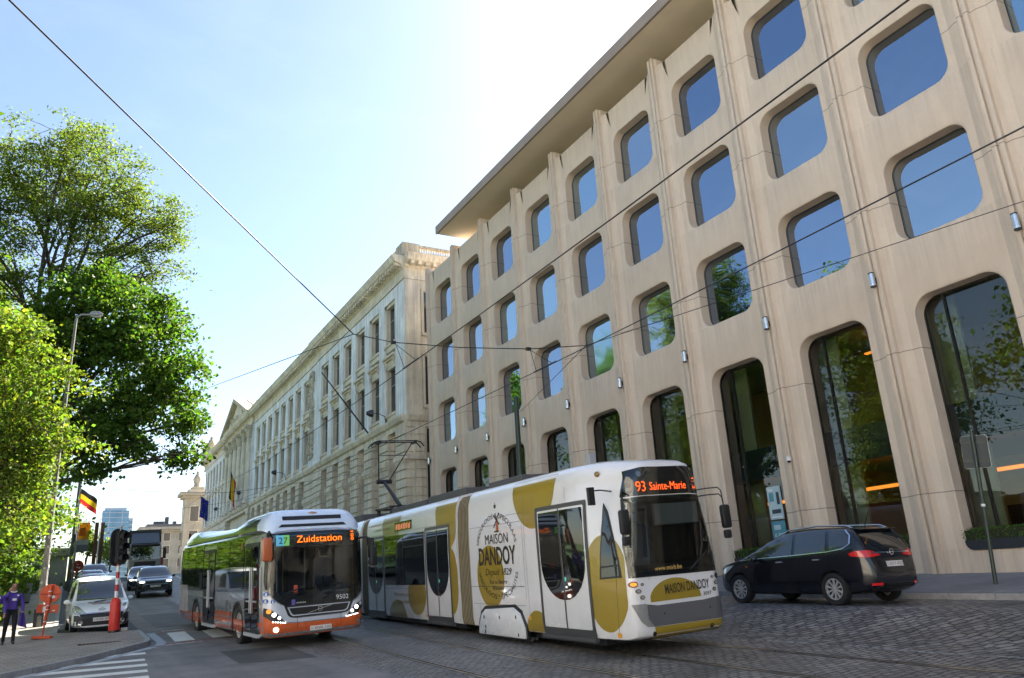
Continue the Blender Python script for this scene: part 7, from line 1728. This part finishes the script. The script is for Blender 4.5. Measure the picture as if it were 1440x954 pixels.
        decal('door_button', bv, V, ell(ym - .1, 1.3, .035, .04, 14), mat('green_button', (.1, .5, .35), .4, emit=(.1, .6, .4), estr=.1) if 'green_button' not in bpy.data.materials else bpy.data.materials['green_button'], d_, .022, 0)
        b = MB(); b.box(-W - .04, -W + .05, y0 - .02, y1 + .02, .22, .29); b.build('door_step', frame, d_)
    tdoor(bv1, 1.60, 3.52); tdoor(bv2, 8.22, 10.05); tdoor(bv2, 13.78, 15.66)
    w_ = decal('window', bv2, V, [(10.12, 1.2), (13.72, 1.2), (13.72, 2.66), (10.12, 2.62)], M_GLASSB, t, .012, .5)
    decal('window_bar', bv2, V, [[(11.9, 1.2), (11.93, 1.2), (11.93, 2.64), (11.9, 2.64)], [(10.2, 2.25), (11.85, 2.25), (11.85, 2.28), (10.2, 2.28)]], M_TRIM, w_, .02, .5)
    scr = decal('side_display', bv2, V, [(11.15, 2.76), (12.7, 2.76), (12.7, 3.02), (11.15, 3.02)], M_GLASSB, t, .012, .3)
    decal('display_picture', bv2, V, [[(11.25 + k * .23, 2.79 + .03 * (k % 2)), (11.44 + k * .23, 2.79), (11.44 + k * .23, 2.92 + .04 * (k % 3) / 2), (11.25 + k * .23, 2.97)] for k in range(6)], mat('display_image', (.2, .08, .03), .5, emit=(.7, .25, .1), estr=.12), scr, .018, 0)
    # lettering on the side (first letter is at the larger y)
    L1 = lambda s, y0, y1, z0, z1, **k: lettering('lettering', bv1, V, s, y0, y1, z0, z1, M_DKTEXT, t, .012, **k)
    L1('MAISON', 6.02, 4.83, 2.08, 2.30); L1('DANDOY', 6.42, 4.50, 1.62, 2.02, bold=.025)
    L1('Depuis 1829', 6.1, 4.75, 1.36, 1.55, shear=.3); L1('Rue au Beurre', 5.9, 5.0, 1.22, 1.31); L1('Bruxelles', 5.75, 5.2, 1.09, 1.17)
    def arc(cy, cz, ry, rz, a0, a1, h, inward=1):
        def f(u, w): a = R(a0 + (a1 - a0) * u); return (cy - (ry + inward * h * w) * math.cos(a), cz + (rz + inward * h * w) * math.sin(a))
        return f
    lettering('lettering', bv1, V, 'SPECULOOS & SPECULAAS', 0, 1, 0, 1, M_DKTEXT, t, .012, warp=lambda u, w: (5.46 - (.95 + .11 * w) * math.cos(R(172 - 164 * u)), 1.98 + (.66 + .11 * w) * math.sin(R(172 - 164 * u))))
    lettering('lettering', bv1, V, 'SPECULOOS * SPECIALITES', 0, 1, 0, 1, M_DKTEXT, t, .012, warp=lambda u, w: (5.46 - (1.02 - .11 * w) * math.cos(R(188 + 164 * u)), 1.55 + (.66 - .11 * w) * math.sin(R(188 + 164 * u))))
    mill = decal('windmill_mark', bv1, V, [(5.28, 2.36), (5.42, 2.36), (5.38, 2.62), (5.31, 2.62)], mat('orange_print2', (.4, .1, .02), .5), t, .012, 0)
    decal('sails', bv1, V, [[(5.2, 2.5), (5.23, 2.48), (5.55, 2.7), (5.53, 2.73)], [(5.5, 2.42), (5.53, 2.44), (5.25, 2.76), (5.22, 2.74)], [(5.26, 2.33), (5.5, 2.33), (5.5, 2.36), (5.26, 2.36)]], M_DKTEXT, mill, .016, 0)
    decal('crown_mark', bv1, V, [[(5.4, 2.86), (5.5, 2.86), (5.51, 2.94), (5.39, 2.94)], [(5.43, 2.95), (5.47, 2.95), (5.45, 3.0)]], M_DKTEXT, t, .012, 0)
    for s, y0, y1, z0, z1 in (('Le Speculoos que tout le monde connaît', 15.55, 12.2, 3.02, 3.12), ("à l'adresse du beurre", 14.8, 13.2, 2.86, 2.94)):
        lettering('lettering', bv2, V, s, y0, y1, z0, z1, mat('brown_print', (.2, .14, .05), .5) if 'brown_print' not in bpy.data.materials else bpy.data.materials['brown_print'], t, .012, shear=.25)
    for s, y0, y1, z0, z1 in (('What nothing goes out', 12.9, 11.1, .86, .99), ('as speculoos', 12.6, 11.5, .66, .79)):
        lettering('lettering', bv2, V, s, y0, y1, z0, z1, bpy.data.materials['brown_print'], t, .012, shear=.25)
    for y, z in ((1.0, .36), (4.05, .55), (6.6, .42), (10.2, .4)): decal('orange_sticker', bv1 if y < 7 else bv2, V, rrect(y - .045, y + .045, z - .04, z + .04, .005, 2), mat('orange_sticker', (.7, .3, .02), .4) if 'orange_sticker' not in bpy.data.materials else bpy.data.materials['orange_sticker'], t, .012, 0)
    # bogie cover
    def bogie(bvx, y0, y1):
        p = [(y0, .13), (y1, .13), (y1 - .02, .3), (y1 - .18, .56), (y1 - .42, .68), (y0 + .5, .74), (y0 + .2, .62), (y0 + .02, .35)]
        b = MB(); b.prism(p, 'X', -W - .055, -W + .06); o = b.build('bogie_cover', white, t, bevel=.03, sm=40)
        g = MB(); g.prism([(y0 - .06, .11)] + [(a + (.06 if a > (y0 + y1) / 2 else -.06), b_ + .05) for a, b_ in p[2:]] + [(y1 + .06, .11)], 'X', -W - .02, -W + .05); 
        g = MB(); q = [(a + (.07 if a > (y0 + y1) / 2 else -.07), b_ + (.06 if b_ > .2 else -.03)) for a, b_ in p]; g.prism(q, 'X', -W - .012, -W + .05); g.build('bogie_gap', M_TRIM, t)
        h = MB()
        for a, z in ((y1 - .35, .5), (y1 - .4, .3), (y1 - .38, .2), ((y0 + y1) / 2, .52), (y0 + .35, .55), (y0 + .28, .2)): h.prism(ell(a, z, .025, .04, 10), 'X', -W - .06, -W - .05)
        h.build('cover_bolts', M_TRIM, o)
        for yy in (y0 + .55, y1 - .55):
            for s in (-1, 1):
                w2 = MB(); w2.lathe([(0, -.06), (.3, -.06), (.33, -.05), (.33, .06), (0, .06)], (s * .74, yy, .33), axis='X', n=28); w2.build('wheel', M_GREYP, t, sm=40)
    bogie(bv1, 4.28, 6.6)
    b = MB(); b.box(-.95, .95, 1.6, 6.9, .14, .255); b.box(-.95, .95, 7.9, 15.6, .14, .265); b.box(-.95, .95, 16.5, 23.8, .14, .265); b.build('underframe', M_TRIM, t)
    # roof equipment
    for y0_, y1_, z_ in ((8.3, 11.0, 3.62), (11.3, 14.5, 3.58), (5.0, 6.8, 3.56), (18, 22, 3.66)):
        b = MB(); b.box(-.6, .6, y0_, y1_, 3.42, z_); b.build('roof_box', roofm, t, bevel=.03)
    b = MB(); b.box(-.72, -.55, 1.9, 2.06, 3.36, 3.6); b.build('aerial_box', M_GREYP, t, bevel=.02)
    # pantograph: single arm with knee, collector head
    p = MB(); 
    for s in (-1, 1): p.lathe([(.06, 3.42), (.08, 3.5), (.06, 3.58), (.08, 3.66)], (s * .4, 15.1, 0), n=10); p.lathe([(.06, 3.42), (.08, 3.5), (.06, 3.58), (.08, 3.66)], (s * .4, 16.6, 0), n=10)
    p.box(-.5, .5, 15.0, 15.1, 3.66, 3.72); p.box(-.5, .5, 16.6, 16.7, 3.66, 3.72); p.box(-.45, -.38, 15, 16.7, 3.66, 3.72); p.box(.38, .45, 15, 16.7, 3.66, 3.72)
    pan = p.build('pantograph', M_BLACK, t)
    p = MB(); p.tube([(0, 15.4, 3.72), (0, 17.1, 4.72)], [.075, .06], 8); p.tube([(.08, 15.6, 3.72), (.08, 17.0, 4.6)], .018, 6); p.lathe([(.08, -.28), (.08, .28)], (0, 17.12, 4.74), axis='X', n=10); p.build('lower_arm', M_BLACK, pan, sm=50)
    HZ, HY = 5.98, 15.55
    p = MB(); p.tube([(-.2, 17.12, 4.78), (-.62, HY + .1, HZ - .05)], [.024, .018], 6); p.tube([(.2, 17.12, 4.78), (.62, HY + .1, HZ - .05)], [.024, .018], 6); p.tube([(-.55, HY + .5, HZ - .42), (.55, HY + .5, HZ - .42)], .014, 6); p.build('upper_arm', M_BLACK, pan, sm=50)
    p = MB()
    for dy in (-.18, .18): p.tube([(-.98, HY + dy, HZ - .2), (-.86, HY + dy, HZ - .05), (-.7, HY + dy, HZ), (.7, HY + dy, HZ), (.86, HY + dy, HZ - .05), (.98, HY + dy, HZ - .2)], .022, 6)
    for s in (-1, 1): p.box(s * .66 - .05, s * .66 + .05, HY - .2, HY + .2, HZ - .08, HZ - .02)
    p.build('collector_head', M_BLACK, pan, sm=50)
tram_car()
# ------------------------------------------------------------------ people: one skinned body each, clothing regions as materials, hair/details as children
def skinned(name, joints, bones, mats_, face_mat, parent=None, levels=2, root=0):
    me = bpy.data.meshes.new(name); me.from_pydata([j[0] for j in joints], bones, [])
    o = bpy.data.objects.new('tmp', me); COL.objects.link(o)
    sk = o.modifiers.new('sk', 'SKIN'); sk.use_smooth_shade = True; sk.branch_smoothing = .6
    for i, j in enumerate(joints): me.skin_vertices[0].data[i].radius = j[1] if isinstance(j[1], tuple) else (j[1], j[1])
    me.skin_vertices[0].data[root].use_root = True
    sb = o.modifiers.new('s', 'SUBSURF'); sb.levels = levels; sb.render_levels = levels
    m = evaluated(o); bpy.data.objects.remove(o)
    m.materials.clear(); finish(m, mats_, 80)
    for p in m.polygons: p.material_index = face_mat(p.center)
    return link(name, m, parent)
def hand(mb, wrist, fwd, palm_n, curl=.5, s=1.0):
    f = Vector(fwd).normalized(); n = Vector(palm_n).normalized(); r = f.cross(n).normalized(); w_ = Vector(wrist)
    mb.ball(w_ + f * .045 * s, (.036 * s, .036 * s, .045 * s), 10, 8)
    for k, L_ in enumerate((.066, .075, .07, .054)):
        b0 = w_ + f * .075 * s + r * (.026 - .0175 * k) * s; d1 = (f + n * curl * .5).normalized(); d2 = (f + n * curl * 1.6).normalized(); d3 = (f * .5 + n * curl * 1.8).normalized()
        mb.tube([b0 - f * .02 * s, b0 + d1 * L_ * .45 * s, b0 + (d1 * .45 + d2 * .32) * L_ * s, b0 + (d1 * .45 + d2 * .32 + d3 * .25) * L_ * s], [.0095 * s, .009 * s, .008 * s, .0055 * s], 7)
    b0 = w_ + f * .03 * s + r * .032 * s
    mb.tube([b0, b0 + (f * .6 + r * .7) * .032 * s, b0 + (f * .9 + r * .55 + n * .4) * .058 * s], [.012 * s, .0105 * s, .007 * s], 7)
def man(loc, face, label, purple, phone=True, scale=1.0, step=.16):
    t = empty('person', Matrix.Translation(loc) @ Matrix.Rotation(face, 4, 'Z') @ Matrix.Scale(scale, 4), label, 'person')
    skin = mat('skin', (.42, .22, .15), .55, vary=.08) if 'skin' not in bpy.data.materials else bpy.data.materials['skin']
    trou = mat('black_trousers', (.010, .010, .014), .8) if 'black_trousers' not in bpy.data.materials else bpy.data.materials['black_trousers']
    shoe = mat('black_shoes', (.012, .011, .010), .35) if 'black_shoes' not in bpy.data.materials else bpy.data.materials['black_shoes']
    # person faces local -y; own right hand is at local -x
    J = [((0, 0, .95), (.165, .12)), ((0, -.01, 1.08), (.175, .135)), ((0, -.02, 1.22), (.18, .135)), ((0, .0, 1.38), (.175, .115)), ((0, .015, 1.465), (.1, .08)), ((0, .005, 1.53), (.06, .06)), ((0, -.015, 1.6), (.066, .078)), ((0, -.02, 1.665), (.074, .092)), ((0, -.012, 1.73), (.068, .085)),
         ((-.095, 0, .9), (.095, .1)), ((-.11, -.03, .5), (.062, .068)), ((-.12, step * .6, .12), (.045, .05)), ((-.12, step * .6, .05), (.045, .055)), ((-.135, step * .6 - .17, .035), (.042, .03)),
         ((.095, 0, .9), (.095, .1)), ((.11, -.09, .5), (.062, .068)), ((.11, -step, .12), (.045, .05)), ((.11, -step, .05), (.045, .055)), ((.125, -step - .17, .035), (.042, .03)),
         ((.19, .01, 1.40), (.07, .07)), ((.27, .03, 1.15), (.055, .055)), ((.28, -.08, .93), (.04, .042)), ((.28, -.1, .89), (.03, .033))]
    if phone: J += [((-.19, .01, 1.40), (.07, .07)), ((-.3, -.1, 1.17), (.055, .055)), ((-.16, -.2, 1.44), (.04, .04)), ((-.13, -.19, 1.5), (.03, .03))]
    else: J += [((-.19, .01, 1.40), (.07, .07)), ((-.27, .03, 1.15), (.055, .055)), ((-.28, -.04, .93), (.04, .042)), ((-.28, -.06, .89), (.03, .033))]
    B_ = [(0, 1), (1, 2), (2, 3), (3, 4), (4, 5), (5, 6), (6, 7), (7, 8), (0, 9), (9, 10), (10, 11), (11, 12), (12, 13), (0, 14), (14, 15), (15, 16), (16, 17), (17, 18), (3, 19), (19, 20), (20, 21), (21, 22), (3, 23), (23, 24), (24, 25), (25, 26)]
    def fm(c):
        if c.z < .085: return 3
        if c.z < .985 and abs(c.x) < .235: return 2
        if c.z > 1.505 and abs(c.x) < .12 and (c.y > -.13 or c.z > 1.56) and not (phone and c.x < -.085 and c.y < -.1): return 1
        if c.z < .925: return 1
        return 0
    body = skinned('body', J, B_, [purple, skin, trou, shoe], fm, t)
    mb = MB(); hand(mb, (.28, -.105, .885), (0, -.2, -1), (-1, -.3, 0), .5)
    if phone: hand(mb, (-.125, -.185, 1.51), (.35, .35, 1), (.8, .6, 0), .5)
    else: hand(mb, (-.28, -.065, .885), (0, -.2, -1), (1, -.3, 0), .5)
    mb.build('hand', skin, t, sm=70)
    b = MB()
    for s in (-1, 1): b.ball((s * .031, -.098, 1.672), (.012, .008, .009), 8, 6)
    b.build('eyes', mat('eye_dark', (.03, .02, .02), .3) if 'eye_dark' not in bpy.data.materials else bpy.data.materials['eye_dark'], t)
    b = MB(); b.tube([(0, -.1, 1.675), (0, -.122, 1.64), (0, -.112, 1.63)], [.009, .016, .011], 8)
    for s in (-1, 1): b.ball((s * .078, -.005, 1.655), (.012, .022, .032), 8, 6)
    b.build('nose_and_ears', skin, t, sm=70)
    b = MB(); b.bar((-.024, -.1, 1.605), (.024, -.1, 1.605), .007); b.build('mouth', mat('lips', (.28, .1, .08), .5) if 'lips' not in bpy.data.materials else bpy.data.materials['lips'], t)
    # close-cropped hair round the back of the head
    b = MB(); vs = []; nu, nv = 20, 6
    for j in range(nv + 1):
        for i in range(nu + 1):
            a = R(-25 + 230 * i / nu); z = 1.63 + .1 * j / nv; k = math.cos(R(62 * j / nv)) ** .5
            vs.append((.079 * k * math.cos(a) * (1.0), -.005 + .097 * k * math.sin(a), z))
    b.add(vs, [(j * (nu + 1) + i, j * (nu + 1) + i + 1, (j + 1) * (nu + 1) + i + 1, (j + 1) * (nu + 1) + i) for j in range(nv) for i in range(nu)])
    b.build('hair', mat('short_grey_hair', (.12, .09, .07), .8) if 'short_grey_hair' not in bpy.data.materials else bpy.data.materials['short_grey_hair'], t, sm=80)
    b = MB(); b.tube([(.075 * math.cos(R(a)), .005 - .085 * math.sin(R(a)) * (1.05), 1.50 - .018 * math.sin(R(a))) for a in range(0, 361, 24)], .017, 8); b.build('shirt_collar', M_WHITEP, t, sm=60)
    b = MB()
    for x0, x1, z0, z1 in ((-.03, .075, 1.235, 1.295), (.085, .13, 1.36, 1.40)): b.box(x0, x1, -.168 if z0 < 1.3 else -.135, -.15 if z0 < 1.3 else -.11, z0, z1)
    b.build('name_badge', M_WHITEP, t)
    b = MB(); b.tube([(.17 * math.cos(R(a)), -.005 + .128 * math.sin(R(a)), .975) for a in range(0, 361, 20)], .014, 6); b.build('belt', trou, t)
    if phone:
        b = MB(); b.box(-.1, -.088, -.12, -.06, 1.55, 1.68); b.build('telephone', M_BLACK, t, bevel=.004)
    return t
PUR = mat('purple_jersey', (.085, .045, .30), .85, vary=.18, vscale=7, bump=.3, bscale=70)
PX, PY = -1.27, 28.6
man((PX, PY, G(PX, PY) + KERB), R(8), 'balding man in a purple jersey and black trousers walking with a phone at his ear', PUR, True, .99)
man((-1.70, 28.3, G(-1.70, 28.3) + KERB), R(4), 'person in a matching purple jersey half out of view beside the man on the phone', PUR, False, .97, -.14)
# folded purple coat in the man's hand
t = empty('folded_coat', (PX + .27, PY - .16, G(PX, PY) + KERB + .62), 'folded dark purple coat hanging from the hand of the man on the phone', 'coat')
b = MB(); vs = []; 
for j in range(9):
    for i in range(9):
        u, v = i / 8, j / 8; vs.append(((u - .4) * (.1 + .14 * v) + .03 * v, .03 * math.sin(9 * u + 3 * v) - .02, .25 - .36 * v - .08 * u * v))
b.add(vs, [(j * 9 + i, j * 9 + i + 1, (j + 1) * 9 + i + 1, (j + 1) * 9 + i) for j in range(8) for i in range(8)])
b.add([(x, y + .045, z) for x, y, z in vs], [(j * 9 + i, j * 9 + i + 1, (j + 1) * 9 + i + 1, (j + 1) * 9 + i) for j in range(8) for i in range(8)])
b.build('cloth', mat('dark_purple_cloth', (.045, .025, .2), .85), t, sm=70)
